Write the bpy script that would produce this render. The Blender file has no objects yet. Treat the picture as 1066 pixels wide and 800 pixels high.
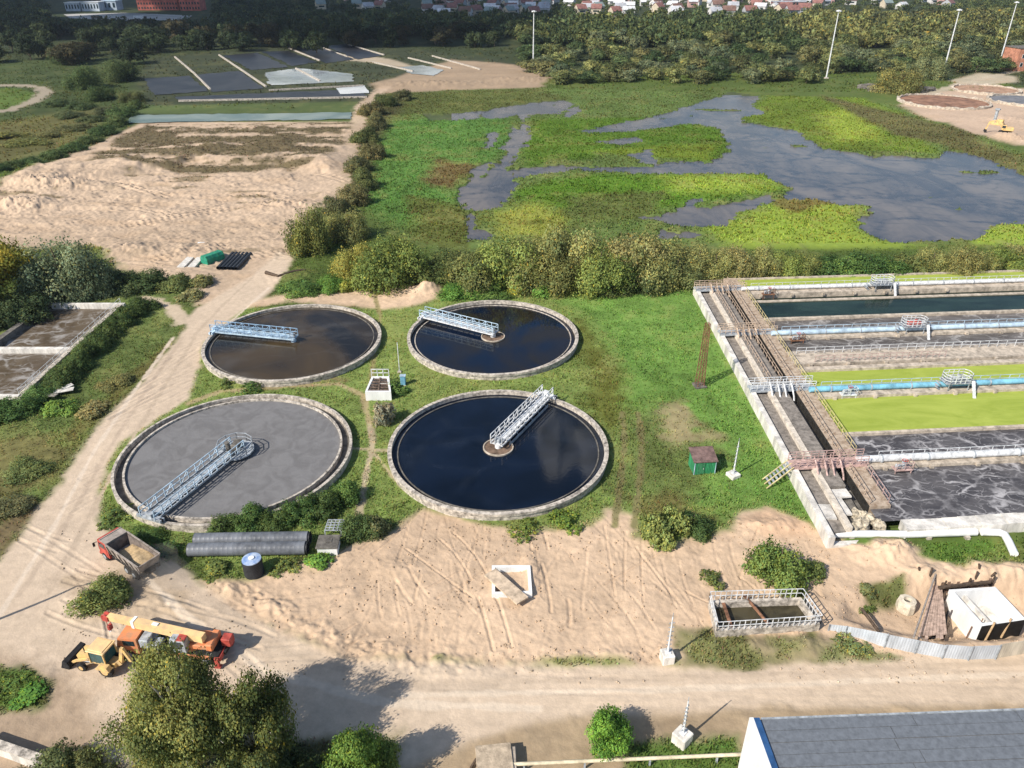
import bpy, bmesh, math, random
import numpy as np
from mathutils import Vector, Matrix

# ------------------------------------------------------------------ camera, sky, sun, exposure
S = bpy.context.scene
COL = S.collection
random.seed(7)
CAM_H = 57.3
PITCH = math.radians(29.5)
cam = bpy.data.cameras.new('camera')
cam.sensor_fit = 'HORIZONTAL'
cam.angle = 2 * math.atan(533 / 800)
cam.clip_start = 0.5
cam.clip_end = 20000
camo = bpy.data.objects.new('camera', cam)
COL.objects.link(camo)
camo.location = (0, 0, CAM_H)
camo.rotation_euler = (math.pi / 2 - PITCH, 0, 0)
S.camera = camo

SUN_AZ, SUN_EL = math.radians(232), math.radians(40)
world = bpy.data.worlds.new("World")
S.world = world
world.use_nodes = True
wn = world.node_tree
sky = wn.nodes.new('ShaderNodeTexSky')
sky.sky_type = 'NISHITA'
sky.sun_disc = False
sky.sun_elevation = SUN_EL
sky.sun_rotation = SUN_AZ
sky.air_density = 1.0
sky.dust_density = 0.8
sky.ozone_density = 1.5
wn.links.new(sky.outputs[0], wn.nodes['Background'].inputs[0])
wn.nodes['Background'].inputs[1].default_value = 0.11
sl = bpy.data.lights.new('sun', 'SUN')
sl.energy = 4.6
sl.angle = math.radians(0.5)
sl.color = (1.0, 0.935, 0.83)
so = bpy.data.objects.new('sun', sl)
COL.objects.link(so)
ld = Vector((-math.sin(SUN_AZ) * math.cos(SUN_EL), -math.cos(SUN_AZ) * math.cos(SUN_EL), -math.sin(SUN_EL)))
so.rotation_euler = ld.to_track_quat('-Z', 'Y').to_euler()
so.location = (-60, -60, 120)
S.view_settings.view_transform = 'Standard'
S.view_settings.look = 'None'
S.view_settings.exposure = 0.38
S.view_settings.gamma = 1
S.view_settings.use_curve_mapping = False
S.render.engine = 'CYCLES'
S.cycles.max_bounces = 6
S.cycles.diffuse_bounces = 2
S.cycles.glossy_bounces = 2
S.cycles.transmission_bounces = 4
S.cycles.transparent_max_bounces = 8
S.cycles.use_denoising = True

# ------------------------------------------------------------------ helpers
def G(px, py, z=0.0):
    """survey helper: plan position of a point of the site at height z"""
    u, v = (px - 533) / 800.0, (400 - py) / 800.0
    dy = math.cos(PITCH) + v * math.sin(PITCH)
    dz = -math.sin(PITCH) + v * math.cos(PITCH)
    t = (CAM_H - z) / -dz
    return (u * t, dy * t)

def V3(px, py, z=0.0):
    g = G(px, py, z)
    return Vector((g[0], g[1], z))

def _hash(ix, iy, seed):
    h = (ix.astype(np.int64) * 374761393 + iy.astype(np.int64) * 668265263 + seed * 974634777) & 0xFFFFFFFF
    h = ((h ^ (h >> 13)) * 1274126177) & 0xFFFFFFFF
    h = h ^ (h >> 16)
    return (h & 0xFFFF).astype(np.float64) / 32767.5 - 1.0

def vn(x, y, seed=0):
    ix, iy = np.floor(x), np.floor(y)
    fx, fy = x - ix, y - iy
    fx = fx * fx * (3 - 2 * fx)
    fy = fy * fy * (3 - 2 * fy)
    a, b = _hash(ix, iy, seed), _hash(ix + 1, iy, seed)
    c, d = _hash(ix, iy + 1, seed), _hash(ix + 1, iy + 1, seed)
    return (a + (b - a) * fx) + ((c + (d - c) * fx) - (a + (b - a) * fx)) * fy

def fbm(x, y, octv=3, seed=0):
    t, amp, s = 0, 1.0, 0
    ca, sa = math.cos(0.6), math.sin(0.6)
    for k in range(octv):
        t = t + amp * vn(x, y, seed + k * 17)
        s += amp
        amp *= 0.5
        x, y = (x * ca - y * sa) * 2.03, (x * sa + y * ca) * 2.03
    return t / s

def sstep(a, b, x):
    t = np.clip((x - a) / (b - a), 0, 1)
    return t * t * (3 - 2 * t)

_mats = {}
def mat(name, col, rough=0.8, var=0.25, scale=1.5, bump=0.0, bscale=8.0, metal=0.0, col2=None, spec=0.3, emit=None, streak=0.0):
    """procedural material: base colour broken by two noises (wear, dirt), optional second colour, bump"""
    if name in _mats:
        return _mats[name]
    m = bpy.data.materials.new(name)
    m.use_nodes = True
    nt = m.node_tree
    N, Lk = nt.nodes, nt.links
    b = N['Principled BSDF']
    b.inputs['Roughness'].default_value = rough
    b.inputs['Metallic'].default_value = metal
    b.inputs['Specular IOR Level'].default_value = spec
    tc = N.new('ShaderNodeTexCoord')
    mp = N.new('ShaderNodeMapping')
    mp.inputs['Scale'].default_value = (1, 1, 0.25 if streak else 1)
    Lk.new(tc.outputs['Object'], mp.inputs['Vector'])
    n1 = N.new('ShaderNodeTexNoise')
    n1.inputs['Scale'].default_value = scale
    n1.inputs['Detail'].default_value = 6
    n1.inputs['Roughness'].default_value = 0.65
    Lk.new(mp.outputs[0], n1.inputs['Vector'])
    r = N.new('ShaderNodeValToRGB')
    c2 = col2 or tuple(max(0, c * (1 - var * 1.6)) for c in col)
    r.color_ramp.elements[0].position = 0.32
    r.color_ramp.elements[0].color = (*c2, 1)
    r.color_ramp.elements[1].position = 0.62
    r.color_ramp.elements[1].color = (*[min(1, c * (1 + var * 0.35)) for c in col], 1)
    Lk.new(n1.outputs[0], r.inputs[0])
    Lk.new(r.outputs[0], b.inputs['Base Color'])
    if bump:
        n2 = N.new('ShaderNodeTexNoise')
        n2.inputs['Scale'].default_value = bscale
        n2.inputs['Detail'].default_value = 4
        Lk.new(tc.outputs['Object'], n2.inputs['Vector'])
        bp = N.new('ShaderNodeBump')
        bp.inputs['Strength'].default_value = bump
        bp.inputs['Distance'].default_value = 0.1
        Lk.new(n2.outputs[0], bp.inputs['Height'])
        Lk.new(bp.outputs[0], b.inputs['Normal'])
    _mats[name] = m
    return m

class MB:
    """collects shapes into one mesh"""
    def __init__(self):
        self.v, self.f, self.m, self.cur = [], [], [], 0
    def add(self, vs, fs):
        o = len(self.v)
        self.v += [tuple(p) for p in vs]
        self.f += [tuple(i + o for i in q) for q in fs]
        self.m += [self.cur] * len(fs)
        return self
    def box(self, c, s, rz=0.0, bev=0.0, top=(1, 1)):
        sx, sy, sz = s[0] / 2, s[1] / 2, s[2] / 2
        ca, sa = math.cos(rz), math.sin(rz)
        P = []
        if bev <= 0:
            for dz in (-1, 1):
                k = top if dz > 0 else (1, 1)
                for dx, dy in ((-1, -1), (1, -1), (1, 1), (-1, 1)):
                    x, y = dx * sx * k[0], dy * sy * k[1]
                    P.append((c[0] + x * ca - y * sa, c[1] + x * sa + y * ca, c[2] + dz * sz))
            return self.add(P, [(3, 2, 1, 0), (4, 5, 6, 7), (0, 1, 5, 4), (1, 2, 6, 5), (2, 3, 7, 6), (3, 0, 4, 7)])
        b = min(bev, sx * .9, sy * .9, sz * .9)
        rings = [(-sz, b), (-sz + b, 0), (sz - b, 0), (sz, b)]
        for z, i in rings:
            for dx, dy in ((-1, -1), (1, -1), (1, 1), (-1, 1)):
                for q in (0, 1):
                    # two points per corner -> chamfer
                    if (dx * dy > 0) == (q == 0):
                        x, y = dx * (sx - i), dy * (sy - b)
                    else:
                        x, y = dx * (sx - b), dy * (sy - i)
                    if i == b:
                        x, y = dx * (sx - b), dy * (sy - b)
                        x += 0 if True else 0
                    P.append((c[0] + x * ca - y * sa, c[1] + x * sa + y * ca, c[2] + z))
        F = [tuple(reversed(range(8))), tuple(range(24, 32))]
        for k in range(3):
            for j in range(8):
                F.append((k * 8 + j, k * 8 + (j + 1) % 8, k * 8 + 8 + (j + 1) % 8, k * 8 + 8 + j))
        return self.add(P, F)
    def bar(self, a, b, w=0.06, h=None, up=(0, 0, 1)):
        a, b = Vector(a), Vector(b)
        d = (b - a)
        if d.length < 1e-6:
            return self
        d.normalize()
        u = Vector(up)
        if abs(d.dot(u)) > 0.98:
            u = Vector((1, 0, 0))
        s = d.cross(u).normalized()
        t = s.cross(d)
        h = h if h is not None else w
        P = []
        for p in (a, b):
            for i, j in ((-1, -1), (1, -1), (1, 1), (-1, 1)):
                P.append(p + s * (i * w / 2) + t * (j * h / 2))
        return self.add(P, [(0, 1, 2, 3), (7, 6, 5, 4), (0, 4, 5, 1), (1, 5, 6, 2), (2, 6, 7, 3), (3, 7, 4, 0)])
    def tube(self, pts, r, n=10, cap=True):
        pts = [Vector(p) for p in pts]
        rs = r if isinstance(r, (list, tuple)) else [r] * len(pts)
        P, F = [], []
        prev = None
        for k, p in enumerate(pts):
            d = (pts[min(k + 1, len(pts) - 1)] - pts[max(k - 1, 0)]).normalized()
            if prev is None:
                u = Vector((0, 0, 1)) if abs(d.z) < .9 else Vector((1, 0, 0))
                s = d.cross(u).normalized()
            else:
                s = (prev - d * prev.dot(d)).normalized()
            prev = s
            t = s.cross(d)
            for j in range(n):
                a = 2 * math.pi * j / n
                P.append(p + (s * math.cos(a) + t * math.sin(a)) * rs[k])
        for k in range(len(pts) - 1):
            for j in range(n):
                F.append((k * n + j, k * n + n + j, k * n + n + (j + 1) % n, k * n + (j + 1) % n))
        if cap:
            F.append(tuple(range(n)))
            F.append(tuple(reversed(range((len(pts) - 1) * n, len(pts) * n))))
        return self.add(P, F)
    def lathe(self, prof, c=(0, 0, 0), n=48, closed=False, a0=0, a1=2 * math.pi):
        full = abs(a1 - a0 - 2 * math.pi) < 1e-6
        P, F = [], []
        m = n if full else n + 1
        for j in range(m):
            a = a0 + (a1 - a0) * j / n
            for r, z in prof:
                P.append((c[0] + r * math.cos(a), c[1] + r * math.sin(a), c[2] + z))
        k = len(prof)
        kk = k if closed else k - 1
        for j in range(n):
            j2 = (j + 1) % m
            for i in range(kk):
                i2 = (i + 1) % k
                F.append((j * k + i, j2 * k + i, j2 * k + i2, j * k + i2))
        return self.add(P, F)
    def disc(self, c, r, n=48):
        return self.add([(c[0] + r * math.cos(2 * math.pi * j / n), c[1] + r * math.sin(2 * math.pi * j / n), c[2]) for j in range(n)], [tuple(range(n))])
    def prism(self, poly, z0, z1):
        n = len(poly)
        a = sum(poly[i][0] * poly[(i + 1) % n][1] - poly[(i + 1) % n][0] * poly[i][1] for i in range(n))
        if a < 0:
            poly = list(reversed(poly))
        zz0 = z0 if isinstance(z0, (list, tuple)) else [z0] * n
        P = [(p[0], p[1], z) for p, z in zip(poly, zz0)] + [(p[0], p[1], z1) for p in poly]
        F = [tuple(reversed(range(n))), tuple(range(n, 2 * n))] + [(i, (i + 1) % n, n + (i + 1) % n, n + i) for i in range(n)]
        return self.add(P, F)
    def extrude(self, poly, o, ux, uy, un, d):
        """polygon in the plane (o, ux, uy) thickened by d along un, centred"""
        o, ux, uy, un = Vector(o), Vector(ux), Vector(uy), Vector(un)
        n = len(poly)
        P = [o + ux * a + uy * b - un * (d / 2) for a, b in poly] + [o + ux * a + uy * b + un * (d / 2) for a, b in poly]
        F = [tuple(reversed(range(n))), tuple(range(n, 2 * n))] + [(i, (i + 1) % n, n + (i + 1) % n, n + i) for i in range(n)]
        return self.add(P, F)
    def wheel(self, c, r, w, ax=(0, 1, 0), n=20):
        c, ax = Vector(c), Vector(ax).normalized()
        prof = [(-w / 2, r * .82), (-w / 2 * .7, r), (w / 2 * .7, r), (w / 2, r * .82)]
        return self.tube([c + ax * a for a, _ in prof], [q for _, q in prof], n)
    def mesh(self, name, mats):
        me = bpy.data.meshes.new(name)
        me.from_pydata(self.v, [], self.f)
        for m in (mats if isinstance(mats, (list, tuple)) else [mats]):
            me.materials.append(m)
        if len(me.materials) > 1:
            me.polygons.foreach_set('material_index', self.m)
        me.update()
        return me
    def build(self, name, mats, parent=None, smooth=False, off=None):
        if off is not None:
            self.v = [(p[0] - off[0], p[1] - off[1], p[2] - off[2]) for p in self.v]
        me = self.mesh(name, mats)
        bm = bmesh.new()
        bm.from_mesh(me)
        bmesh.ops.recalc_face_normals(bm, faces=bm.faces)
        bm.to_mesh(me)
        bm.free()
        if smooth:
            me.polygons.foreach_set('use_smooth', [True] * len(me.polygons))
            try:
                me.set_sharp_from_angle(angle=math.radians(40))
            except Exception:
                pass
        o = bpy.data.objects.new(name, me)
        COL.objects.link(o)
        if parent is not None:
            o.parent = parent
        return o

def tag(o, label=None, cat=None, group=None, kind=None):
    if label: o['label'] = label
    if cat: o['category'] = cat
    if group: o['group'] = group
    if kind: o['kind'] = kind
    return o

def thing(name, label, cat, loc=(0, 0, 0), rz=0.0, group=None):
    o = bpy.data.objects.new(name, None)
    o.empty_display_size = 0.5
    COL.objects.link(o)
    o.location = loc
    o.rotation_euler = (0, 0, rz)
    return tag(o, label, cat, group)

def kids(o):
    return [c for c in COL.objects if c.parent == o]

def dup(o, loc=None, rz=None, label=None, group=None, scale=None, color=None, children=None):
    r = o.copy()
    COL.objects.link(r)
    if loc is not None: r.location = loc
    if rz is not None: r.rotation_euler = (0, 0, rz)
    if scale is not None: r.scale = scale
    if label: r['label'] = label
    if group: r['group'] = group
    for ch in (children if children is not None else kids(o)):
        c = ch.copy()
        COL.objects.link(c)
        c.parent = r
        if color is not None: c.color = color
        for g in kids(ch) if children is None else []:
            d = g.copy()
            COL.objects.link(d)
            d.parent = c
    return r

def np_mesh(name, verts, faces4, mats, colors=None, smooth=False, tri=False):
    """fast mesh from arrays; faces4 (n,k)"""
    me = bpy.data.meshes.new(name)
    nv, nf = len(verts), len(faces4)
    k = faces4.shape[1]
    me.vertices.add(nv)
    me.vertices.foreach_set('co', np.ascontiguousarray(verts, dtype=np.float32).ravel())
    me.loops.add(nf * k)
    me.loops.foreach_set('vertex_index', np.ascontiguousarray(faces4, dtype=np.int32).ravel())
    me.polygons.add(nf)
    me.polygons.foreach_set('loop_start', np.arange(0, nf * k, k, dtype=np.int32))
    try:
        me.polygons.foreach_set('loop_total', np.full(nf, k, dtype=np.int32))
    except Exception:
        pass
    if colors is not None:
        a = me.color_attributes.new('col', 'FLOAT_COLOR', 'POINT')
        c4 = np.ones((nv, 4), dtype=np.float32)
        c4[:, :3] = colors
        a.data.foreach_set('color', c4.ravel())
    me.update(calc_edges=True)
    if smooth:
        me.polygons.foreach_set('use_smooth', np.ones(nf, dtype=bool))
    for m in (mats if isinstance(mats, (list, tuple)) else [mats]):
        me.materials.append(m)
    me.validate()
    return me
# ------------------------------------------------------------------ the ground: regions of soil, sand, grass and marsh
def PXW(pts, z=0.0):
    return np.array([G(a, b, z) for a, b in pts])

def sdf_poly(poly, X, Y, margin):
    """signed distance (negative inside); far outside the box = margin"""
    out = np.full(X.shape, float(margin))
    x0, y0 = poly.min(0) - margin
    x1, y1 = poly.max(0) + margin
    idx = np.nonzero((X > x0) & (X < x1) & (Y > y0) & (Y < y1))[0]
    if len(idx) == 0:
        return out
    px, py = X[idx], Y[idx]
    d2 = np.full(px.shape, 1e18)
    ins = np.zeros(px.shape, bool)
    n = len(poly)
    for i in range(n):
        ax, ay = poly[i]
        bx, by = poly[(i + 1) % n]
        ex, ey = bx - ax, by - ay
        t = np.clip(((px - ax) * ex + (py - ay) * ey) / (ex * ex + ey * ey + 1e-12), 0, 1)
        d2 = np.minimum(d2, (px - ax - t * ex) ** 2 + (py - ay - t * ey) ** 2)
        if ay != by:
            c = ((ay > py) != (by > py)) & (px < ex * (py - ay) / (by - ay) + ax)
            ins ^= c
    d = np.sqrt(d2)
    out[idx] = np.minimum(np.where(ins, -d, d), margin)
    return out

def dist_line(line, X, Y, margin):
    out = np.full(X.shape, float(margin))
    x0, y0 = line.min(0) - margin
    x1, y1 = line.max(0) + margin
    idx = np.nonzero((X > x0) & (X < x1) & (Y > y0) & (Y < y1))[0]
    if len(idx) == 0:
        return out
    px, py = X[idx], Y[idx]
    d2 = np.full(px.shape, 1e18)
    for i in range(len(line) - 1):
        ax, ay = line[i]
        ex, ey = line[i + 1] - line[i]
        t = np.clip(((px - ax) * ex + (py - ay) * ey) / (ex * ex + ey * ey + 1e-12), 0, 1)
        d2 = np.minimum(d2, (px - ax - t * ex) ** 2 + (py - ay - t * ey) ** 2)
    out[idx] = np.minimum(np.sqrt(d2), margin)
    return out

GRASS, ROAD, SAND, MARSH, SOIL = 0, 1, 2, 3, 4
C_GRASS = (.175, .230, .064); C_GRASS2 = (.16, .185, .06); C_DRY = (.22, .19, .085)
C_SAND = (.555, .405, .278); C_SANDW = (.50, .375, .268); C_ROAD = (.545, .43, .32); C_SOIL = (.27, .195, .125)
C_DUST = (.55, .44, .33)
C_MG = (.115, .165, .046); C_LIME = (.25, .33, .05); C_REED = (.15, .115, .045); C_DK = (.040, .062, .020)
# (points, colour, softness, edge noise, class, noise mix with the colour below 0..1)
LAY = [
 # far wood floor and the distant left meadows
 ([(-400,-20),(1500,-20),(1500,95),(1066,92),(930,75),(560,78),(380,85),(150,75),(0,80),(-400,90)], (.045,.058,.026), 8, 14, GRASS),
 ([(-300,62),(150,62),(160,110),(120,150),(60,172),(-300,230)], (.060,.082,.030), 5, 7, GRASS),
 ([(-60,135),(60,118),(105,112),(95,150),(30,165),(-60,190)], (.11,.105,.04), 6, 8, GRASS),
 ([(-60,94),(15,92),(40,98),(30,106),(10,114),(-60,128)], (.10,.15,.035), 3, 2, GRASS),
 # bed field, upper left
 ([(140,82),(160,60),(300,48),(420,50),(520,62),(555,72),(440,88),(380,112),(365,124),(150,124)], (.052,.062,.034), 4, 5, GRASS),
 ([(140,110),(375,106),(372,118),(140,119)], (.085,.115,.04), 2, 4, GRASS),
 # drained bed with dry weeds then pale bulldozed sand
 ([(118,142),(150,127),(366,127),(372,160),(350,200),(310,235),(300,268),(262,300),(232,316),(205,318),(190,292),(128,282),(110,262),(70,248),(-200,250),(-200,205),(0,196),(60,168)], C_SANDW, 1.5, 2.5, SAND),
 ([(-200,235),(60,238),(180,236),(330,225),(300,262),(250,300),(190,285),(100,258),(-200,262)], (.46,.345,.245), 4, 5, SAND),
 # dirt bank and works, upper right
 ([(385,88),(420,78),(470,62),(520,66),(560,72),(580,80),(560,92),(470,94),(400,99)], (.34,.25,.17), 3, 6, SAND),
 ([(320,55),(400,60),(440,72),(360,63)], (.40,.33,.24), 2, 4, SAND),
 ([(930,112),(950,100),(985,95),(1066,92),(1500,92),(1500,175),(1066,152),(1030,146),(985,128),(945,124)], (.50,.37,.27), 2.5, 4, SAND),
 ([(985,84),(1020,76),(1060,80),(1060,86),(1010,92)], (.42,.36,.26), 2, 3, SAND),
 # marsh
 ([(368,128),(395,98),(560,92),(700,95),(930,108),(985,132),(1066,160),(1500,215),(1500,262),(1066,252),(905,256),(735,262),(560,262),(455,262),(395,235),(380,215)], C_MG, 3, 4, MARSH),
 ([(378,160),(410,125),(520,120),(545,150),(500,170),(475,200),(480,250),(420,235),(382,215)], (.100,.20,.044), 4, 6, MARSH),
 ([(395,98),(560,92),(590,104),(500,120),(420,118),(385,122)], (.10,.12,.035), 4, 5, MARSH),
 ([(370,130),(400,105),(418,108),(392,150),(384,190),(360,205)], (.085,.085,.035), 3, 4, MARSH),
 ([(452,165),(500,172),(470,198),(440,190)], C_REED, 3, 7, MARSH),
 ([(430,205),(480,215),(500,225),(480,262),(430,250)], (.12,.14,.035), 3, 6, MARSH),
 ([(556,124),(690,123),(745,130),(760,150),(740,168),(640,160),(550,172),(540,150)], (.095,.17,.022), 3, 6, MARSH),
 ([(600,158),(700,152),(745,150),(735,166),(640,160)], (.16,.22,.03), 3, 6, MARSH),
 ([(530,200),(600,182),(700,182),(815,184),(822,197),(740,210),(650,222),(560,215)], (.10,.19,.022), 4, 7, MARSH),
 ([(690,184),(770,181),(815,190),(790,200),(700,200)], C_LIME, 5, 9, MARSH),
 ([(515,222),(560,212),(590,228),(570,248),(520,245)], (.28,.30,.06), 5, 8, MARSH),
 ([(590,205),(690,200),(680,225),(600,235)], (.12,.15,.04), 3, 7, MARSH),
 ([(735,238),(800,213),(860,209),(905,215),(893,238),(915,252),(960,256),(760,260)], C_LIME, 4, 7, MARSH),
 ([(800,208),(850,204),(870,212),(820,222)], (.17,.15,.045), 2, 4, MARSH),
 ([(1010,246),(1035,232),(1500,232),(1500,262),(1010,256)], C_LIME, 2.5, 4, MARSH),
 ([(772,122),(800,100),(900,102),(940,118),(975,160),(860,155),(835,140)], (.14,.20,.03), 3, 5, MARSH),
 ([(850,120),(885,112),(910,128),(915,145),(870,148)], (.26,.33,.05), 5, 8, MARSH),
 ([(850,98),(990,132),(1066,166),(1066,182),(985,152),(930,140)], (.13,.125,.05), 3, 5, MARSH),
 # scrub strip under the hedge
 ([(300,300),(330,282),(460,285),(560,300),(735,290),(735,262),(1500,262),(1500,296),(740,296),(640,300),(560,312),(470,312),(420,305),(350,305),(280,310)], (.075,.11,.028), 2.5, 3, GRASS),
 # pale sand patches above the upper tanks
 ([(235,318),(300,306),(360,304),(400,300),(440,290),(462,290),(455,312),(430,320),(410,330),(370,318),(300,314),(240,326)], C_SAND, 1.2, 1.6, SAND),
 # left bank of grass and the green of the left corner
 ([(-200,300),(60,300),(150,288),(205,305),(188,330),(187,352),(150,390),(100,440),(75,470),(60,500),(30,530),(0,575),(-200,640)], (.125,.165,.05), 1.5, 2.5, GRASS),
 ([(60,455),(110,415),(170,360),(187,352),(150,392),(100,440),(75,468)], (.16,.15,.05), 1.5, 2.0, GRASS),
 ([(0,455),(55,450),(75,470),(60,500),(0,520),(-100,520),(-100,455)], (.14,.13,.05), 1.5, 2.5, GRASS),
 ([(0,545),(25,520),(40,530),(10,575),(-100,600),(-100,540)], (.15,.115,.06), 1.5, 2.0, GRASS),
 # grass between the tanks and around the basin
 ([(185,400),(205,352),(230,320),(400,322),(440,318),(470,304),(560,300),(720,290),(722,300),(760,370),(830,500),(885,556),(905,572),(850,560),(800,532),(760,552),(690,565),(640,556),(560,556),(440,535),(400,548),(360,560),(330,575),(290,590),(262,606),(225,596),(196,580),(150,566),(112,548),(98,510),(118,465),(150,440)], C_GRASS, 1.2, 1.6, GRASS),
 ([(560,300),(640,298),(722,300),(760,370),(830,500),(870,555),(800,525),(700,540),(660,470),(640,380),(620,330)], (.150,.262,.058), 3, 6, GRASS),
 ([(600,440),(690,420),(760,470),(720,530),(640,520)], (.155,.20,.06), 3, 6, GRASS),
 ([(600,335),(650,390),(640,450),(625,440),(612,390)], (.14,.155,.035), 2, 4, GRASS),
 ([(690,425),(715,420),(722,455),(705,465),(690,450)], (.33,.28,.145), 1.2, 3.4, GRASS),
 ([(727,447),(752,452),(748,462),(730,458)], (.30,.26,.13), 1.2, 2.0, GRASS),
 ([(290,392),(340,388),(360,396),(300,402)], C_DRY, 1.0, 1.6, GRASS),
 ([(660,520),(700,515),(740,540),(690,556)], (.17,.16,.055), 1.5, 2.0, GRASS),
 ([(400,728),(1500,706),(1500,860),(380,860)], (.34,.255,.165), 1, 1, SOIL),
 ([(846,640),(1500,630),(1500,704),(846,704)], C_SAND, 1, 1, SAND),
 # main road down the left and the sand lot below
 ([(262,288),(290,262),(306,268),(296,290),(272,312),(240,332),(215,356),(205,385),(196,415),(160,438),(128,462),(104,500),(102,540),(118,560),(150,580),(205,602),(262,640),(360,684),(520,690),(700,690),(1500,660),(1500,738),(770,738),(560,752),(490,775),(430,800),(380,850),(-300,850),(-300,760),(-60,560),(0,585),(30,545),(60,505),(78,475),(100,445),(150,395),(186,352),(200,325),(232,305)], C_ROAD, .7, 1.0, ROAD),
 ([(400,560),(440,532),(500,546),(560,552),(615,546),(632,530),(662,536),(660,560),(700,566),(760,552),(772,534),(800,530),(842,546),(872,562),(930,566),(1000,584),(1066,588),(1500,590),(1500,664),(1066,660),(860,662),(720,694),(520,692),(360,686),(262,642),(205,604),(260,606),(300,590),(340,580),(370,566)], C_SAND, .8, 1.3, SAND),
 ([(770,545),(800,530),(842,546),(850,556),(800,560)], (.60,.41,.27), .8, 1.0, SAND),
 ([(-100,670),(30,690),(100,720),(110,780),(60,850),(-100,850)], (.36,.27,.19), 1.5, 2.0, SOIL),
 ([(-40,700),(20,694),(52,712),(45,738),(0,742),(-40,740)], (.085,.13,.03), .7, 1.2, GRASS),
 ([(60,600),(140,590),(200,618),(205,650),(150,650),(95,650)], (.42,.325,.23), 1.2, 1.8, ROAD),
 # greens on the lot's right side
 ([(700,652),(745,656),(790,662),(850,662),(880,672),(860,690),(760,700),(705,698)], (.27,.22,.13), .7, 1.4, SOIL),
 ([(704,655),(738,660),(775,668),(800,690),(760,698),(710,694)], (.17,.175,.07), .9, 2.2, GRASS),
 ([(800,664),(845,664),(840,684),(805,690)], (.18,.18,.075), .9, 2.2, GRASS),
 ([(866,662),(905,676),(940,684),(900,692),(850,690)], (.17,.18,.075), .7, 1.6, GRASS),
 ([(960,566),(1040,560),(1062,575),(1052,590),(985,592),(955,580)], (.09,.155,.03), .7, 1.2, GRASS),
 ([(880,560),(910,562),(905,572),(880,568)], (.09,.155,.03), .5, .8, GRASS),
 ([(895,612),(940,600),(945,615),(910,625)], (.13,.14,.05), .5, .8, GRASS),
 # lower kerb strip: dry soil with green
 ([(500,772),(560,757),(700,748),(1000,736),(1500,728),(1500,850),(480,850)], (.34,.255,.165), .8, 1.2, SOIL),
 ([(655,775),(770,765),(775,850),(640,850)], (.095,.15,.035), .7, 1.2, GRASS),
 ([(240,770),(420,762),(410,850),(100,850),(100,800)], (.12,.12,.06), 1.0, 1.5, GRASS),
]
LAY = [(PXW(p), c, s, a, k) for p, c, s, a, k in LAY]
# footpaths and wheel tracks: polyline, half width, colour, class
PATHS = [
 ([(384,440),(388,462),(380,500),(374,535)], .45, (.46,.37,.25), GRASS),
 ([(366,467),(412,470)], .35, (.42,.35,.22), GRASS),
 ([(196,420),(230,408),(300,402),(352,400),(380,412),(384,440)], .6, (.34,.27,.15), GRASS),
 ([(388,470),(408,496),(424,512)], .3, (.42,.35,.22), GRASS),
 ([(640,548),(646,500),(650,460),(648,430)], .45, (.20,.18,.08), GRASS),
 ([(660,548),(666,500),(668,460),(664,430)], .45, (.20,.18,.08), GRASS),
 ([(388,300),(396,330),(388,380),(384,410)], .4, (.26,.22,.10), GRASS),
 ([(190,352),(150,410),(112,470),(72,540),(20,620)], .35, (.46,.36,.27), ROAD),
 ([(204,350),(166,410),(130,470),(92,540),(50,620)], .35, (.47,.37,.275), ROAD),
 ([(180,352),(138,410),(98,470),(58,545),(0,640)], .3, (.62,.51,.40), ROAD),
 ([(150,560),(210,620),(300,680),(420,715),(600,722)], .5, (.48,.38,.285), ROAD),
 ([(130,580),(190,640),(280,700),(400,732),(560,738)], .45, (.62,.51,.395), ROAD),
 ([(420,712),(700,706),(1066,690)], .35, (.49,.385,.285), ROAD),
 ([(420,724),(700,718),(1066,702)], .35, (.61,.50,.385), ROAD),
 ([(262,290),(230,320),(200,352)], .3, (.47,.37,.275), ROAD),
 ([(280,300),(246,330),(214,362)], .3, (.62,.51,.40), ROAD),
 ([(150,311),(176,320),(190,335)], 1.6, C_ROAD, ROAD),
 ([(345,215),(356,180),(368,140),(378,110),(400,92)], 3.2, C_SANDW, SAND),
 ([(-60,124),(10,115),(34,106),(48,97),(42,91),(20,89),(-60,90)], 3.2, (.36,.30,.23), ROAD),
 ([(1066,72),(1040,78),(1000,88),(960,100)], 2.5, (.45,.38,.28), SAND),
]
PATHS = [(PXW(p), w, c, k) for p, w, c, k in PATHS]
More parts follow.
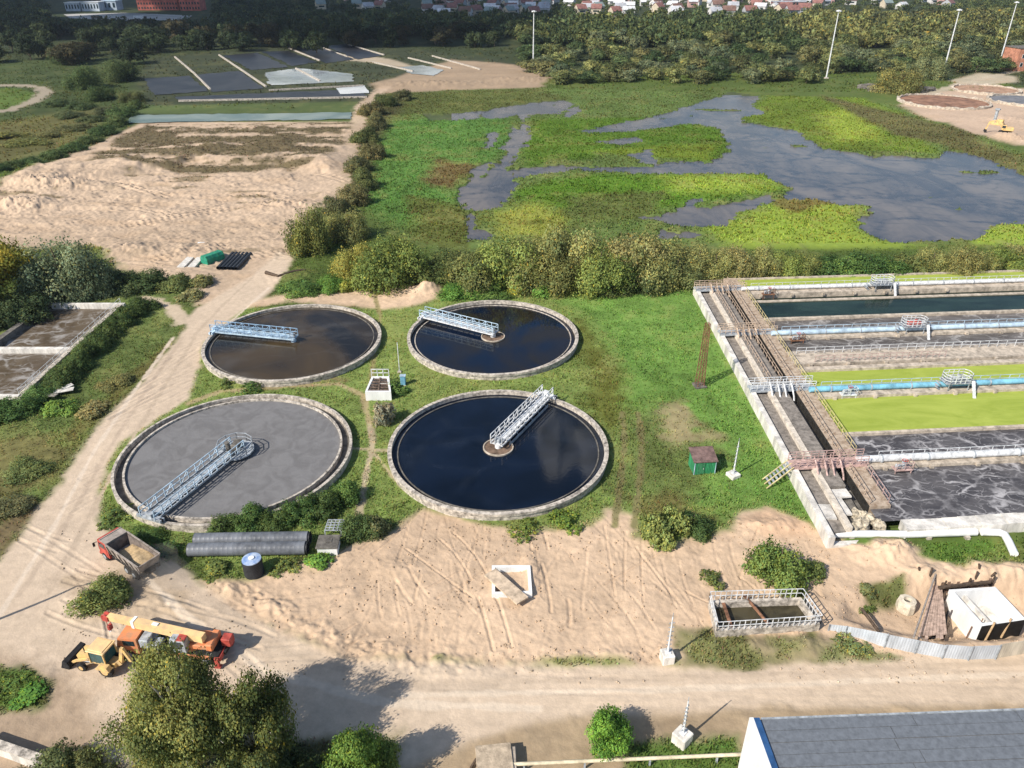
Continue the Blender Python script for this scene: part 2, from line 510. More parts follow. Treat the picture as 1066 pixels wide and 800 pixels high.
LAKES = [
 [(495,118),(520,111),(560,106),(588,104),(600,108),(580,118),(539,120),(510,124)],
 [(534,132),(554,138),(549,152),(532,159),(519,155),(532,142)],
 [(505,138),(517,138),(515,152),(505,154)],
 [(514,169),(526,172),(539,187),(533,205),(520,215),(490,222),(476,205),(480,196),(505,182)],
 [(707,113),(762,96),(793,100),(786,110),(799,117),(772,122),(774,127),(837,136),(837,144),(858,154),(905,162),(975,163),(985,156),(1016,161),(1066,182),(1180,205),(1180,232),(1066,230),(1035,234),(1010,248),(950,252),(915,248),(893,238),(905,215),(860,210),(815,206),(822,195),(790,181),(740,179),(690,181),(640,178),(583,175),(583,172),(654,174),(680,172),(700,168),(740,168),(757,160),(757,145),(745,133),(720,128),(680,134),(613,139),(602,136),(654,126),(700,116)],
 [(618,147),(661,142),(671,146),(647,150)],
 [(654,160),(679,155),(684,170),(672,172)],
 [(672,226),(704,220),(715,208),(730,206),(725,215),(757,213),(800,200),(808,208),(770,220),(757,234),(730,237),(688,232)],
 [(686,241),(728,240),(728,248),(690,248)],
 [(484,238),(510,236),(512,246),(486,250)],
 [(498,172),(512,168),(500,190),(484,196)],
 [(541,116),(549,116),(550,136),(542,136)],
 [(528,154),(541,152),(530,176),(519,174)],
 [(526,176),(590,170),(592,178),(536,186)],
 [(484,206),(496,206),(494,240),(486,240)],
 [(440,118),(500,116),(500,124),(448,125)],
 [(592,112),(604,108),(606,116),(590,122)],
]
LAKES = [PXW(p) for p in LAKES]
TANKS = [(-36.3, 114.7, 14.3), (-3.2, 116.6, 14.2), (-35.6, 82.0, 14.7), (-1.8, 83.5, 14.2)]
# wheel ruts in the sand lot
_r = random.Random(5)
RUTS = []
def rut(p, ang, ln, curv, pair=True, dep=.10, wid=.16):
    pts = []
    x, y = p
    for k in range(9):
        pts.append((x, y, ang))
        x += math.cos(ang) * ln / 8
        y += math.sin(ang) * ln / 8
        ang += curv / 8
    for s in ((-.9, .9) if pair else (0,)):
        RUTS.append((np.array([(a - math.sin(t) * s, b + math.cos(t) * s) for a, b, t in pts]), wid, dep))
for k in range(170):
    q = G(_r.uniform(330, 880), _r.uniform(566, 690))
    rut(q, math.pi / 2 + _r.gauss(0, .42), _r.uniform(2, 11), _r.uniform(-.4, .4), _r.random() < .35, _r.choice([.015, .02, .03, .035, .05, .09]), _r.uniform(.06, .17))
for k in range(16):
    q = G(_r.uniform(30, 320), _r.uniform(560, 700))
    rut(q, _r.choice([.35, 2.2, 2.6, -.4]) + _r.uniform(-.3, .3), _r.uniform(8, 18), _r.uniform(-.6, .6), True, _r.uniform(.02, .06), .2)
for k in range(10):
    t = k / 9
    rut(G(110 + 20 * t, 690 - 6 * k), 1.9 + .05 * k, 9, .5, False, .05, .14)
for k in range(12):
    q = G(400 + 60 * k, 705 + _r.uniform(-12, 22))
    rut(q, _r.uniform(-.08, .08), _r.uniform(14, 26), _r.uniform(-.05, .05), True, .012, .2)
for k in range(16):
    q = G(_r.uniform(70, 190), _r.uniform(380, 540))
    rut(q, 1.0 + _r.uniform(-.25, .25), _r.uniform(10, 20), _r.uniform(-.2, .2), True, .05, .25)
# wide random tracks over the upper sand
for k in range(26):
    q = G(_r.uniform(60, 330), _r.uniform(180, 275))
    rut(q, _r.uniform(-.5, .7), _r.uniform(10, 30), _r.uniform(-.6, .6), True, _r.uniform(.1, .3), _r.uniform(.3, .6))
MOUNDS = [  # px, py, radius x, radius y, height, roughness
 (443, 303, 3.5, 3.0, 1.5), (925, 575, 3.4, 2.2, 1.3), (800, 548, 4.0, 1.6, .7), (30, 718, 3.4, 2.4, .5), (690, 556, 3, 1.5, .4),
 (105, 620, 3.2, 2.3, .5), (410, 590, 3, 2, .35), (845, 675, 3.0, 1.5, .5), (780, 672, 2.6, 1.2, .3), (60, 195, 12, 6, 2.0), (20, 215, 9, 6, 1.6),
 (130, 262, 6, 4, 1.2), (300, 215, 10, 5, 1.4), (200, 262, 8, 4, .8), (450, 88, 26, 9, 2.5), (545, 84, 20, 9, 3.0), (1050, 145, 9, 6, 2.0), (1048, 125, 7, 5, 1.5),
 (960, 600, 2.5, 1.5, .9), (1050, 598, 4, 2, .8), (310, 290, 6, 4, .9), (555, 592, 1.2, 3.2, .35), (985, 640, 3, 2.4, -.2), (160, 628, 2.2, 1.2, .4), (185, 634, 1.8, 1.0, .35), (150, 640, 1.5, 1, .25), (1000, 590, 2.5, 1.4, .6)]
MOUNDS = [(*G(a, b), c, d, e) for a, b, c, d, e in MOUNDS]
PIT = PXW([(880, 622), (905, 612), (955, 606), (1066, 602), (1120, 615), (1120, 662), (1066, 664), (980, 668), (920, 658), (872, 642)])
CLODS = PXW([(238, 608), (300, 640), (350, 668), (430, 692), (480, 690)])
BERM2 = PXW([(500, 692), (590, 688), (690, 680)])
SCARP = PXW([(-120, 200), (60, 190), (150, 176), (210, 166), (300, 170), (345, 178)])

def ground_fields(X, Y):
    n_big = fbm(X / 22, Y / 22, 3, 3)
    n1 = fbm(X / 7, Y / 7, 3, 11)
    n2 = fbm(X / 1.7, Y / 1.7, 3, 23)
    n3 = fbm(X / .55, Y / .55, 2, 41)
    far = np.clip((np.hypot(X, Y) - 150) / 300, 0, 1)
    edge = n1 * .45 + n2 * .55 * (1 - far) + n_big * .6 * far
    C = np.empty((len(X), 3))
    C[:] = (.085, .12, .03)
    K = np.zeros(len(X), np.int8)
    W = {k: np.zeros(len(X)) for k in range(5)}
    W[0][:] = 1
    for poly, c, s, a, k in LAY:
        sd = sdf_poly(poly, X, Y, s + a * 1.3 + 2)
        w = sstep(s, -s, sd + a * edge)
        m = w > 0.001
        C[m] = C[m] * (1 - w[m, None]) + np.array(c) * w[m, None]
        K[w > .5] = k
        for q in W:
            W[q][m] = W[q][m] * (1 - w[m]) + (w[m] if q == k else 0)
    for line, hw, c, k in PATHS:
        d = dist_line(line, X, Y, hw * 3 + 2)
        w = sstep(hw * 1.35, hw * .55, d + n2 * hw * .7) * .9
        m = w > .001
        C[m] = C[m] * (1 - w[m, None]) + np.array(c) * w[m, None]
        K[w > .5] = k
        for q in W:
            W[q][m] = W[q][m] * (1 - w[m]) + (w[m] if q == k else 0)
    sandw, roadw, grassw, marshw, soilw = W[SAND], W[ROAD], W[GRASS], W[MARSH], W[SOIL]
    near = 1 - far
    # colour breakup
    g = grassw + marshw
    dry = sstep(.12, .55, n1 + .5 * n2) * g * (.30 + .1 * marshw)
    C = C * (1 - dry[:, None]) + np.array((.21, .19, .07)) * dry[:, None] * (1 - .45 * far[:, None])
    C *= (1 + g * (.22 * n_big + .30 * n2 * near + .24 * n1))[:, None]
    C *= (1 + sandw * (.12 * n1 + .14 * n2 * near + .08 * n_big))[:, None]
    C *= (1 + roadw * (.07 * n1 + .05 * n2 + .06 * n_big))[:, None]
    C *= (1 + soilw * (.2 * n1 + .15 * n2))[:, None]
    rust = sandw * sstep(.1, .6, fbm(X / 11, Y / 5, 3, 77)) * .45
    C = C * (1 - rust[:, None]) + np.array((.47, .33, .215)) * rust[:, None]
    # weeds in rows across the drained bed
    bed = sstep(2, -2, sdf_poly(PXW([(120, 146), (155, 130), (366, 128), (352, 152), (338, 172), (300, 178), (205, 182), (118, 172), (90, 172)]), X, Y, 8) + 4 * n1)
    rows = sstep(-.2, .3, np.sin(Y / 3.0 + 1.5 * n1) * .4 + fbm(X / 16, Y / 3.5, 3, 71) * 1.1 + n2 * .45 + .38) * bed
    C = C * (1 - .92 * rows[:, None]) + np.array((.105, .085, .042)) * .92 * rows[:, None]
    # height
    h = grassw * (.10 * n1 + .07 * n2 * near) + marshw * (.12 * n1 + .10 * n2) + sandw * (.16 * n1 + .10 * n2 + .05 * n3 * near) + roadw * (.03 * n1 + .015 * n3) + soilw * (.2 * n1 + .12 * n2)
    uppersand = sstep(6, -6, sdf_poly(PXW([(-200, 205), (60, 170), (150, 135), (366, 130), (345, 200), (300, 262), (190, 285), (70, 246), (-200, 250)]), X, Y, 14))
    ridg = 1 - np.abs(fbm(X / 9, Y / 5, 4, 91))
    h += uppersand * ((ridg - .75) * .45 + .12 * n2 + .10 * n3)
    d = dist_line(SCARP, X, Y, 60)
    yl = np.interp(X, SCARP[:, 0], SCARP[:, 1])
    yy = Y - yl - 4 * n1
    up = np.where(yy > 0, sstep(45, 0, yy), sstep(-7, 0, yy)) * sstep(40, 24, d)
    h += up * 1.9 * (1 + .5 * n1) * uppersand
    # low broken scarps and weedy hollows on the bulldozed sand
    sc = fbm(X / 14, Y / 4.5, 3, 131)
    h += uppersand * .38 * sstep(.02, .10, sc)
    wd = uppersand * sstep(.22, .42, fbm(X / 10, Y / 3.0, 3, 141)) * sstep(.0, .25, n_big + .1) * .75
    C = C * (1 - wd[:, None]) + np.array((.16, .125, .07)) * wd[:, None]
    for mx, my, rx, ry, hh in MOUNDS:
        q = ((X - mx) / rx) ** 2 + ((Y - my) / ry) ** 2
        m = q < 6
        h[m] += hh * np.exp(-q[m] * 1.3) * (1 + .45 * n2[m] + .2 * n3[m])
    dc = dist_line(CLODS, X, Y, 3.5)
    h += np.exp(-(dc / 1.5) ** 2) * (.16 + .42 * np.maximum(n2, -.2) + .15 * n3)
    dc = dist_line(BERM2, X, Y, 3)
    h += np.exp(-(dc / 1.0) ** 2) * (.06 + .16 * n2 + .08 * n3)
    # excavation: floor falls towards the concrete box
    sp = sdf_poly(PIT, X, Y, 6) + .5 * n2
    h += -sstep(.6, -2.2, sp) * (1.2 + .05 * np.clip(X - 33, 0, 20)) * (1 + .1 * n2)
    for line, wid, dep in RUTS:
        dd = dist_line(line, X, Y, wid * 3)
        m = dd < wid * 3
        if m.any():
            dm = dd[m] + .06 * n2[m]
            h[m] += -dep * np.exp(-(dm / wid) ** 2) + dep * .55 * np.exp(-((dm - wid * 1.7) / (wid * .6)) ** 2)
    # marsh water: ground dips
    lk = np.full(len(X), 30.0)
    for p in LAKES:
        lk = np.minimum(lk, sdf_poly(p, X, Y, 16))
    lk = lk + 2.2 * fbm(X / 5, Y / 4, 3, 57) + 1.9 * n2 - .2
    islands = sstep(.45, .62, fbm(X / 14, Y / 6, 3, 63)) * sstep(-1, -7, lk)
    wet = sstep(.6, -1.4, lk) * (1 - .8 * islands)
    h = np.where(marshw > .2, h * (1 - wet) + (-.75) * wet, h)
    C = C * (1 - .6 * wet[:, None]) + np.array((.05, .055, .045)) * .6 * wet[:, None]
    # tank interiors and building pits
    for tx, ty, tr in TANKS:
        q = np.hypot(X - tx, Y - ty)
        m = q < tr + .6
        h[m] = np.minimum(h[m], .05)
        m = q < tr - .3
        h[m] = -.6
    m = (X > 36) & (X < 140) & (Y > 67.6 + .079 * (X - 35)) & (Y < 143.5 + .079 * (X - 35))
    h[m] = -.6
    for poly in (np.array([(-95, 97), (-72, 97), (-72, 130.5), (-85, 130.5), (-86.5, 112), (-95, 112)], float),):
        sd = sdf_poly(poly, X, Y, 3)
        h[sd < -.3] = -.9
    h = np.where(Y > 330, h * .6, h)
    return h, C, K, W, wet

def hgt(x, y):
    return float(ground_fields(np.array([x], float), np.array([y], float))[0][0])

def build_ground():
    th = np.concatenate([np.linspace(math.radians(63.5), math.radians(2.4), 860), np.radians([2.0, 1.5, 1.0, .7, .45])])
    ys = np.concatenate([[-600, -150, -30, 10, 22], CAM_H / np.tan(th)])
    u = np.linspace(-1, 1, 1060)
    ext = np.array([8, 30, 90, 300, 1200, 6000.])
    zc = np.maximum(ys, 25) * math.cos(PITCH) + CAM_H * math.sin(PITCH)
    hw = .6662 * zc * 1.26 + 6
    X = np.concatenate([-(hw[:, None] + ext[::-1][None, :]), hw[:, None] * u[None, :], hw[:, None] + ext[None, :]], 1)
    Y = np.repeat(ys[:, None], X.shape[1], 1)
    R, Cn = X.shape
    xf, yf = X.ravel(), Y.ravel()
    h, C, K, W, wet = ground_fields(xf, yf)
    far = np.hypot(xf, yf) > 1600
    h[far] = 0
    V = np.stack([xf, yf, h], 1)
    idx = np.arange(R * Cn).reshape(R, Cn)
    F = np.stack([idx[:-1, :-1], idx[:-1, 1:], idx[1:, 1:], idx[1:, :-1]], -1).reshape(-1, 4)
    # smooth normals shared by the patches
    H2 = h.reshape(R, Cn)
    P = V.reshape(R, Cn, 3)
    dx = np.zeros_like(P); dy = np.zeros_like(P)
    dx[:, 1:-1] = P[:, 2:] - P[:, :-2]; dx[:, 0] = P[:, 1] - P[:, 0]; dx[:, -1] = P[:, -1] - P[:, -2]
    dy[1:-1] = P[2:] - P[:-2]; dy[0] = P[1] - P[0]; dy[-1] = P[-1] - P[-2]
    N = np.cross(dx, dy).reshape(-1, 3)
    N /= np.linalg.norm(N, axis=1)[:, None] + 1e-9
    kf = K[F[:, 0]]
    m = bpy.data.materials.new('ground_soil')
    m.use_nodes = True
    nt = m.node_tree
    b = nt.nodes['Principled BSDF']
    b.inputs['Roughness'].default_value = .95
    b.inputs['Specular IOR Level'].default_value = .1
    at = nt.nodes.new('ShaderNodeAttribute'); at.attribute_name = 'col'
    geo = nt.nodes.new('ShaderNodeNewGeometry')
    def noise(sc, det, rgh=.6):
        q = nt.nodes.new('ShaderNodeTexNoise')
        q.inputs['Scale'].default_value = sc; q.inputs['Detail'].default_value = det; q.inputs['Roughness'].default_value = rgh
        nt.links.new(geo.outputs['Position'], q.inputs['Vector'])
        return q
    na, nb = noise(.9, 8, .7), noise(3.5, 4, .7)
    mr = nt.nodes.new('ShaderNodeMapRange')
    mr.inputs[1].default_value = .3; mr.inputs[2].default_value = .7; mr.inputs[3].default_value = .84; mr.inputs[4].default_value = 1.14
    nt.links.new(na.outputs[0], mr.inputs[0])
    mx = nt.nodes.new('ShaderNodeVectorMath'); mx.operation = 'SCALE'
    nt.links.new(at.outputs['Color'], mx.inputs[0]); nt.links.new(mr.outputs[0], mx.inputs['Scale'])
    nt.links.new(mx.outputs[0], b.inputs['Base Color'])
    bp = nt.nodes.new('ShaderNodeBump'); bp.inputs['Strength'].default_value = .4; bp.inputs['Distance'].default_value = .12
    nt.links.new(nb.outputs[0], bp.inputs['Height']); nt.links.new(bp.outputs[0], b.inputs['Normal'])
    for k, nm in ((GRASS, 'ground'), (ROAD, 'dirt_road'), (SAND, 'sand'), (MARSH, 'marsh'), (SOIL, 'soil')):
        f = F[kf == k]
        used, inv = np.unique(f, return_inverse=True)
        me = np_mesh(nm, V[used], inv.reshape(-1, 4), m, C[used], smooth=True)
        me.normals_split_custom_set_from_vertices(N[used].tolist())
        o = bpy.data.objects.new(nm, me)
        COL.objects.link(o)
        tag(o, kind='structure')
build_ground()

def water_mat(name, c1, c2, rough, scale, stretch=(1, 1, 1), foam=None, foam_amt=0.0, bump=.05, spec=.5, tint2=None, foam_scale=.5, detail=(6, .5, 1.2)):
    m = bpy.data.materials.new(name)
    m.use_nodes = True
    nt = m.node_tree; L = nt.links
    b = nt.nodes['Principled BSDF']
    b.inputs['Roughness'].default_value = rough
    b.inputs['Specular IOR Level'].default_value = spec
    b.inputs['IOR'].default_value = 1.33
    geo = nt.nodes.new('ShaderNodeNewGeometry')
    mp = nt.nodes.new('ShaderNodeMapping'); mp.inputs['Scale'].default_value = stretch
    L.new(geo.outputs['Position'], mp.inputs['Vector'])
    n = nt.nodes.new('ShaderNodeTexNoise'); n.inputs['Scale'].default_value = scale; n.inputs['Detail'].default_value = detail[0]; n.inputs['Roughness'].default_value = detail[1]
    n.inputs['Distortion'].default_value = detail[2]
    L.new(mp.outputs[0], n.inputs['Vector'])
    r = nt.nodes.new('ShaderNodeValToRGB')
    r.color_ramp.elements[0].position = .38; r.color_ramp.elements[0].color = (*c1, 1)
    r.color_ramp.elements[1].position = .62; r.color_ramp.elements[1].color = (*c2, 1)
    L.new(n.outputs[0], r.inputs[0])
    out = r.outputs[0]
    if foam:
        # thin branching foam lines: warped cell borders at two sizes
        dn = nt.nodes.new('ShaderNodeTexNoise'); dn.inputs['Scale'].default_value = foam_scale * 1.1; dn.inputs['Detail'].default_value = 4
        L.new(geo.outputs['Position'], dn.inputs['Vector'])
        dv = nt.nodes.new('ShaderNodeVectorMath'); dv.operation = 'SCALE'; dv.inputs['Scale'].default_value = 3.2 / max(foam_scale, .1) * .35
        L.new(dn.outputs['Color'], dv.inputs[0])
        da = nt.nodes.new('ShaderNodeVectorMath'); L.new(geo.outputs['Position'], da.inputs[0]); L.new(dv.outputs[0], da.inputs[1])
        mp2 = nt.nodes.new('ShaderNodeMapping'); mp2.inputs['Scale'].default_value = (.5, 1.1, 1); mp2.inputs['Rotation'].default_value = (0, 0, .75)
        L.new(da.outputs[0], mp2.inputs['Vector'])
        outs = []
        for q, wd in ((1.0, .085), (2.3, .06)):
            w = nt.nodes.new('ShaderNodeTexVoronoi'); w.feature = 'DISTANCE_TO_EDGE'; w.inputs['Scale'].default_value = foam_scale * q
            L.new(mp2.outputs[0], w.inputs['Vector'])
            mr = nt.nodes.new('ShaderNodeMapRange'); mr.interpolation_type = 'SMOOTHSTEP'
            mr.inputs[1].default_value = 0; mr.inputs[2].default_value = wd; mr.inputs[3].default_value = foam_amt * (1 if q == 1 else .55); mr.inputs[4].default_value = 0
            L.new(w.outputs['Distance'], mr.inputs[0]); outs.append(mr)
        mr = nt.nodes.new('ShaderNodeMath'); mr.operation = 'MAXIMUM'
        L.new(outs[0].outputs[0], mr.inputs[0]); L.new(outs[1].outputs[0], mr.inputs[1])
        big = nt.nodes.new('ShaderNodeTexNoise'); big.inputs['Scale'].default_value = .35; big.inputs['Detail'].default_value = 5
        L.new(geo.outputs['Position'], big.inputs['Vector'])
        m3 = nt.nodes.new('ShaderNodeMapRange'); m3.inputs[1].default_value = .34; m3.inputs[2].default_value = .60
        L.new(big.outputs[0], m3.inputs[0])
        mu = nt.nodes.new('ShaderNodeMath'); mu.operation = 'MULTIPLY'; L.new(mr.outputs[0], mu.inputs[0]); L.new(m3.outputs[0], mu.inputs[1])
        mix = nt.nodes.new('ShaderNodeMix'); mix.data_type = 'RGBA'
        L.new(mu.outputs[0], mix.inputs[0]); L.new(out, mix.inputs[6]); mix.inputs[7].default_value = (*foam, 1)
        out = mix.outputs[2]
    L.new(out, b.inputs['Base Color'])
    if bump:
        n2 = nt.nodes.new('ShaderNodeTexNoise'); n2.inputs['Scale'].default_value = 2.2; n2.inputs['Detail'].default_value = 4
        L.new(geo.outputs['Position'], n2.inputs['Vector'])
        bp = nt.nodes.new('ShaderNodeBump'); bp.inputs['Strength'].default_value = bump; bp.inputs['Distance'].default_value = .1
        L.new(n2.outputs[0], bp.inputs['Height']); L.new(bp.outputs[0], b.inputs['Normal'])
    return m

WM_MARSH = water_mat('marsh_water', (.060, .062, .072), (.165, .140, .122), .24, .06, (1, .45, 1), bump=.08, spec=.32, detail=(10, .72, 1.0), foam=(.028, .036, .052), foam_amt=.8, foam_scale=.05)
_p = PXW([(470, 92), (800, 92), (1000, 120), (1200, 190), (1200, 256), (470, 256)])
tag(MB().add([(x, y, -.30) for x, y in _p], [tuple(range(len(_p)))]).build('marsh_water', WM_MARSH), kind='structure')
# ------------------------------------------------------------------ materials of the plant
CONC = mat('concrete', (.54, .48, .41), .9, .48, 1.8, .4, 6)
CONC_W = mat('concrete_pale', (.72, .68, .62), .85, .3, .8, .3, 5, streak=1)
CONC_D = mat('concrete_dark', (.17, .155, .135), .95, .4, 1.2, .4, 5)
CONC_T = mat('concrete_tan', (.53, .45, .36), .9, .35, 1.1, .3, 4)
SLAB = mat('slab_grey', (.26, .23, .20), .9, .35, 1.6, .4, 4)
STEEL_W = mat('steel_white', (.72, .73, .74), .5, .3, 2.0)
STEEL_G = mat('steel_grey', (.38, .41, .44), .5, .35, 2.0)
STEEL_B = mat('steel_blue', (.30, .45, .62), .5, .35, 1.5)
STEEL_LB = mat('steel_pale_blue', (.50, .64, .76), .45, .3, .8)
STEEL_C = mat('steel_cyan', (.22, .50, .66), .45, .3, .8)
RUST = mat('rusty_steel', (.26, .13, .075), .85, .5, 2.0)
RAIL_T = mat('rail_tan', (.58, .44, .33), .7, .4, 2.0)
RAIL_Y = mat('rail_yellow', (.66, .55, .28), .6, .35, 1.5)
RAIL_P = mat('rail_faded_red', (.55, .38, .34), .7, .4, 2.0)
DARK = mat('dark_rubber', (.025, .025, .027), .8, .4, 3.0)
WOOD = mat('weathered_wood', (.33, .22, .16), .85, .4, 3.0)
WOOD_D = mat('dark_wood', (.10, .07, .05), .9, .4, 3.0)
RED = mat('red_paint', (.48, .085, .065), .6, .3, 2.0)
ORANGE = mat('orange_paint', (.66, .21, .08), .6, .4, 1.5, col2=(.42, .24, .14))
YEL = mat('crane_yellow', (.82, .54, .25), .55, .3, 1.4, col2=(.60, .42, .24))
YEL2 = mat('loader_yellow', (.72, .47, .17), .6, .4, 1.6, col2=(.42, .31, .19))
GLASS = mat('window_glass', (.02, .04, .05), .08, .2, 1.0, spec=.8)
BLACKPL = mat('black_plastic', (.035, .037, .042), .45, .3, 1.0)
GREYPL = mat('grey_pipe', (.16, .17, .19), .38, .3, .7)
BITU = mat('bitumen', (.018, .017, .018), .6, .4, 2.0)
WHITE = mat('white_paint', (.80, .80, .79), .6, .12, .6, streak=1)

W_BROWN = water_mat('tank_water_brown', (.012, .011, .010), (.060, .040, .018), .12, .06, bump=.04, spec=.45, foam=(.13, .12, .11), foam_amt=.22, foam_scale=.06)
W_NAVY = water_mat('tank_water_clear', (.002, .005, .012), (.004, .009, .022), .05, .12, bump=.015, spec=.5, foam=(.05, .06, .075), foam_amt=.13, foam_scale=.045)
W_NAVY2 = water_mat('tank_water_dark', (.002, .008, .024), (.016, .013, .010), .06, .10, bump=.02, spec=.5)
W_SLUDGE = water_mat('tank_sludge', (.155, .15, .15), (.195, .19, .19), .8, .45, bump=.3, spec=.15)
W_GREEN = water_mat('channel_green', (.008, .018, .012), (.022, .042, .030), .14, .25, (.3, 1, 1), bump=.05, spec=.22)
W_GREY = water_mat('channel_grey', (.085, .075, .068), (.15, .135, .125), .5, .35, (.4, 1, 1), foam=(.42, .40, .38), foam_amt=.75, bump=.4, spec=.3, foam_scale=.42)
W_FOAM = water_mat('channel_foam', (.060, .056, .060), (.105, .098, .10), .45, .4, (.5, 1, 1), foam=(.50, .48, .48), foam_amt=.8, bump=.5, spec=.3, foam_scale=.42)
W_LIME = water_mat('channel_duckweed', (.27, .335, .055), (.36, .42, .085), .9, .25, (.35, 1, 1), bump=.25, spec=.1, detail=(10, .68, 1.5))
W_LEFT = water_mat('channel_brown', (.085, .062, .040), (.125, .095, .065), .35, .2, foam=(.42, .40, .38), foam_amt=.7, bump=.3, spec=.3, foam_scale=.22)
SCUM = mat('brown_scum', (.20, .135, .095), .95, .5, 1.2, .5, 4)

def railing(mb, pts, h=1.1, step=1.5, w=.055, rails=2):
    pts = [Vector(p) for p in pts]
    for a, b in zip(pts[:-1], pts[1:]):
        L = (b - a).length
        n = max(1, round(L / step))
        for k in range(n + 1):
            p = a.lerp(b, k / n)
            mb.bar(p, p + Vector((0, 0, h)), w)
        for r in range(rails):
            z = Vector((0, 0, h * (r + 1) / rails))
            mb.bar(a + z, b + z, w, w)

# ------------------------------------------------------------------ four circular tanks
TANK_TXT = [
 ('round concrete tank of brown water at the upper left of the four', W_BROWN),
 ('round concrete tank of black water beside the sand heap, its wall higher inside', W_NAVY2),
 ('round double-walled concrete tank filled with smooth grey sludge', W_SLUDGE),
 ('large round concrete tank of navy water with a brown centre well', W_NAVY)]
WZ = [.55, .42, .62, .45]
for k, (tx, ty, R) in enumerate(TANKS):
    t = thing('clarifier_tank', TANK_TXT[k][0], 'tank', (tx, ty, 0), 0, 'round clarifier tanks')
    if k == 2:
        MB().lathe([(R, -.8), (R + .05, .92), (R - .32, .95), (R - .34, -.8)], n=120, closed=True).build('outer_wall', CONC, t, True)
        MB().lathe([(R - .33, .25), (R - 1.25, .25)], n=96).build('channel_floor', CONC_D, t)
        MB().lathe([(R - 1.25, -.8), (R - 1.25, .88), (R - 1.52, .88), (R - 1.54, -.8)], n=120, closed=True).build('inner_wall', CONC, t, True)
        MB().disc((0, 0, WZ[k]), R - 1.5, 96).build('sludge', TANK_TXT[k][1], t)
    else:
        MB().lathe([(R + .05, -.8), (R + .05, .62), (R + .16, .64), (R + .16, 1.0), (R - .38, 1.02), (R - .40, -.8)], n=120, closed=True).build('wall', CONC, t, True)
        MB().disc((0, 0, WZ[k]), R - .38, 96).build('water', TANK_TXT[k][1], t)
        MB().lathe([(R - 1.05, .2), (R - 1.05, WZ[k] + .10), (R - 1.20, WZ[k] + .10), (R - 1.20, .2)], n=96, closed=True).build('weir_ring', CONC_D if k != 1 else CONC, t, True)
        if k != 0:
            MB().lathe([(2.0, .1), (2.0, WZ[k] + .2), (1.85, WZ[k] + .2), (1.85, .1)], n=48, closed=True).build('centre_ring', CONC_T, t, True)
            MB().disc((0, 0, WZ[k] + .09), 1.9, 40).build('scum', SCUM, t)

def bridge(c, R, ang, m_rail, m_deck, label, wid=1.7, big_head=False):
    t = thing('scraper_bridge', label, 'scraper bridge', (c[0], c[1], 0), ang, 'scraper bridges on the round tanks')
    z = 1.32
    L = R + .25
    d = MB()
    d.box((L / 2 - .2, 0, z), (L + .6, wid * .62, .07))
    for s in (-1, 1):
        d.bar((-.5, s * wid / 2, z - .05), (L, s * wid / 2, z - .05), .13, .22)
    n = 13
    for k in range(n + 1):
        x = -.4 + (L + .2) * k / n
        d.bar((x, -wid / 2, z - .1), (x, wid / 2, z - .1), .09, .12)
    d.build('deck', m_deck, t)
    for s in (-1, 1):
        q = MB()
        n = 12
        h = 1.25
        for k in range(n + 1):
            x = -.5 + (L + .5) * k / n
            q.bar((x, s * wid / 2, z), (x, s * wid / 2, z + h), .085)
            if k < n:
                x2 = -.5 + (L + .5) * (k + 1) / n
                a, b = (z, z + h) if k % 2 else (z + h, z)
                q.bar((x, s * wid / 2, a), (x2, s * wid / 2, b), .05)
        for zz in (z + h, z + h * .5):
            q.bar((-.5, s * wid / 2, zz), (L, s * wid / 2, zz), .09)
        q.build('side_truss', m_rail, t)
    e = MB()
    e.box((R - .1, 0, 1.22), (.7, wid + 1.4, .34))
    e.box((R - .1, .1, 1.62), (.6, .8, .5))
    ec = e.build('end_carriage', m_deck, t)
    for s in (-1, 1):
        MB().wheel((R - .1, s * (wid / 2 + .55), 1.26), .24, .2, (1, 0, 0), 14).build('wheel', DARK, ec)
    h = MB()
    h.tube([(0, 0, -.5), (0, 0, z + .12)], .45, 14)
    h.build('pivot_column', m_deck, t)
    s = MB()
    s.bar((1, -wid / 2 - .25, .62), (R - 1.8, -wid / 2 - .25, .62), .06, .5)
    for k in range(6):
        x = 1.5 + (R - 4) * k / 5
        s.bar((x, -wid / 2, z), (x, -wid / 2 - .25, .7), .07)
    s.build('scraper_blade', STEEL_G, t)
    if big_head:
        g = MB()
        g.lathe([(2.3, z - .3), (2.3, z - .1), (.3, z - .1), (.3, z - .3)], n=20, closed=True)
        railing(g, [(2.2 * math.cos(a), 2.2 * math.sin(a), z - .1) for a in [0.75 + i * (2 * math.pi - 1.5) / 8 for i in range(9)]], 1.15, 1.2, .08)
        g.build('head_platform', STEEL_G, t)
        b = MB()
        b.box((-.3, .1, z + .45), (1.6, 1.1, .9), .3, .12)
        b.tube([(.6, -.6, z), (.6, -.6, z + 1.2)], .3, 12)
        b.box((1.2, .4, z + .3), (.8, .6, .6), 0, .08)
        b.build('drive_unit', CONC_D, t)
    else:
        g = MB()
        g.box((.1, 0, z + .3), (.9, .7, .55), 0, .08)
        g.tube([(-.35, .2, z), (-.35, .2, z + .8)], .16, 10)
        g.build('drive_unit', STEEL_G, t)
    return t
_ends = [((228, 341), STEEL_B, STEEL_LB, 'pale blue scraper bridge reaching over the brown water tank', False),
         ((447, 327), STEEL_LB, STEEL_W, 'whitish scraper bridge on the black water tank near the sand heap', False),
         ((156, 534), STEEL_LB, STEEL_G, 'scraper bridge with round head platform above the grey sludge', True),
         ((568, 409), STEEL_W, STEEL_W, 'white lattice scraper bridge over the navy water tank', False)]
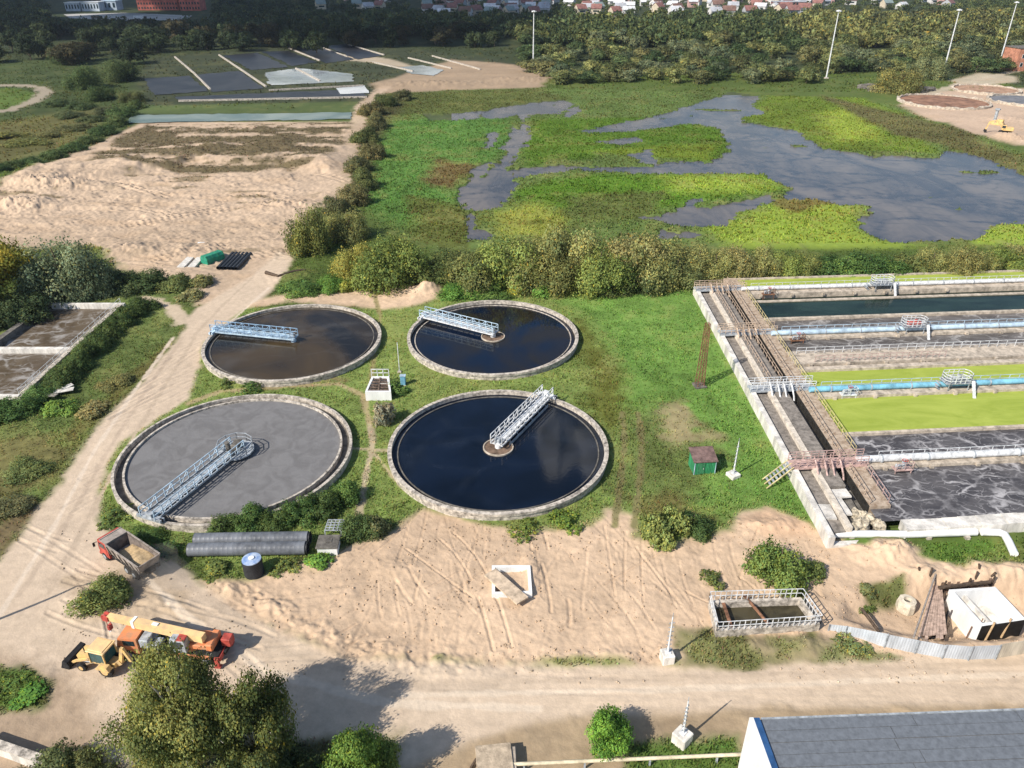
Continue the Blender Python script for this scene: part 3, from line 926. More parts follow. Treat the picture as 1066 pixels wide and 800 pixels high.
for k, (e, mr, mdk, lab, big) in enumerate(_ends):
    g = G(e[0], e[1], 1.8)
    c = TANKS[k]
    a = math.atan2(g[1] - c[1], g[0] - c[0])
    bridge(c, c[2], a, mr, mdk, lab, 1.7 if k != 2 else 2.1, big)

# ------------------------------------------------------------------ aeration basin on the right
def BX(x, y, z=0.0):
    return Vector((x, y + .079 * (x - 35), z))
XE = 122
base = BX(35, 100)
ab = thing('aeration_basin', 'large rectangular concrete basin of parallel channels, some green with duckweed', 'basin', base)
def row(mb, x0, x1, y0, y1, z0, z1):
    return mb.prism([BX(x0, y0)[:2], BX(x1, y0)[:2], BX(x1, y1)[:2], BX(x0, y1)[:2]], z0, z1)
def rowpart(name, m, x0, x1, y0, y1, z0, z1):
    return row(MB(), x0, x1, y0, y1, z0, z1).build(name, m, ab, off=base)
WZB = 1.1
for y0, y1, m in [(134.6, 139.6, W_LIME), (121.3, 128.6, W_GREEN), (115.8, 120.6, W_GREY), (108.4, 113.1, W_GREY),
                  (96.8, 102.1, W_LIME), (84.9, 94.1, W_LIME), (78.9, 84.4, W_FOAM), (67.3, 77.0, W_FOAM)]:
    q = MB()
    q.add([BX(41.3, y0, WZB), BX(XE, y0, WZB), BX(XE, y1, WZB), BX(41.3, y1, WZB)], [(0, 1, 2, 3)])
    q.build('channel_water', m, ab, off=base)
for y0, y1, zt, m in [(139.6, 140.2, 1.35, CONC_T), (128.6, 129.3, 1.3, CONC_T), (131.6, 134.6, 1.55, CONC_T), (120.6, 121.3, 1.5, CONC_T), (113.1, 115.8, 1.5, CONC_T),
                   (104.2, 108.4, 1.5, CONC_T), (102.1, 103.2, 1.5, CONC_T), (94.1, 96.8, 1.5, CONC_T), (84.4, 84.9, 1.5, CONC_T), (77.0, 78.9, 1.5, CONC_T)]:
    rowpart('divider_wall', m, 43.7, XE, y0, y1, -.7, zt)
rowpart('gap_floor', CONC_D, 43.7, XE, 103.2, 104.2, -.7, .5)
rowpart('gap_floor', W_GREEN, 43.7, XE, 129.3, 131.6, -.7, .6)
# corbels along the dividers
for y in (113.1, 104.2, 94.1, 77.0, 131.6):
    x = 46
    while x < 84:
        row(MB(), x, x + .5, y - .35, y, 1.0, 1.44).build('corbel', CONC_T, ab, off=base)
        x += 6.0
# left collector: wall, two channels, slab, slot, walkway
rowpart('outer_wall', CONC_W, 34.5, 35.25, 64.6, 136.2, -.7, 1.55)
rowpart('channel_bed', SLAB, 35.25, 37.1, 66.0, 136.2, -.7, 1.0)
rowpart('curb', mat('cream_curb', (.68, .60, .50), .85, .3, 1.2, .3, 4), 37.1, 37.75, 66.0, 136.2, -.7, 1.62)
rowpart('cover_slab', SLAB, 37.75, 39.9, 73.6, 136.2, -.7, 1.48)
rowpart('slot_floor', CONC_D, 39.9, 41.2, 66.0, 136.2, -.7, .1)
rowpart('slot_wall', mat('near_black_concrete', (.035, .032, .028), .7, .4, 1.5), 41.12, 41.197, 69.6, 136.2, .1, 1.46)  # thin near-black liner along the walkway side of the slot
rowpart('broken_channel', CONC_D, 37.75, 40.2, 66.0, 73.6, -.7, .6)
rowpart('walkway', mat('walkway_slab', (.43, .35, .27), .9, .4, 1.4, .4, 4, col2=(.23, .155, .10)), 41.2, 43.7, 69.5, 140, -.7, 1.5)
rowpart('end_wall', CONC_W, 35.25, 43.7, 64.6, 65.3, -.7, .35)
# lower end: white block wall with breaks
rb = random.Random(3)
q = MB()
x = 43.9
while x < XE:
    l = rb.uniform(1.8, 3.2)
    row(q, x, x + l - .06, 65.5 + rb.uniform(-.1, .1), 67.3, -.7, 1.25 + rb.uniform(-.12, .15))
    x += l
q.build('block_wall', CONC_W, ab, off=base)
# broken slabs and foam at the lower end
q = MB()
for x, y, z, sx, sy, a in [(38.9, 72.5, 1.2, 2.0, 1.5, .1), (36.1, 69.4, 1.12, 1.5, 2.6, -.05), (38.3, 70.5, 1.1, .9, 3.6, .06)]:
    p = BX(x, y, z)
    q.box(p, (sx, sy, .22), a)
q.build('broken_slab', CONC_W, ab, off=base)
def blob(mb, c, r, seed, flat=.6, n=10):
    rr = np.random.RandomState(seed)
    ph = rr.uniform(0, 6.28, 6)
    vs, fs = [], []
    for i in range(n + 1):
        la = math.pi * i / n
        for j in range(n * 2):
            lo = math.pi * j / n
            k = 1 + .18 * math.sin(3 * lo + ph[0]) * math.sin(la) + .14 * math.sin(5 * la + ph[1] + lo) + .1 * math.sin(7 * lo + ph[2])
            vs.append((c[0] + r[0] * k * math.sin(la) * math.cos(lo), c[1] + r[1] * k * math.sin(la) * math.sin(lo), c[2] + r[2] * k * math.cos(la)))
    for i in range(n):
        for j in range(n * 2):
            fs.append((i * n * 2 + j, (i + 1) * n * 2 + j, (i + 1) * n * 2 + (j + 1) % (n * 2), i * n * 2 + (j + 1) % (n * 2)))
    return mb.add(vs, fs)
q = MB()
for k, (x, y, r) in enumerate([(39.3, 67.3, .8), (40.2, 68.2, .9), (39.6, 69.0, .7), (41.3, 67.0, .7), (38.4, 66.9, .5)]):
    blob(q, BX(x, y, .9), (r, r * 1.2, r * .7), k)
q.build('foam_heap', mat('tan_foam', (.52, .45, .34), .95, .4, 2.5, .6, 6), ab, True, off=base)

# air pipes on the dividers (each one a thing)
def pipe_run(name, label, y, z, r, m, x0=43, x1=XE, cat='pipe', group='air pipes along the channels', n=12, joints=True):
    p0 = BX(x0, y, z)
    t = thing(name, label, cat, p0, 0, group)
    MB().tube([p0, BX(x1, y, z)], r, n).build('tube', m, t, True, off=p0)
    if joints:
        q = MB()
        x = x0 + 3
        while x < x1:
            q.tube([BX(x, y, z), BX(x + .16, y, z)], r * 1.22, n)
            q.bar(BX(x + .1, y, z), BX(x + .1, y, 1.4), .22, .22)
            x += 6
        q.build('flanges', STEEL_G, t, off=p0)
    return t
pipe_run('air_pipe', 'long whitish air pipe beside the strip of bright green at the far edge', 133.3, 2.0, .38, STEEL_W)
pipe_run('air_pipe', 'pale blue air pipe between the two foamy grey channels', 114.3, 1.95, .42, STEEL_LB)
pipe_run('air_pipe', 'bright blue air pipe between the two duckweed channels', 95.6, 1.95, .42, STEEL_C)
pipe_run('air_pipe', 'thick white air pipe nearest the camera between dark foamy channels', 78.1, 1.95, .45, STEEL_W)
def rail_thing(label, pts, m, step=1.5, h=1.1, w=.06, group='guard railings of the basin'):
    t = MB()
    railing(t, pts, h, step, w)
    o = t.build('guard_railing', m, None, off=pts[0])
    o.location = pts[0]
    tag(o, label, 'railing', group)
    return o
rail_thing('white guard railing along the pale blue air pipe', [BX(45, 115.3, 1.5), BX(XE, 115.3, 1.5)], STEEL_LB)
rail_thing('white guard railing on the walkway wall beside the gap', [BX(45, 107.5, 1.5), BX(XE, 107.5, 1.5)], STEEL_W)
rail_thing('salmon guard railing on the front edge of the gap wall', [BX(47, 104.6, 1.5), BX(68, 104.6, 1.5)], RAIL_P, 1.0)
rail_thing('pale guard railing along the bright blue air pipe', [BX(45, 96.5, 1.5), BX(XE, 96.5, 1.5)], STEEL_LB)
rail_thing('white guard railing along the thick white air pipe', [BX(46, 78.7, 1.5), BX(XE, 78.7, 1.5)], STEEL_W)
rail_thing('thin white guard railing along the far whitish air pipe', [BX(45, 134.3, 1.5), BX(XE, 134.3, 1.5)], STEEL_W)
rail_thing('long yellowish guard railing on the channel side of the collector walkway', [BX(43.55, 80, 1.5), BX(43.55, 138, 1.5)], RAIL_Y)
rail_thing('tan guard railing on the inner edge of the collector walkway', [BX(41.35, 79, 1.5), BX(41.35, 138, 1.5)], RAIL_T)
rail_thing('rusty pink guard railing at the broken lower end of the walkway', [BX(43.55, 70, 1.5), BX(43.55, 76.5, 1.5)], RAIL_P)
rail_thing('tan guard railing at the broken lower end facing the slot', [BX(41.35, 70, 1.5), BX(41.35, 76.5, 1.5)], RAIL_T)
rail_thing('tan guard railing on the cover slab between the two upper cross bridges', [BX(38.1, 99, 1.5), BX(38.1, 134, 1.5)], RAIL_T)
rail_thing('second tan railing in the middle of the upper cover slab', [BX(39.9, 99, 1.5), BX(39.9, 134, 1.5)], RAIL_T)

def cross_bridge(y, label, mr, stairs=False):
    o = BX(34.6, y)
    t = thing('cross_bridge', label, 'footbridge', o, 0, 'footbridges over the collector channels')
    q = MB()
    q.prism([BX(34.4, y - .8)[:2], BX(44, y - .8)[:2], BX(44, y + .8)[:2], BX(34.4, y + .8)[:2]], 1.72, 1.86)
    for dy in (-.78, .78):
        q.bar(BX(34.4, y + dy, 1.6), BX(44, y + dy, 1.6), .12, .26)
    q.build('deck', STEEL_G if not stairs else RAIL_P, t, off=o)
    for dy in (-.8, .8):
        r = MB()
        railing(r, [BX(34.4, y + dy, 1.86), BX(44, y + dy, 1.86)], 1.15, 1.0, .075, 3)
        r.build('railing', mr, t, off=o)
    for x in (37.2, 38.3, 39.2, 40.3):
        r = MB()
        r.tube([BX(x, y - .5, 2.9), BX(x, y - 1.2, 2.6), BX(x + .15, y - 2.2, 1.5), BX(x + .15, y - 2.6, .9)], .11, 8)
        r.tube([BX(x, y - .4, 1.8), BX(x, y - .4, 3.3)], .07, 6)
        r.build('valve_pipe', mr, t, True, off=o)
    if stairs:
        for dy in (-.9, 0, .9):
            MB().bar(BX(34.6, y + dy, 1.9), BX(31.0, y + dy - 1.6, .15), .13).build('stair_rail', RAIL_Y, t, off=o)
        s = MB()
        for k in range(7):
            f = k / 7
            p = BX(34.3 - 3.2 * f, y - 1.4 * f, 1.7 - 1.6 * f)
            s.box(p, (.3, 1.7, .06), .079)
        s.build('steps', STEEL_G, t, off=o)
    return t
cross_bridge(134.6, 'brown railed footbridge at the far end of the collector by the hedge', RAIL_T)
cross_bridge(115.6, 'brown railed footbridge in line with the pale blue air pipe', RAIL_T)
cross_bridge(96.9, 'pale railed footbridge in line with the bright blue air pipe', STEEL_W)
cross_bridge(78.0, 'salmon footbridge nearest the camera with yellow stair rails to the grass', RAIL_P, True)

def cage(x, y, label, red=False):
    o = BX(x, y, 1.5)
    t = thing('service_platform', label, 'platform', o, .079, 'caged service platforms over the pipes')
    q = MB(); q.box((0, 0, 1.15), (4.0, 2.0, .1))
    for a in (-1.5, 1.5):
        for b in (-.9, .9):
            q.bar((a, b, 0), (a, b, 1.15), .1)
    q.build('deck', STEEL_G, t)
    r = MB()
    oct_ = [(-2.0, -.5), (-1.5, -1), (1.5, -1), (2.0, -.5), (2.0, .5), (1.5, 1), (-1.5, 1), (-2.0, .5), (-2.0, -.5)]
    railing(r, [(a, b, 1.2) for a, b in oct_], 1.3, .7, .08, 3)
    r.build('cage_railing', STEEL_W, t)
    MB().bar((1.9, -1.0, 1.6), (1.7, -2.6, -.6), .42, .14).build('chute', STEEL_W, t)
    d = MB()
    d.box((-.6, 0, 1.6), (.9, .7, .7), 0, .1); d.tube([(.3, 0, 1.2), (.3, 0, 2.2)], .25, 10); d.box((1.0, 0, 1.5), (.6, .6, .5), 0, .08)
    d.build('drive', RED if red else STEEL_G, t)
    for a in (-3.1, 3.1):
        s = MB()
        for k in range(4):
            s.box((a - math.copysign(.28 * (k - 1.5), a), 0, .2 + .28 * k), (.28, 1.2, .06))
        s.build('steps', STEEL_G, t)
cage(69.5, 132.3, 'caged white service platform on the far whitish air pipe')
cage(67.0, 114.0, 'caged white service platform with red drive on the pale blue pipe', True)
cage(64.6, 95.2, 'caged white service platform on the bright blue pipe at the right edge')
def drive_rig(x, y, label, m):
    o = BX(x, y, 1.5)
    t = thing('valve_drive', label, 'machine', o, .079, 'valve drives on the air pipes')
    q = MB(); q.box((0, -.9, .1), (2.2, 1.0, .14)); q.bar((-1, -1.3, 0), (-1, -1.3, -.9), .1); q.bar((1, -1.3, 0), (1, -1.3, -.9), .1)
    railing(q, [(-1.1, -1.4, .17), (1.1, -1.4, .17), (1.1, -.4, .17)], 1.0, 1.1, .06)
    q.build('bracket', m, t)
    q = MB(); q.tube([(.2, -.8, .1), (.2, -.8, 1.0)], .3, 10); q.box((-.5, -.8, .4), (.6, .5, .5), 0, .08)
    q.build('gear_case', STEEL_G, t)
    q = MB(); q.lathe([(.32, 1.2), (.38, 1.24), (.32, 1.28), (.26, 1.24)], (.2, -.8, 0), 14, True); q.bar((.2, -.8, 1.0), (.2, -.8, 1.3), .07)
    q.build('hand_wheel', RED, t)
drive_rig(48.3, 95.4, 'grey valve drive under the bright blue pipe near the footbridge', STEEL_W)
drive_rig(48.0, 77.2, 'grey valve drive with red hand wheel on the thick white pipe', RAIL_P)
drive_rig(47.5, 132.4, 'rusty valve drive at the start of the far whitish pipe', RUST)
drive_rig(46.6, 113.2, 'rusty valve drive at the start of the pale blue pipe', RUST)

# white pipe along the lower end, with its bend to the right
t = thing('insulated_pipe', 'thick white pipe lying along the front of the basin and bending toward the excavation', 'pipe', BX(36, 64.2))
o = BX(36, 64.2)
def pa(px, py, z=.55): return V3(px, py, z)
MB().tube([pa(868, 556), pa(940, 556.5), pa(1016, 554)], .42, 14).build('long_section', WHITE, t, True, off=o)
MB().tube([pa(1022, 554), pa(1040, 554.5), pa(1046, 557), pa(1050, 564), pa(1056, 577, .5)], .42, 14).build('bend_section', WHITE, t, True, off=o)
for a in (885, 925, 965, 1005): MB().box(V3(a, 558, .1), (.5, 1.2, .5)).build('support', CONC, t, off=o)

# ------------------------------------------------------------------ basin at the left edge
o = (-78, 113, 0)
lb = thing('settling_channel', 'sunken concrete basin with two channels of foamy brown water by the willow', 'basin', o)
for y0, y1 in ((97.2, 112.0), (112.9, 130.0)):
    q = MB(); q.add([(-95, y0, -.35), (-72.4, y0, -.35), (-72.4, y1, -.35), (-95 if y0 < 100 else -84.6, y1, -.35), (-95 if y0 < 100 else -85.4, y0, -.35)], [(0, 1, 2, 3, 4)])
    q.build('channel_water', W_LEFT, lb, off=o)
q = MB()
q.box((-78.3, 130.3, 0), (14, .7, 1.2)); q.box((-84, 112.45, -.1), (24, .9, 1.1)); q.box((-84, 96.9, 0), (24, .7, 1.2))
q.build('cross_wall', CONC_W, lb, off=o)
MB().prism([(-71.7, 96.5), (-72.5, 96.5), (-72.5, 130.6), (-71.7, 130.6)], -.9, .5).build('right_wall', CONC, lb, off=o)
MB().prism([(-85.4, 112), (-86.6, 112), (-85.4, 131), (-84.6, 131)], -.9, .7).build('left_wall', CONC_D, lb, off=o)
q = MB(); railing(q, [(-72.0, 97, .5), (-72.0, 130.4, .5)], 1.1, 2.0, .05); q.build('railing', STEEL_W, lb, off=o)
# ------------------------------------------------------------------ small structures
def chamber(name, label, cat, corners, z0, z1, th, m, m_floor, floor_z):
    c = Vector((sum(p[0] for p in corners) / 4, sum(p[1] for p in corners) / 4, 0))
    t = thing(name, label, cat, c)
    q = MB()
    cs = [Vector((p[0], p[1])) for p in corners]
    cen = sum(cs, Vector((0, 0))) / 4
    inn = []
    for p in cs:
        d = cen - p
        inn.append(p + Vector((math.copysign(th, d.x), math.copysign(th, d.y))))
    for i in range(4):
        j = (i + 1) % 4
        q.prism([cs[i], cs[j], inn[j], inn[i]], z0, z1)
    q.build('wall', m, t, off=c)
    f = MB(); f.add([(*p, floor_z) for p in inn], [(0, 1, 2, 3)]); f.build('floor', m_floor, t, off=c)
    return t, c, inn

# open box in the sand lot with a slab across it
cs = [G(512, 589, .55), G(552, 589, .55), G(554, 618, .55), G(512, 619, .55)]
t, c, inn = chamber('concrete_pit', 'open white concrete box sunk in the bare sand', 'pit', cs, -2.2, .6, .32, WHITE, CONC, -1.3)
a, b = V3(510, 596, .72), V3(544, 626, .72)
q = MB(); q.bar(a, b, 1.5, .2); o = q.build('cover_slab', mat('sandy_slab', (.60, .47, .34), .95, .3, 1.4, .3, 5), None, off=a); o.location = a
tag(o, 'sand coloured slab lying diagonally across the open white box', 'slab')

# railed pit on the right
cs = [G(738, 625, .9), G(834, 622, .9), G(854, 650, .9), G(746, 657, .9)]
t, c, inn = chamber('settling_pit', 'railed rectangular concrete pit of murky water beside the round bush', 'pit', cs, -1.5, .9, .35, CONC, CONC_D, -1.3)
q = MB(); q.add([(*p, .15) for p in inn], [(0, 1, 2, 3)]); q.build('water', water_mat('pit_water', (.035, .030, .018), (.07, .06, .035), .3, .5, bump=.2), t, off=c)
q = MB()
ring = [Vector((p[0], p[1], .9)) for p in cs]
railing(q, [ring[0], ring[1], ring[2], ring[3], ring[0]], 1.15, .55, .06, 2)
q.build('railing', STEEL_W, t, off=c)
MB().tube([V3(775, 620, .8), V3(800, 650, .8)], .16, 8).build('cross_pipe', RUST, t, True, off=c); MB().bar(V3(752, 625, .8), V3(762, 655, .8), .3, .12).build('cross_beam', RUST, t, off=c)

# valve chamber between the tanks
cs = [G(387, 392, 1.5), G(405, 392, 1.5), G(407, 408, 1.5), G(380, 408, 1.5)]
t, c, inn = chamber('valve_chamber', 'small white walled chamber with rusty beams on the grass between the tanks', 'chamber', cs, -.3, 1.5, .3, WHITE, CONC_D, .2)
q = MB()
for k in range(5):
    f = (k + .5) / 5
    q.bar(Vector((*inn[0], 1.35)).lerp(Vector((*inn[3], 1.35)), f), Vector((*inn[1], 1.35)).lerp(Vector((*inn[2], 1.35)), f), .35, .12)
q.bar(Vector((*inn[0], 1.45)).lerp(Vector((*inn[1], 1.45)), .5), Vector((*inn[3], 1.45)).lerp(Vector((*inn[2], 1.45)), .5), .2, .1)
q.build('beams', mat('rusty_beams', (.17, .12, .09), .9, .5, 2), t, off=c)
q = MB(); railing(q, [Vector((*cs[0], 1.5)), Vector((*cs[1], 1.5))], 1.2, 1.0, .09); q.build('railing', STEEL_W, t, off=c)

g = G(416, 388)
t = thing('sensor_post', 'thin white post on the grass beside the white walled chamber', 'post', (*g, 0))
MB().tube([(0, 0, -.2), (0, 0, 5.2)], .06, 8).build('pole', STEEL_W, t)
MB().box((0, 0, .1), (.6, .6, .3), 0, .05).build('footing', CONC, t)
g = G(420, 401)
t = thing('control_cabinet', 'upright cyan control cabinet on the grass beside the post', 'cabinet', (*g, 0))
q = MB(); q.box((0, 0, .85), (.75, .6, 1.5), 0, .03); q.box((0, -.31, .85), (.6, .03, 1.3)); q.build('body', STEEL_C, t)
MB().box((0, 0, 1.65), (.9, .75, .08), 0, .02).build('roof', STEEL_LB, t)
MB().box((0, 0, .05), (.8, .65, .12)).build('plinth', CONC, t)

# green shed
g = G(730, 488)
t = thing('green_shed', 'small green metal shed with brown pitched roof on the grass', 'shed', (*g, 0), .08)
GRN = mat('green_metal', (.045, .27, .12), .55, .25, 1.2, streak=1)
q = MB(); q.prism([(-1.35, -1.2), (1.35, -1.2), (1.35, 1.2), (-1.35, 1.2)], -.1, 1.9)
for k in range(14): q.bar((-1.3 + k * .2, -1.215, 0), (-1.3 + k * .2, -1.215, 1.9), .05, .04)
q.build('wall', GRN, t)
q = MB(); q.extrude([(-1.35, 1.86), (1.35, 2.36), (1.35, 2.46), (-1.35, 1.96)], (0, 0, 0), (0, 1, 0), (0, 0, 1), (1, 0, 0), 3.1)
q.build('roof', mat('brown_roof', (.20, .13, .115), .8, .4, 1.5), t)
d = MB(); d.box((-.5, -1.26, .9), (.85, .05, 1.7)); d = d.build('door', mat('green_door', (.055, .23, .11), .6, .3, 2), t)
MB().bar((-.2, -1.31, .8), (-.2, -1.31, 1.0), .05).build('handle', STEEL_W, d)
q = MB()
for s in (-1.33, 1.33): q.bar((s, -1.23, 0), (s, -1.23, 1.9), .08)
q.build('corner_trim', STEEL_LB, t)

# lightning masts on concrete blocks
def mast(px, py, h, label, block, rz):
    g = G(px, py)
    t = thing('lightning_mast', label, 'mast', (*g, 0), rz, 'white masts on concrete blocks')
    q = MB(); q.box((0, 0, block[1] / 2 - .1), (block[0], block[0], block[1] + .2), 0, .08); q.build('base_block', CONC_W, t)
    q = MB(); q.tube([(0, 0, block[1]), (0, 0, h * .5), (0, 0, h)], [.11, .085, .06], 10)
    q.box((0, 0, block[1] + .04), (.5, .5, .08)); q.build('pole', STEEL_W, t, True)
    q = MB()
    for k in range(7):
        z = block[1] + .5 + k * (h - block[1] - .7) / 7
        q.bar((-.26, 0, z), (.26, 0, z), .06)
    q.tube([(0, 0, h), (0, 0, h + .5)], .03, 6)
    q.build('pegs', STEEL_G, t)
mast(763, 496, 5.2, 'thin white mast on a flat white block near the green shed', (1.35, .5), .5)
mast(694, 688, 5.6, 'white mast on a concrete cube at the grass edge above the road', (1.15, 1.1), .15)
mast(709.5, 772, 5.0, 'white mast on a tilted concrete cube below the road', (1.3, 1.1), .75)

# rusty lattice mast at the basin wall
g = G(728, 402)
t = thing('lattice_mast', 'rusty brown lattice mast standing in the grass by the basin wall', 'mast', (*g, 0), .2)
q = MB()
hh, w0, w1 = 10.4, .52, .26
for i, j in ((-1, -1), (1, -1), (1, 1), (-1, 1)):
    q.bar((i * w0, j * w0, -.2), (i * w1, j * w1, hh), .10)
for k in range(12):
    z0, z1 = hh * k / 12, hh * (k + 1) / 12
    a, b = w0 + (w1 - w0) * k / 12, w0 + (w1 - w0) * (k + 1) / 12
    for (i, j), (m, n) in (((-1, -1), (1, -1)), ((1, -1), (1, 1)), ((1, 1), (-1, 1)), ((-1, 1), (-1, -1))):
        q.bar((i * a, j * a, z0), (m * b, n * b, z1), .045); q.bar((i * b, j * b, z1), (m * b, n * b, z1), .045)
q.build('lattice', RUST, t)
MB().box((0, 0, .05), (1.7, 1.7, .3)).build('footing', CONC_D, t)

# two large pipes lying by the road, a tank and a well beside them
def long_pipe(a, b, r, m, label):
    a, b = Vector(a), Vector(b)
    t = thing('sewer_pipe', label, 'pipe', a, 0, 'large grey pipes by the sludge tank')
    d = (b - a).normalized()
    L = (b - a).length
    n = int(L / .5)
    pts, rs = [], []
    for k in range(n):
        for f, s in ((0, 1), (.35, 1), (.42, 1.006), (.52, 1.006), (.58, 1)):
            pts.append(a + d * (L * (k + f) / n)); rs.append(r * s)
    MB().tube(pts, rs, 26, False).build('tube', m, t, True, off=a)
    q = MB()
    for s in (0, 1):
        p = a + d * (L * s)
        dd = d if s == 0 else -d
        q.tube([p - dd * .01, p - dd * .02], [r * 1.02, r * .86], 26, False)
        q.tube([p - dd * .02, p + dd * 1.2], [r * .86, r * .86], 26, False)
    q.build('rim', BLACKPL, t, off=a)
long_pipe(V3(203, 562, .75), V3(323, 560, .75), .74, GREYPL, 'long grey pipe lying against the bushes under the sludge tank')
p = G(203, 562, .75); p2 = G(323, 560, .75)
long_pipe((p[0] - .1, p[1] - 1.62, .74), (p2[0] + .1, p2[1] - 1.62, .74), .74, GREYPL, 'long grey pipe on the road side of its twin')
g = G(265, 597)
t = thing('plastic_tank', 'upright black plastic tank with a blue and white lid by the grey pipes', 'tank', (*g, 0))
prof = [(0, -.1), (.95, -.1), (1.0, 0)]
for k in range(9): prof += [(1.0, .05 + k * .2), (1.03, .1 + k * .2), (1.0, .16 + k * .2)]
prof += [(1.0, 1.9), (0, 1.92)]
MB().lathe(prof, n=28).build('body', BLACKPL, t, True)
MB().lathe([(.98, 1.93), (.98, 2.02), (.75, 2.08), (0, 2.1)], n=28).build('lid', mat('blue_lid', (.16, .26, .48), .35, .2, 1, col2=(.62, .68, .74)), t, True)
MB().lathe([(.3, 2.1), (.3, 2.2), (0, 2.22)], n=16).build('hatch', WHITE, t, True)
g = G(343, 573)
t = thing('well_chamber', 'small white chamber with brown lid at the end of the grey pipes', 'chamber', (*g, 0), .03)
MB().box((0, 0, .5), (2.1, 1.9, 1.2)).build('wall', WHITE, t)
q = MB(); q.box((0, 0, 1.2), (2.4, 2.2, .14), 0, .03); q.box((.1, .1, 1.3), (.6, .6, .06)); q.build('lid', CONC_D, t)
g = G(349, 553)
t = thing('grating_rack', 'low rusty steel frame behind the white chamber with brown lid', 'frame', (*g, 0))
q = MB()
for k in range(5): q.bar((-.9 + .45 * k, -.9, .8), (-.9 + .45 * k, .9, .8), .1)
for k in range(5): q.bar((-.9, -.9 + .45 * k, .86), (.9, -.9 + .45 * k, .86), .1)
for i in (-.9, .9):
    for j in (-.9, .9): q.bar((i, j, -.1), (i, j, .8), .12)
q.build('grid', STEEL_G, t)

# ------------------------------------------------------------------ excavation at the right
ztop = .7
cs = [G(988, 614, ztop), G(1036, 611, ztop), G(1068, 645, ztop), G(1022, 652, ztop)]
cen = Vector((sum(p[0] for p in cs) / 4, sum(p[1] for p in cs) / 4, 0))
t = thing('concrete_tank', 'new open white concrete tank standing in the excavation, its front coated black', 'tank', cen)
C4 = [Vector(p) for p in cs]
cc = sum(C4, Vector((0, 0))) / 4
I4 = [p + (cc - p) * .13 for p in C4]
for i in range(4):
    j = (i + 1) % 4
    q = MB(); q.prism([C4[i], C4[j], I4[j], I4[i]], -2.6, ztop)
    q.build('wall', WHITE, t, off=cen)
    if i == 2 or i == 1:
        d = (C4[j] - C4[i]).normalized(); n = Vector((d.y, -d.x))
        if n.dot(C4[i] - cc) < 0: n = -n
        q = MB(); q.prism([C4[i] + n * .004, C4[j] + n * .004, C4[j] + n * .05, C4[i] + n * .05], -2.6, ztop - .03)
        q.build('coating', BITU, t, off=cen)
q = MB(); q.add([(*p, -1.55) for p in I4], [(0, 1, 2, 3)]); q.build('floor', CONC_W, t, off=cen)
q = MB(); e0, e1 = I4[0].lerp(I4[1], .28), I4[3].lerp(I4[2], .30); q.prism([e0, e0 + Vector((.28, 0)), e1 + Vector((.28, 0)), e1], -1.6, .05)
q.prism([I4[0], e0, e1, I4[3]], -1.6, -.35); q.build('partition', CONC_W, t, off=cen)

g = G(946, 622)
zz = hgt(*g)
t = thing('well_ring', 'cream concrete well cone with a round hole beside the timber shoring', 'well ring', (*g, zz - .1), .2)
MB().lathe([(.95, 0), (.95, .9), (.85, 1.3), (.40, 1.34), (.36, 1.0), (.8, .8), (.8, 0)], n=10, closed=True).build('cone', mat('cream_concrete', (.68, .60, .47), .9, .25, 1.5, .3), t)
MB().disc((0, 0, .9), .5, 12).build('hole', CONC_D, t)

def shoring(label, a, b, zb, zt, boards, tilt=.0):
    a, b = Vector(a), Vector(b)
    t = thing('timber_shoring', label, 'shoring', (a[0], a[1], zb))
    off = Vector((a[0], a[1], zb))
    r = random.Random(hash(label) % 1000 if False else len(label))
    d = (b - a).normalized(); nrm = Vector((d.y, -d.x, 0))
    q = MB()
    L = (b - a).length
    n = boards
    for k in range(n):
        f0 = L * k / n
        h = zt - zb + r.uniform(-.35, .3)
        p = a + d * (f0 + L / n / 2); p.z = zb
        q.bar(p, p + Vector((0, 0, h)) + nrm * (tilt + r.uniform(-.08, .08)), L / n * .92, .06, up=(nrm.x, nrm.y, 0))
    q.build('boards', WOOD, t, off=off)
    q = MB()
    for f in (.05, .5, .95):
        p = a + d * (L * f) + nrm * .12; p.z = zb - .3
        q.tube([p, p + Vector((0, 0, zt - zb + .9)) + nrm * tilt], .09, 8)
    q.build('stakes', WOOD_D, t, off=off)
    q = MB(); p0, p1 = a.copy(), b.copy(); p0.z = p1.z = zb + (zt - zb) * .7
    q.bar(p0 + nrm * .1, p1 + nrm * .1, .1, .16); q.build('waler', WOOD_D, t, off=off)
t = thing('timber_shoring', 'sloping panel of pinkish shoring planks between the sand slope and the white tank', 'shoring', V3(970, 606, -.4))
off = V3(970, 606, -.4)
L0, L1, R0, R1 = V3(972, 606, -.3), V3(955, 664, -.7), V3(981, 614, .35), V3(986, 660, .2)
for k in range(8):
    f0, f1 = k / 8 + .006, (k + 1) / 8 - .006
    a0, a1, b0, b1 = L0.lerp(R0, f0), L0.lerp(R0, f1), L1.lerp(R1, f0), L1.lerp(R1, f1)
    e = random.Random(k).uniform(-.05, .12)
    q = MB(); slabv = [a0, a1, b1 + (b1 - a1) * e, b0 + (b0 - a0) * e]
    q.add(slabv + [p - Vector((0, 0, .07)) for p in slabv], [(3, 2, 1, 0), (4, 5, 6, 7), (0, 1, 5, 4), (1, 2, 6, 5), (2, 3, 7, 6), (3, 0, 4, 7)])
    q.build('plank', mat('pinkish_plank', (.46, .335, .27), .9, .35, 2.5, .3, 5), t, off=off)
for f in (.15, .5, .85):
    p = R0.lerp(R1, f); MB().bar(p - Vector((-.1, 0, 2)), p + Vector((.1, 0, .5)), .16).build('stake', WOOD_D, t, off=off)
shoring('row of wooden shoring boards behind the new white tank', V3(978, 612, 0), V3(1034, 606, 0), -1.6, .5, 18, .1)
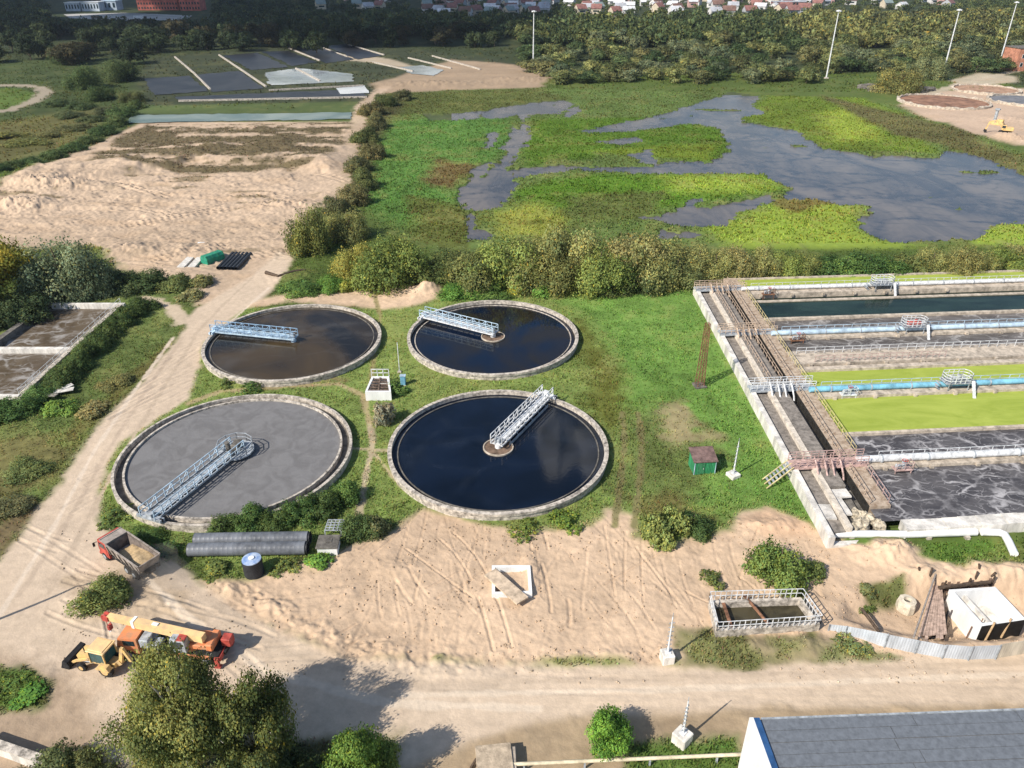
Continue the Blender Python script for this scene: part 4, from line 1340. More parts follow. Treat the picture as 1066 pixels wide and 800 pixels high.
def plank(name, label, a, b, w, h, m, cat, group=None):
    a, b = Vector(a), Vector(b)
    o = MB().bar(a, b, w, h).build(name, m, None, off=a)
    o.location = a
    tag(o, label, cat, group)
def rod(name, label, pts, r, m, cat, group=None):
    p = Vector(pts[0])
    o = MB().tube(pts, r, 10).build(name, m, None, True, off=p)
    o.location = p
    tag(o, label, cat, group)
rod('wooden_pole', 'long thin grey pole leaning over the sand beside the shoring', [V3(974, 598, .6), V3(951, 664, 1.2)], .09, mat('grey_wood', (.36, .31, .27), .85, .3, 3), 'pole')
rod('wooden_pole', 'dark log lying on the sand where the panel fence begins', [V3(897, 634, .3), V3(915, 658, .2)], .16, WOOD_D, 'log')
rod('drain_hose', 'curved dark hose on the sand floor of the excavation', [V3(986, 636, -1.0), V3(984, 650, -1.4), V3(975, 662, -1.6), V3(966, 667, -1.4), V3(955, 666, -1.0)], .14, DARK, 'hose')
plank('timber_beam', 'long dark timber beam lying behind the white tank', V3(977, 612, .7), V3(1031, 606, .9), .25, .25, WOOD_D, 'beam')
rs = random.Random(9)
STK = [('tallest dark stake behind the cream well cone', 966, 606, 1.9), ('leaning stake between the well cone and the beam', 958, 604, 1.5), ('dark stake at the far end of the timber beam', 1020, 600, 1.6),
       ('thick stake standing on the green patch edge', 1028, 604, 1.2), ('forked stump beside the green patch', 1014, 607, 1.4)]
for lab, a, b, h in STK:
    p = V3(a, b, -.3)
    rod('stake', lab, [p, p + Vector((rs.uniform(-.5, .5), rs.uniform(-.2, .4), h))], .11, WOOD_D, 'stake', 'stakes round the excavation')
for i, (lab, a, b) in enumerate([('light wooden prop leaning on the black front of the tank, left one', 1025, 668), ('light wooden prop leaning on the black front of the tank, right one', 1042, 664)]):
    p = V3(a, b, -1.2)
    rod('timber_prop', lab, [p, p + Vector((.5, .35, 2.2))], .1, mat('fresh_wood', (.55, .38, .22), .8, .3, 3), 'prop', 'props at the tank front')
for i, (lab, a, b) in enumerate([('upright steel bar nearest the white tank corner', 1014, 664), ('upright steel bar left of the tank corner', 1009, 662), ('short upright steel bar in the shuttering', 1005, 666)]):
    p = V3(a, b, -1.8)
    rod('steel_bar', lab, [p, p + Vector((.1, 0, 2.6 - .4 * i))], .05, RUST, 'bar', 'steel bars at the tank corner')

# panel fence
FP = [(862, 656, .75), (880, 659.5, .95), (920, 674, 1.75), (952, 680, 1.6), (980, 685, 1.7), (1007, 687, 1.75), (1035, 686, 1.8), (1066, 681, 2.0), (1100, 674, 2.0)]
pts = [V3(a, b, 0) for a, b, _ in FP]
t = thing('panel_fence', 'curving fence of blue grey and cream metal panels along the road', 'fence', pts[0])
BLG = mat('bluegrey_sheet', (.52, .56, .61), .5, .2, .9, streak=1); CRM = mat('cream_sheet', (.60, .54, .44), .6, .25, .9, streak=1)
for k in range(len(pts) - 1):
    a, b = pts[k], pts[k + 1]
    h0, h1 = FP[k][2], FP[k + 1][2]
    d = (b - a).normalized(); n = Vector((d.y, -d.x, 0)); L = (b - a).length
    q = MB()
    m = max(4, int(L / .12)); vs, fs = [], []
    for i in range(m + 1):
        f = i / m
        p = a.lerp(b, f * .99 + .005); w = .010 * (1 if i % 2 else -1)
        h = h0 + (h1 - h0) * f if k < 2 else (h0 + h1) / 2
        for s in (-.01, .01):
            vs += [p + n * (w + s) + Vector((0, 0, -.1)), p + n * (w + s) + Vector((0, 0, h))]
    for i in range(m):
        o_ = i * 4
        fs += [(o_, o_ + 4, o_ + 5, o_ + 1), (o_ + 2, o_ + 3, o_ + 7, o_ + 6), (o_ + 1, o_ + 5, o_ + 7, o_ + 3)]
    q.add(vs, fs)
    q.build('panel', CRM if k >= 6 else BLG, t, off=pts[0])
    MB().bar(a + n * .1 + Vector((0, 0, -.2)), a + n * .1 + Vector((0, 0, max(h0, .7) + .1)), .09).build('post', STEEL_G, t, off=pts[0])

# ------------------------------------------------------------------ building with roll roofing, lower right
ZR = 6.0
p0 = Vector((*G(780, 748, ZR), 0)); p1 = Vector((*G(1100, 736.5, ZR), 0))
d = (p1 - p0).normalized(); nn = Vector((-d.y, d.x, 0)) * -1
Lb, Wb = 60.0, 24.0
t = thing('flat_roof_building', 'white building with a grey felt roof and blue edge flashing at the lower right', 'building', p0, math.atan2(d.y, d.x))
q = MB()
q.box((.15, -Wb / 2, ZR / 2), (.3, Wb, ZR + .2)); q.box((Lb / 2, -.15, ZR / 2 - .1), (Lb - .6, .3, ZR - .3)); q.box((Lb / 2, -Wb + .15, ZR / 2 - .1), (Lb - .6, .3, ZR - .3)); q.box((Lb - .15, -Wb / 2, ZR / 2), (.3, Wb, ZR - .1))
q.build('wall', WHITE, t)
ROOF = mat('roll_roofing', (.155, .17, .192), .8, .17, 2.2, .3, 6)
r = MB()
k, y = 0, -.1
rr = random.Random(2)
while y > -Wb + .4:
    x = .78
    while x < Lb - .4:
        l = rr.uniform(8, 12)
        r.box(((x + min(x + l, Lb - .4)) / 2, y - .5, ZR - .085 + .012 * ((k % 2) + rr.random() * .8)), (min(l, Lb - .4 - x) - .05, .955, .05))
        x += l
    y -= 1.0; k += 1
rf = r.build('roof', ROOF, t)
MB().box((Lb / 2, -Wb / 2, ZR - .25), (Lb - .8, Wb - .8, .2)).build('roof_deck', CONC_D, t)
MB().box((.53, -Wb / 2, ZR + .04), (.46, Wb - .1, .16)).build('flashing', mat('blue_flashing', (.035, .10, .24), .4, .25, 1), t)
MB().box((Lb / 2 + .4, -.05, ZR - .02), (Lb - 1, .14, .08)).build('eave_trim', STEEL_G, t)

# pipe on posts and concrete box along the lower edge
a, b = V3(520, 797, .9), V3(772, 785.5, .9)
t = thing('gas_pipe', 'cream gas pipe on short posts along the lower edge of the road', 'pipe', a)
MB().tube([a + Vector((-1, 0, 0)), b + Vector((1.2, .05, 0))], .15, 10).build('tube', mat('cream_paint', (.72, .62, .44), .6, .3, 1), t, True, off=a)
q = MB()
for f in (.1, .35, .62, .9):
    p = a.lerp(b, f); q.bar((p.x, p.y, -.2), (p.x, p.y, .9), .14)
q.build('posts', STEEL_G, t, off=a)
g = G(518, 800)
t = thing('concrete_box', 'low tan concrete box with a flat lid beside the gas pipe', 'box', (*g, 0), .05)
MB().box((0, 0, .45), (3.0, 2.4, 1.1), 0, .04).build('wall', CONC_T, t)
MB().box((-.25, .1, 1.06), (2.9, 2.6, .14), .06, .03).build('lid', mat('tan_lid', (.50, .40, .29), .9, .3, 1.5, .3), t)
rod('timber', 'short dark timber leaning against the tan concrete box', [V3(490, 800, .2), V3(496, 790, .5)], .12, WOOD_D, 'timber')
a, b = V3(-25, 772, .5), V3(56, 800, .5)
t = thing('low_wall', 'pale grey low wall in the lower left corner behind bushes', 'wall', a)
MB().bar(a, b, .5, 1.4).build('blocks', CONC_W, t, off=a)
MB().bar(a + Vector((0, 0, .76)), b + Vector((0, 0, .76)), .7, .1).build('coping', CONC, t, off=a)

# ------------------------------------------------------------------ stored pipes, slabs, green container
a, b = V3(228, 276, .3), V3(240, 265, .3)
vv = V3(252, 266, .3) - V3(240, 265, .3)
u = V3(228, 282, .3); w_ = V3(247, 267, .3)
step = Vector((.78, -.08, 0))
for k in range(6):
    base_ = Vector((*G(227, 281), .36)) + step * k * 1.0
    dirv = Vector((*G(243, 265), .36)) - Vector((*G(227, 281), .36))
    labs = ['black pipe at the left end of the row beside the green container', 'second black pipe from the green container', 'third black pipe from the green container', 'third black pipe from the road edge', 'second black pipe from the road edge', 'black pipe at the end of the row nearest the road']
    o = MB()
    o.tube([base_, base_ + dirv], .34, 14, False); o.tube([base_ + dirv, base_ + dirv * .98, base_ * 1.0 + dirv * .02, base_], [.34, .29, .29, .34], 14, False)
    o = o.build('drain_pipe', BLACKPL, None, True, off=base_); o.location = base_
    tag(o, labs[k], 'pipe', 'black pipes stored by the road')
for lab, a_, b_ in [('pale concrete slab farthest from the green container', (188, 279), (203, 264)), ('pale concrete slab nearest to the green container', (199, 279), (214, 263))]:
    p, p2 = V3(*a_, .25), V3(*b_, .25)
    q = MB(); q.bar(p, p2, 1.5, .4)
    o = q.build('concrete_slab', CONC_W, None, off=p); o.location = p
    tag(o, lab, 'slab', 'stored concrete slabs')
g = G(222, 272)
t = thing('green_container', 'green tarpaulin covered container between slabs and black pipes', 'container', (*g, 0), 1.0)
q = MB(); q.extrude([(-1.1, 0), (1.1, 0), (1.1, 1.1), (.7, 1.7), (-.7, 1.7), (-1.1, 1.1)], (0, 0, 0), (0, 1, 0), (0, 0, 1), (1, 0, 0), 4.4); q.build('body', mat('green_tarp', (.03, .27, .17), .5, .3, 1), t)
q = MB()
for x in (-2.0, -.7, .7, 2.0): q.extrude([(-1.14, 0), (1.14, 0), (1.14, 1.12), (.72, 1.74), (-.72, 1.74), (-1.14, 1.12)], (x, 0, 0), (0, 1, 0), (0, 0, 1), (1, 0, 0), .1)
q.build('ribs', GRN, t)
rod('fallen_trunk', 'fallen brown tree trunk lying beside the road bend', [V3(277, 284, .4), V3(290, 288, .5), V3(305, 283, .6), V3(318, 281, .5)], [.4, .35, .3, .2], WOOD_D, 'tree trunk')
plank('white_board', 'small white board lying on the sand behind the slabs', V3(206, 253, .1), V3(213, 253, .1), .6, .15, WHITE, 'board')
for k, (lab, px, py, a_, l, w_) in enumerate([('largest pale board dumped on the grass by the left basin', 52, 409, .3, 3.2, 1.0), ('tilted pale board dumped on the grass by the left basin', 60, 407, .9, 2.2, .9), ('short grey board under the dumped pale boards', 44, 411, -.2, 2.4, .8)]):
    p = V3(px, py, .5 + .1 * k)
    plank('dumped_board', lab, p, p + Vector((math.cos(a_) * l, math.sin(a_) * l, .15)), w_, .1, CONC_W if k < 2 else SLAB, 'board', 'boards dumped on the left bank')
# lamp post beyond the left edge: its shadow crosses the road
tip = Vector((*G(82, 611), 0))
hpole = 12.0
g = tip + Vector((math.sin(SUN_AZ), math.cos(SUN_AZ), 0)) * (hpole / math.tan(SUN_EL))
t = thing('lamp_post', 'tall grey lamp post at the left whose shadow crosses the road', 'lamp post', g)
MB().tube([(0, 0, -.3), (0, 0, hpole)], [.22, .13], 12).build('pole', STEEL_G, t, True)
q = MB(); q.tube([(0, 0, hpole - .1), (.2, .05, hpole + .1), (.9, .2, hpole + .15)], .06, 8); q.box((1.1, .25, hpole + .15), (.6, .28, .14), .2, .04); q.build('lamp_arm', STEEL_G, t)
# cut stone scatter as one rubble thing at the basin end
# ------------------------------------------------------------------ vehicles
def add_wheels(t, spots, r, w, rim=STEEL_G):
    for x, y in spots:
        o = MB().wheel((0, 0, 0), r, w, (0, 1, 0), 20).build('wheel', DARK, t, True)
        o.location = (x, y, r)
        s = math.copysign(1, y)
        MB().tube([(0, s * w * .5, 0), (0, s * w * .56, 0)], r * .5, 14).build('rim', rim, o, True)

# dump truck
t = thing('dump_truck', 'red cabbed dump truck carrying sand and turning up the dirt road', 'dump truck', (-40.6, 62.1, 0), math.radians(146))
BED = mat('bed_grey', (.36, .31, .27), .6, .35, 1.2); BEDIN = mat('bed_inside', (.20, .165, .145), .8, .4, 1.5)
q = MB()
q.box((-.2, 0, .95), (7.2, .9, .3)); q.box((-.2, .9, .8), (6.6, .12, .25)); q.box((-.2, -.9, .8), (6.6, .12, .25))
q.build('chassis', DARK, t)
x0, x1, w0, w1, zb, zt = -3.35, 1.75, 1.0, 1.25, 1.25, 2.7
b = MB()
def slabq(b, a, c, d, e, th):
    a, c, d, e = map(Vector, (a, c, d, e)); n = (c - a).cross(e - a).normalized() * th
    b.add([a, c, d, e, a + n, c + n, d + n, e + n], [(3, 2, 1, 0), (4, 5, 6, 7), (0, 1, 5, 4), (1, 2, 6, 5), (2, 3, 7, 6), (3, 0, 4, 7)])
for s in (-1, 1):
    slabq(b, (x0, s * w0, zb), (x1, s * w0, zb), (x1 + .1, s * w1, zt), (x0 - .5, s * w1, zt - .25), .08)
    b.bar((x0 - .5, s * w1, zt - .22), (x1 + .1, s * w1, zt + .02), .14, .12)
    for k in range(6):
        f = k / 5
        xx = x0 + (x1 - x0) * f
        b.bar((xx, s * (w0 + .06), zb), (xx + .02, s * (w1 + .05), zt - .15), .12, .12)
slabq(b, (x0, -w0, zb), (x0, w0, zb), (x0 - .5, w1, zt - .25), (x0 - .5, -w1, zt - .25), .08)
slabq(b, (x1, -w0, zb), (x1, w0, zb), (x1 + .1, w1, zt), (x1 + .1, -w1, zt), .08)
slabq(b, (x0, -w0, zb), (x1, -w0, zb), (x1, w0, zb), (x0, w0, zb), .08)
b.box((x1 + .62, 0, zt + .06), (1.15, 2.5, .09)); b.bar((x1 + 1.18, -1.25, zt + .1), (x1 + 1.18, 1.25, zt + .1), .1, .16)
b.build('bed', BED, t)
li = MB()
slabq(li, (x0 + .12, -w0 + .1, zb + .1), (x1 - .12, -w0 + .1, zb + .1), (x1 - .05, -w1 + .1, zt - .1), (x0 - .3, -w1 + .1, zt - .3), .02)
slabq(li, (x0 + .12, w0 - .1, zb + .1), (x1 - .12, w0 - .1, zb + .1), (x1 - .05, w1 - .1, zt - .1), (x0 - .3, w1 - .1, zt - .3), .02)
slabq(li, (x1 - .1, -w0 + .05, zb + .1), (x1 - .1, w0 - .05, zb + .1), (x1 - .03, w1 - .12, zt - .08), (x1 - .03, -w1 + .12, zt - .08), .02)
li.build('bed_lining', BEDIN, t)
n = 16
vs, fs = [], []
for i in range(n + 1):
    for j in range(n + 1):
        fx, fy = i / n, j / n
        x = x0 - .25 + (x1 - .6 - x0) * fx; y = (-1 + 2 * fy) * (w0 + .08)
        z = zb + .55 + .42 * math.exp(-((fx - .30) / .3) ** 2) * (1 - .5 * abs(2 * fy - 1) ** 2) + .07 * math.sin(9 * fx + 4 * fy) * math.sin(7 * fy) - .35 * max(0, fx - .6)
        vs.append((x, y, z))
for i in range(n):
    for j in range(n):
        a = i * (n + 1) + j; fs.append((a, a + n + 1, a + n + 2, a + 1))
MB().add(vs, fs).build('sand_load', mat('load_sand', (.50, .36, .20), .95, .3, 2, .5, 5), t, True)
c = MB()
c.extrude([(1.95, .65), (3.75, .65), (3.78, 1.55), (3.55, 2.62), (1.95, 2.62)], (0, 0, 0), (1, 0, 0), (0, 0, 1), (0, 1, 0), 2.4)
c.box((3.8, 0, .62), (.3, 2.45, .35), 0, .05)
cab = c.build('cab', RED, t)
g = MB(); slabq(g, (3.80, -1.05, 1.6), (3.80, 1.05, 1.6), (3.585, 1.05, 2.5), (3.585, -1.05, 2.5), .02); g.build('windscreen', GLASS, t)
for s in (-1, 1):
    d = MB(); d.box((2.85, s * 1.215, 1.35), (1.2, .03, 1.3)); d = d.build('door', RED, t)
    MB().box((2.9, s * 1.235, 2.02), (1.0, .02, .6)).build('window', GLASS, d)
    MB().box((3.96, s * .9, .75), (.05, .3, .2)).build('headlight', STEEL_W, t)
    m = MB(); m.bar((3.7, s * 1.2, 2.2), (3.85, s * 1.55, 2.2), .05); m.box((3.85, s * 1.55, 1.95), (.08, .22, .5)); m.build('mirror', DARK, t)
    MB().box((-3.2, s * 1.15, .75), (.05, .3, .5)).build('mud_flap', DARK, t)
MB().tube([(.9, -1.1, .8), (.1, -1.1, .8)], .32, 12).build('fuel_tank', STEEL_G, t)
add_wheels(t, [(2.9, 1.05), (2.9, -1.05), (-1.0, 1.0), (-1.0, -1.0), (-2.3, 1.0), (-2.3, -1.0)], .54, .42)

# truck crane
t = thing('truck_crane', 'yellow and orange truck crane parked with its boom lowered over the cab', 'truck crane', (-31.3, 50.3, 0), math.radians(174))
q = MB()
q.box((-.4, 0, 1.0), (9.4, 1.0, .35)); q.box((-1.2, 0, 1.26), (7.0, 2.4, .12))
q.build('chassis', DARK, t)
q = MB()
q.box((-1.0, 1.12, 1.05), (5.8, .2, .5), 0, .03); q.box((-1.0, -1.12, 1.05), (5.8, .2, .5), 0, .03)
q.build('side_skirt', ORANGE, t)
q = MB()
q.extrude([(2.9, .7), (4.9, .7), (4.95, 1.5), (4.65, 2.55), (2.9, 2.55)], (0, 0, 0), (1, 0, 0), (0, 0, 1), (0, 1, 0), 2.35)
q.build('cab', ORANGE, t)
g = MB(); slabq(g, (4.97, -1.0, 1.55), (4.97, 1.0, 1.55), (4.69, 1.0, 2.45), (4.69, -1.0, 2.45), .02); g.build('windscreen', GLASS, t)
MB().box((5.0, 0, .7), (.3, 2.4, .4), 0, .05).build('bumper', STEEL_W, t)
for s in (-1, 1):
    MB().box((3.7, s * 1.19, 2.0), (1.1, .02, .6)).build('side_window', GLASS, t)
    MB().box((5.16, s * .9, .75), (.05, .3, .2)).build('headlight', STEEL_W, t)
q = MB(); q.box((2.3, 0, 1.9), (.9, 2.2, 1.0), 0, .06); q.box((1.3, .5, 1.6), (.8, 1.0, .5), 0, .05); q.build('engine_housing', STEEL_G, t)
q = MB(); q.lathe([(1.0, 1.32), (1.0, 1.65), (0, 1.65)], (-1.8, 0, 0), 24); q.box((-2.2, 0, 1.95), (3.0, 1.9, .5), 0, .06)
tt = q.build('turntable', ORANGE, t)
q = MB(); q.box((-1.2, .95, 2.35), (1.5, .9, 1.5), 0, .08); oc = q.build('operator_cab', STEEL_G, t)
MB().box((-.43, .95, 2.5), (.03, .75, .9)).build('window', GLASS, oc); MB().box((-1.1, 1.415, 2.55), (1.0, .03, .8)).build('window', GLASS, oc)
MB().box((-1.55, .95, 3.14), (.8, .92, .1), 0, .03).build('roof_hatch', RED, oc)
q = MB(); q.box((-3.85, 0, 2.0), (.7, 2.0, .8), 0, .1); q.build('counterweight', ORANGE, t)
# boom in its own heading
ba = math.radians(166.5 - 174)
bd = Vector((math.cos(ba), math.sin(ba), 0)); bs = Vector((-bd.y, bd.x, 0))
bp = Vector((-3.4, .55, 2.85))
q = MB(); q.bar(bp, bp + bd * 7.2 + Vector((0, 0, .18)), .66, .76); bo = q.build('boom', YEL, t)
q = MB(); q.bar(bp + bd * 7.15 + Vector((0, 0, .18)), bp + bd * 9.9 + Vector((0, 0, .25)), .50, .58); q.build('boom_section', YEL, bo)
q = MB(); q.bar(bp + bd * 4.6 + Vector((0, 0, .53)), bp + bd * 5.2 + Vector((0, 0, .54)), .3, .12); q.bar(bp + bd * 7.0 + Vector((0, 0, .2)), bp + bd * 7.3 + Vector((0, 0, .2)), .74, .84); q.build('boom_collar', WHITE, bo)
tip = bp + bd * 10.2 + Vector((0, 0, .2))
q = MB()
for s in (-.2, .2): q.wheel(tip + bs * s, .42, .12, bs, 16)
q.bar(tip - bd * .4, tip + bd * .2, .7, .5); q.build('sheave_head', RED, bo)
q = MB()
for s in (-.18, .18): q.bar(tip + bs * s, tip + bs * s - Vector((0, 0, 1.1)), .05)
q.box(tip - Vector((0, 0, 1.35)), (.35, .45, .6), ba, .06); q.build('hook_block', RED, t)
q = MB(); q.tube([tip - Vector((0, 0, 1.6)), tip - Vector((0, 0, 1.85)), tip - Vector((-.16, 0, 2.0)), tip - Vector((-.26, 0, 1.85))], .06, 8); q.build('hook', STEEL_W, t)
q = MB(); q.tube([Vector((-1.0, .3, 1.9)), bp + bd * 4.0 + Vector((0, 0, -.3))], [.22, .16], 12); q.build('lift_cylinder', STEEL_W, t)
for x in (-4.6, 1.7):
    q = MB(); q.box((x, 0, .95), (.55, 2.5, .5), 0, .03)
    for s in (-1, 1): q.box((x, s * 1.35, .75), (.4, .25, 1.0), 0, .03); q.box((x, s * 1.35, .2), (.6, .5, .1), 0, .02)
    q.build('outrigger', RED if x < 0 else ORANGE, t)
q = MB(); q.box((-4.95, -.5, 1.65), (.9, .9, .9), 0, .06); q.build('tool_box', RED, t)
add_wheels(t, [(3.9, 1.02), (3.9, -1.02), (-2.0, .98), (-2.0, -.98), (-3.4, .98), (-3.4, -.98)], .55, .42)

# backhoe loader
t = thing('backhoe_loader', 'yellow backhoe loader with black front bucket beside the crane', 'loader', (-37.2, 48.6, 0), math.radians(166))
q = MB()
q.box((.4, 0, .95), (3.9, .9, .5), 0, .05); q.extrude([(.7, 1.1), (2.3, 1.0), (2.35, 1.45), (2.1, 1.75), (.7, 1.85)], (0, 0, 0), (1, 0, 0), (0, 0, 1), (0, 1, 0), 1.05)
q.build('body', YEL2, t)
q = MB(); q.box((-.15, 0, 2.72), (1.9, 1.75, .14), 0, .05); q.box((-.15, 0, 2.82), (1.5, 1.4, .08), 0, .03); q.build('roof', YEL, t)
q = MB()
for x in (.68, -.95):
    for s in (-.76, .76): q.bar((x, s, 1.2), (x * .95, s * .97, 2.68), .1)
q.build('cab_frame', YEL2, t)
q = MB(); q.box((-.15, 0, 2.0), (1.5, 1.46, 1.3)); q.build('cab_glass', mat('tinted_glass', (.02, .09, .10), .1, .3, 1, spec=.8), t)
for s in (-1, 1):
    q = MB(); q.bar((.8, s * .72, 1.6), (2.3, s * .72, 1.0), .14, .24); q.bar((2.3, s * .72, 1.0), (3.0, s * .72, .55), .14, .22); q.build('lift_arm', YEL2, t)
    MB().tube([(.9, s * .55, 1.0), (2.2, s * .62, .95)], .06, 8).build('hydraulic_ram', STEEL_W, t)
    q = MB(); q.extrude([(-1.5, 1.05), (-1.3, 1.45), (-.5, 1.5), (-.1, 1.1), (-.1, 1.0), (-1.5, .95)], (0, s * .95, 0), (1, 0, 0), (0, 0, 1), (0, 1, 0), .5); q.build('fender', YEL2, t)
q = MB()
prof = [(3.0, .05), (3.85, .03), (3.85, .10), (3.15, .14), (2.98, .45), (3.10, .85), (3.45, 1.05), (3.42, 1.10), (3.0, .95), (2.84, .5), (2.88, .2)]
q.extrude(prof, (0, 0, 0), (1, 0, 0), (0, 0, 1), (0, 1, 0), 2.35)
for s in (-1.17, 1.17): q.extrude([(3.0, .05), (3.85, .05), (3.45, 1.05), (3.0, .95), (2.9, .4)], (0, s, 0), (1, 0, 0), (0, 0, 1), (0, 1, 0), .05)
q.build('bucket', DARK, t)
q = MB(); q.bar((-1.4, 0, .9), (-2.0, 0, 1.3), .4, .5); q.bar((-1.9, 0, 1.2), (-2.5, 0, 3.1), .25, .32); q.bar((-2.5, 0, 3.1), (-3.1, 0, 1.6), .22, .28)
q.build('backhoe_arm', YEL2, t)
q = MB(); q.extrude([(-3.4, 1.6), (-2.9, 1.6), (-2.8, 1.2), (-3.0, .9), (-3.4, 1.1)], (0, 0, 0), (1, 0, 0), (0, 0, 1), (0, 1, 0), .6); q.build('backhoe_bucket', DARK, t)
q = MB(); q.tube([(1.5, .3, 1.7), (1.5, .3, 2.5)], .05, 8); q.build('exhaust', DARK, t)
add_wheels(t, [(1.75, .85), (1.75, -.85)], .46, .36, YEL2)
add_wheels(t, [(-.85, .85), (-.85, -.85)], .72, .46, YEL2)

# excavator at the far works
g = G(1046, 140)
t = thing('excavator', 'yellow tracked excavator working on the sand beyond the pond', 'excavator', (*g, hgt(*g)), 2.7)
for s in (-1, 1):
    MB().extrude([(-2, .1), (-1.8, 0), (1.8, 0), (2.1, .3), (2.0, .75), (1.7, .9), (-1.7, .9), (-2.1, .6)], (0, s * 1.2, 0), (1, 0, 0), (0, 0, 1), (0, 1, 0), .6).build('track', DARK, t)
q = MB(); q.box((-.5, 0, 1.75), (3.4, 2.6, 1.2), 0, .15); q.build('body', YEL2, t)
q = MB(); q.box((.9, .8, 2.2), (1.5, 1.0, 1.7), 0, .12); cb = q.build('cab', YEL2, t)
MB().box((1.0, 1.31, 2.5), (1.1, .03, .8)).build('window', GLASS, cb); MB().box((1.66, .8, 2.5), (.03, .8, .9)).build('window', GLASS, cb)
q = MB(); q.bar((1.2, -.3, 1.9), (3.6, -.3, 4.2), .5, .6); q.bar((3.6, -.3, 4.2), (5.6, -.3, 3.6), .45, .55); q.build('boom', YEL2, t)
q = MB(); q.bar((5.6, -.3, 3.7), (6.3, -.3, 1.0), .4, .45); q.build('stick', YEL2, t)
q = MB(); q.extrude([(6.0, 1.0), (6.7, 1.0), (6.9, .4), (6.4, 0), (5.8, .3)], (0, -.3, 0), (1, 0, 0), (0, 0, 1), (0, 1, 0), 1.2); q.build('bucket', DARK, t)
g = G(1038, 130)
t = thing('drilling_machine', 'small yellow machine with a grey upright mast on the sand near the excavator', 'machine', (*g, hgt(*g)), 2.4)
q = MB(); q.box((0, 0, .45), (4.2, 2.4, .9), 0, .1); q.box((-.8, 0, 1.4), (2.0, 2.2, 1.3), 0, .15); q.build('body', YEL2, t)
q = MB(); q.tube([(1.2, 0, .8), (1.2, 0, 5.2)], .55, 12); q.box((1.2, 0, 5.4), (1.6, 1.6, .6), 0, .1); q.build('mast', STEEL_G, t)
# small far vehicles on the yard
for lab, px, py, col, l in [('white and dark lorry on the pale yard near the red brick building', 146, 21, 'STEEL_W', 12), ('dark lorry on the pale yard in front of the blue sheds', 101, 20.5, 'CONC_D', 10)]:
    g = G(px, py)
    t = thing('lorry', lab, 'lorry', (*g, 0), .15)
    q = MB(); q.box((-1, 0, 2.2), (l - 3, 2.6, 2.6), 0, .1); q.build('cargo_body', STEEL_W if col == 'STEEL_W' else CONC_D, t)
    q = MB(); q.box((l / 2 - 1.2, 0, 1.8), (2.2, 2.5, 2.4), 0, .2); q.build('cab', DARK, t)
    add_wheels(t, [(l / 2 - 1.2, 1.2), (l / 2 - 1.2, -1.2), (-l / 2 + 1.5, 1.2), (-l / 2 + 1.5, -1.2)], .55, .4)

# dust thrown up behind the dump truck
ds = bpy.data.materials.new('dust')
ds.use_nodes = True
ds.node_tree.nodes.clear()
do_ = ds.node_tree.nodes.new('ShaderNodeOutputMaterial')
dv_ = ds.node_tree.nodes.new('ShaderNodeVolumePrincipled')
dv_.inputs['Color'].default_value = (.92, .82, .70, 1)
dv_.inputs['Density'].default_value = .075
ds.node_tree.links.new(dv_.outputs[0], do_.inputs['Volume'])
for k, (px, py, r) in enumerate([(166, 600, (4.2, 2.6, 1.5))]):
    g = G(px, py)
    o = blob(MB(), (0, 0, 0), r, 60 + k, n=12).build('dust_cloud', ds, None, True)
    o.location = (g[0], g[1], 1.0); o.rotation_euler = (0, 0, -.5)
    tag(o, kind='stuff')
# ------------------------------------------------------------------ vegetation
def leaf_material():
    m = bpy.data.materials.new('foliage')
    m.use_nodes = True
    nt = m.node_tree; N, L = nt.nodes, nt.links
    b = N['Principled BSDF']
    out = N['Material Output']
    oi = N.new('ShaderNodeObjectInfo'); at = N.new('ShaderNodeAttribute'); at.attribute_name = 'col'
    mu = N.new('ShaderNodeMix'); mu.data_type = 'RGBA'; mu.blend_type = 'MULTIPLY'; mu.inputs[0].default_value = 1
    L.new(oi.outputs['Color'], mu.inputs[6]); L.new(at.outputs['Color'], mu.inputs[7])
    L.new(mu.outputs[2], b.inputs['Base Color'])
    b.inputs['Roughness'].default_value = .6; b.inputs['Specular IOR Level'].default_value = .15
    tr = N.new('ShaderNodeBsdfTranslucent'); L.new(mu.outputs[2], tr.inputs['Color'])
    ms = N.new('ShaderNodeMixShader'); ms.inputs[0].default_value = .34
    L.new(b.outputs[0], ms.inputs[1]); L.new(tr.outputs[0], ms.inputs[2]); L.new(ms.outputs[0], out.inputs[0])
    return m
LEAF = leaf_material()
BARK = mat('bark', (.16, .12, .085), .9, .4, 3.0, .4, 8)
BIRCH = mat('birch_bark', (.55, .52, .46), .8, .6, 2.5, .3, 8, col2=(.12, .10, .085))

def quads(P, Nn, sz, asp, rs):
    """leaf quads at P facing Nn"""
    n = len(P)
    r = rs.normal(size=(n, 3))
    T = np.cross(Nn, r); T /= np.linalg.norm(T, axis=1)[:, None] + 1e-9
    B = np.cross(Nn, T)
    a, b = (sz * asp)[:, None] * T, sz[:, None] * B
    V = np.stack([P - a * .5 - b * .5, P + a * .6 - b * .1, P + a * .15 + b * .6, P - a * .6 + b * .15], 1).reshape(-1, 3)
    F = np.arange(n * 4).reshape(n, 4)
    return V, F

def set_normals(me, N):
    me.normals_split_custom_set_from_vertices(N.tolist())

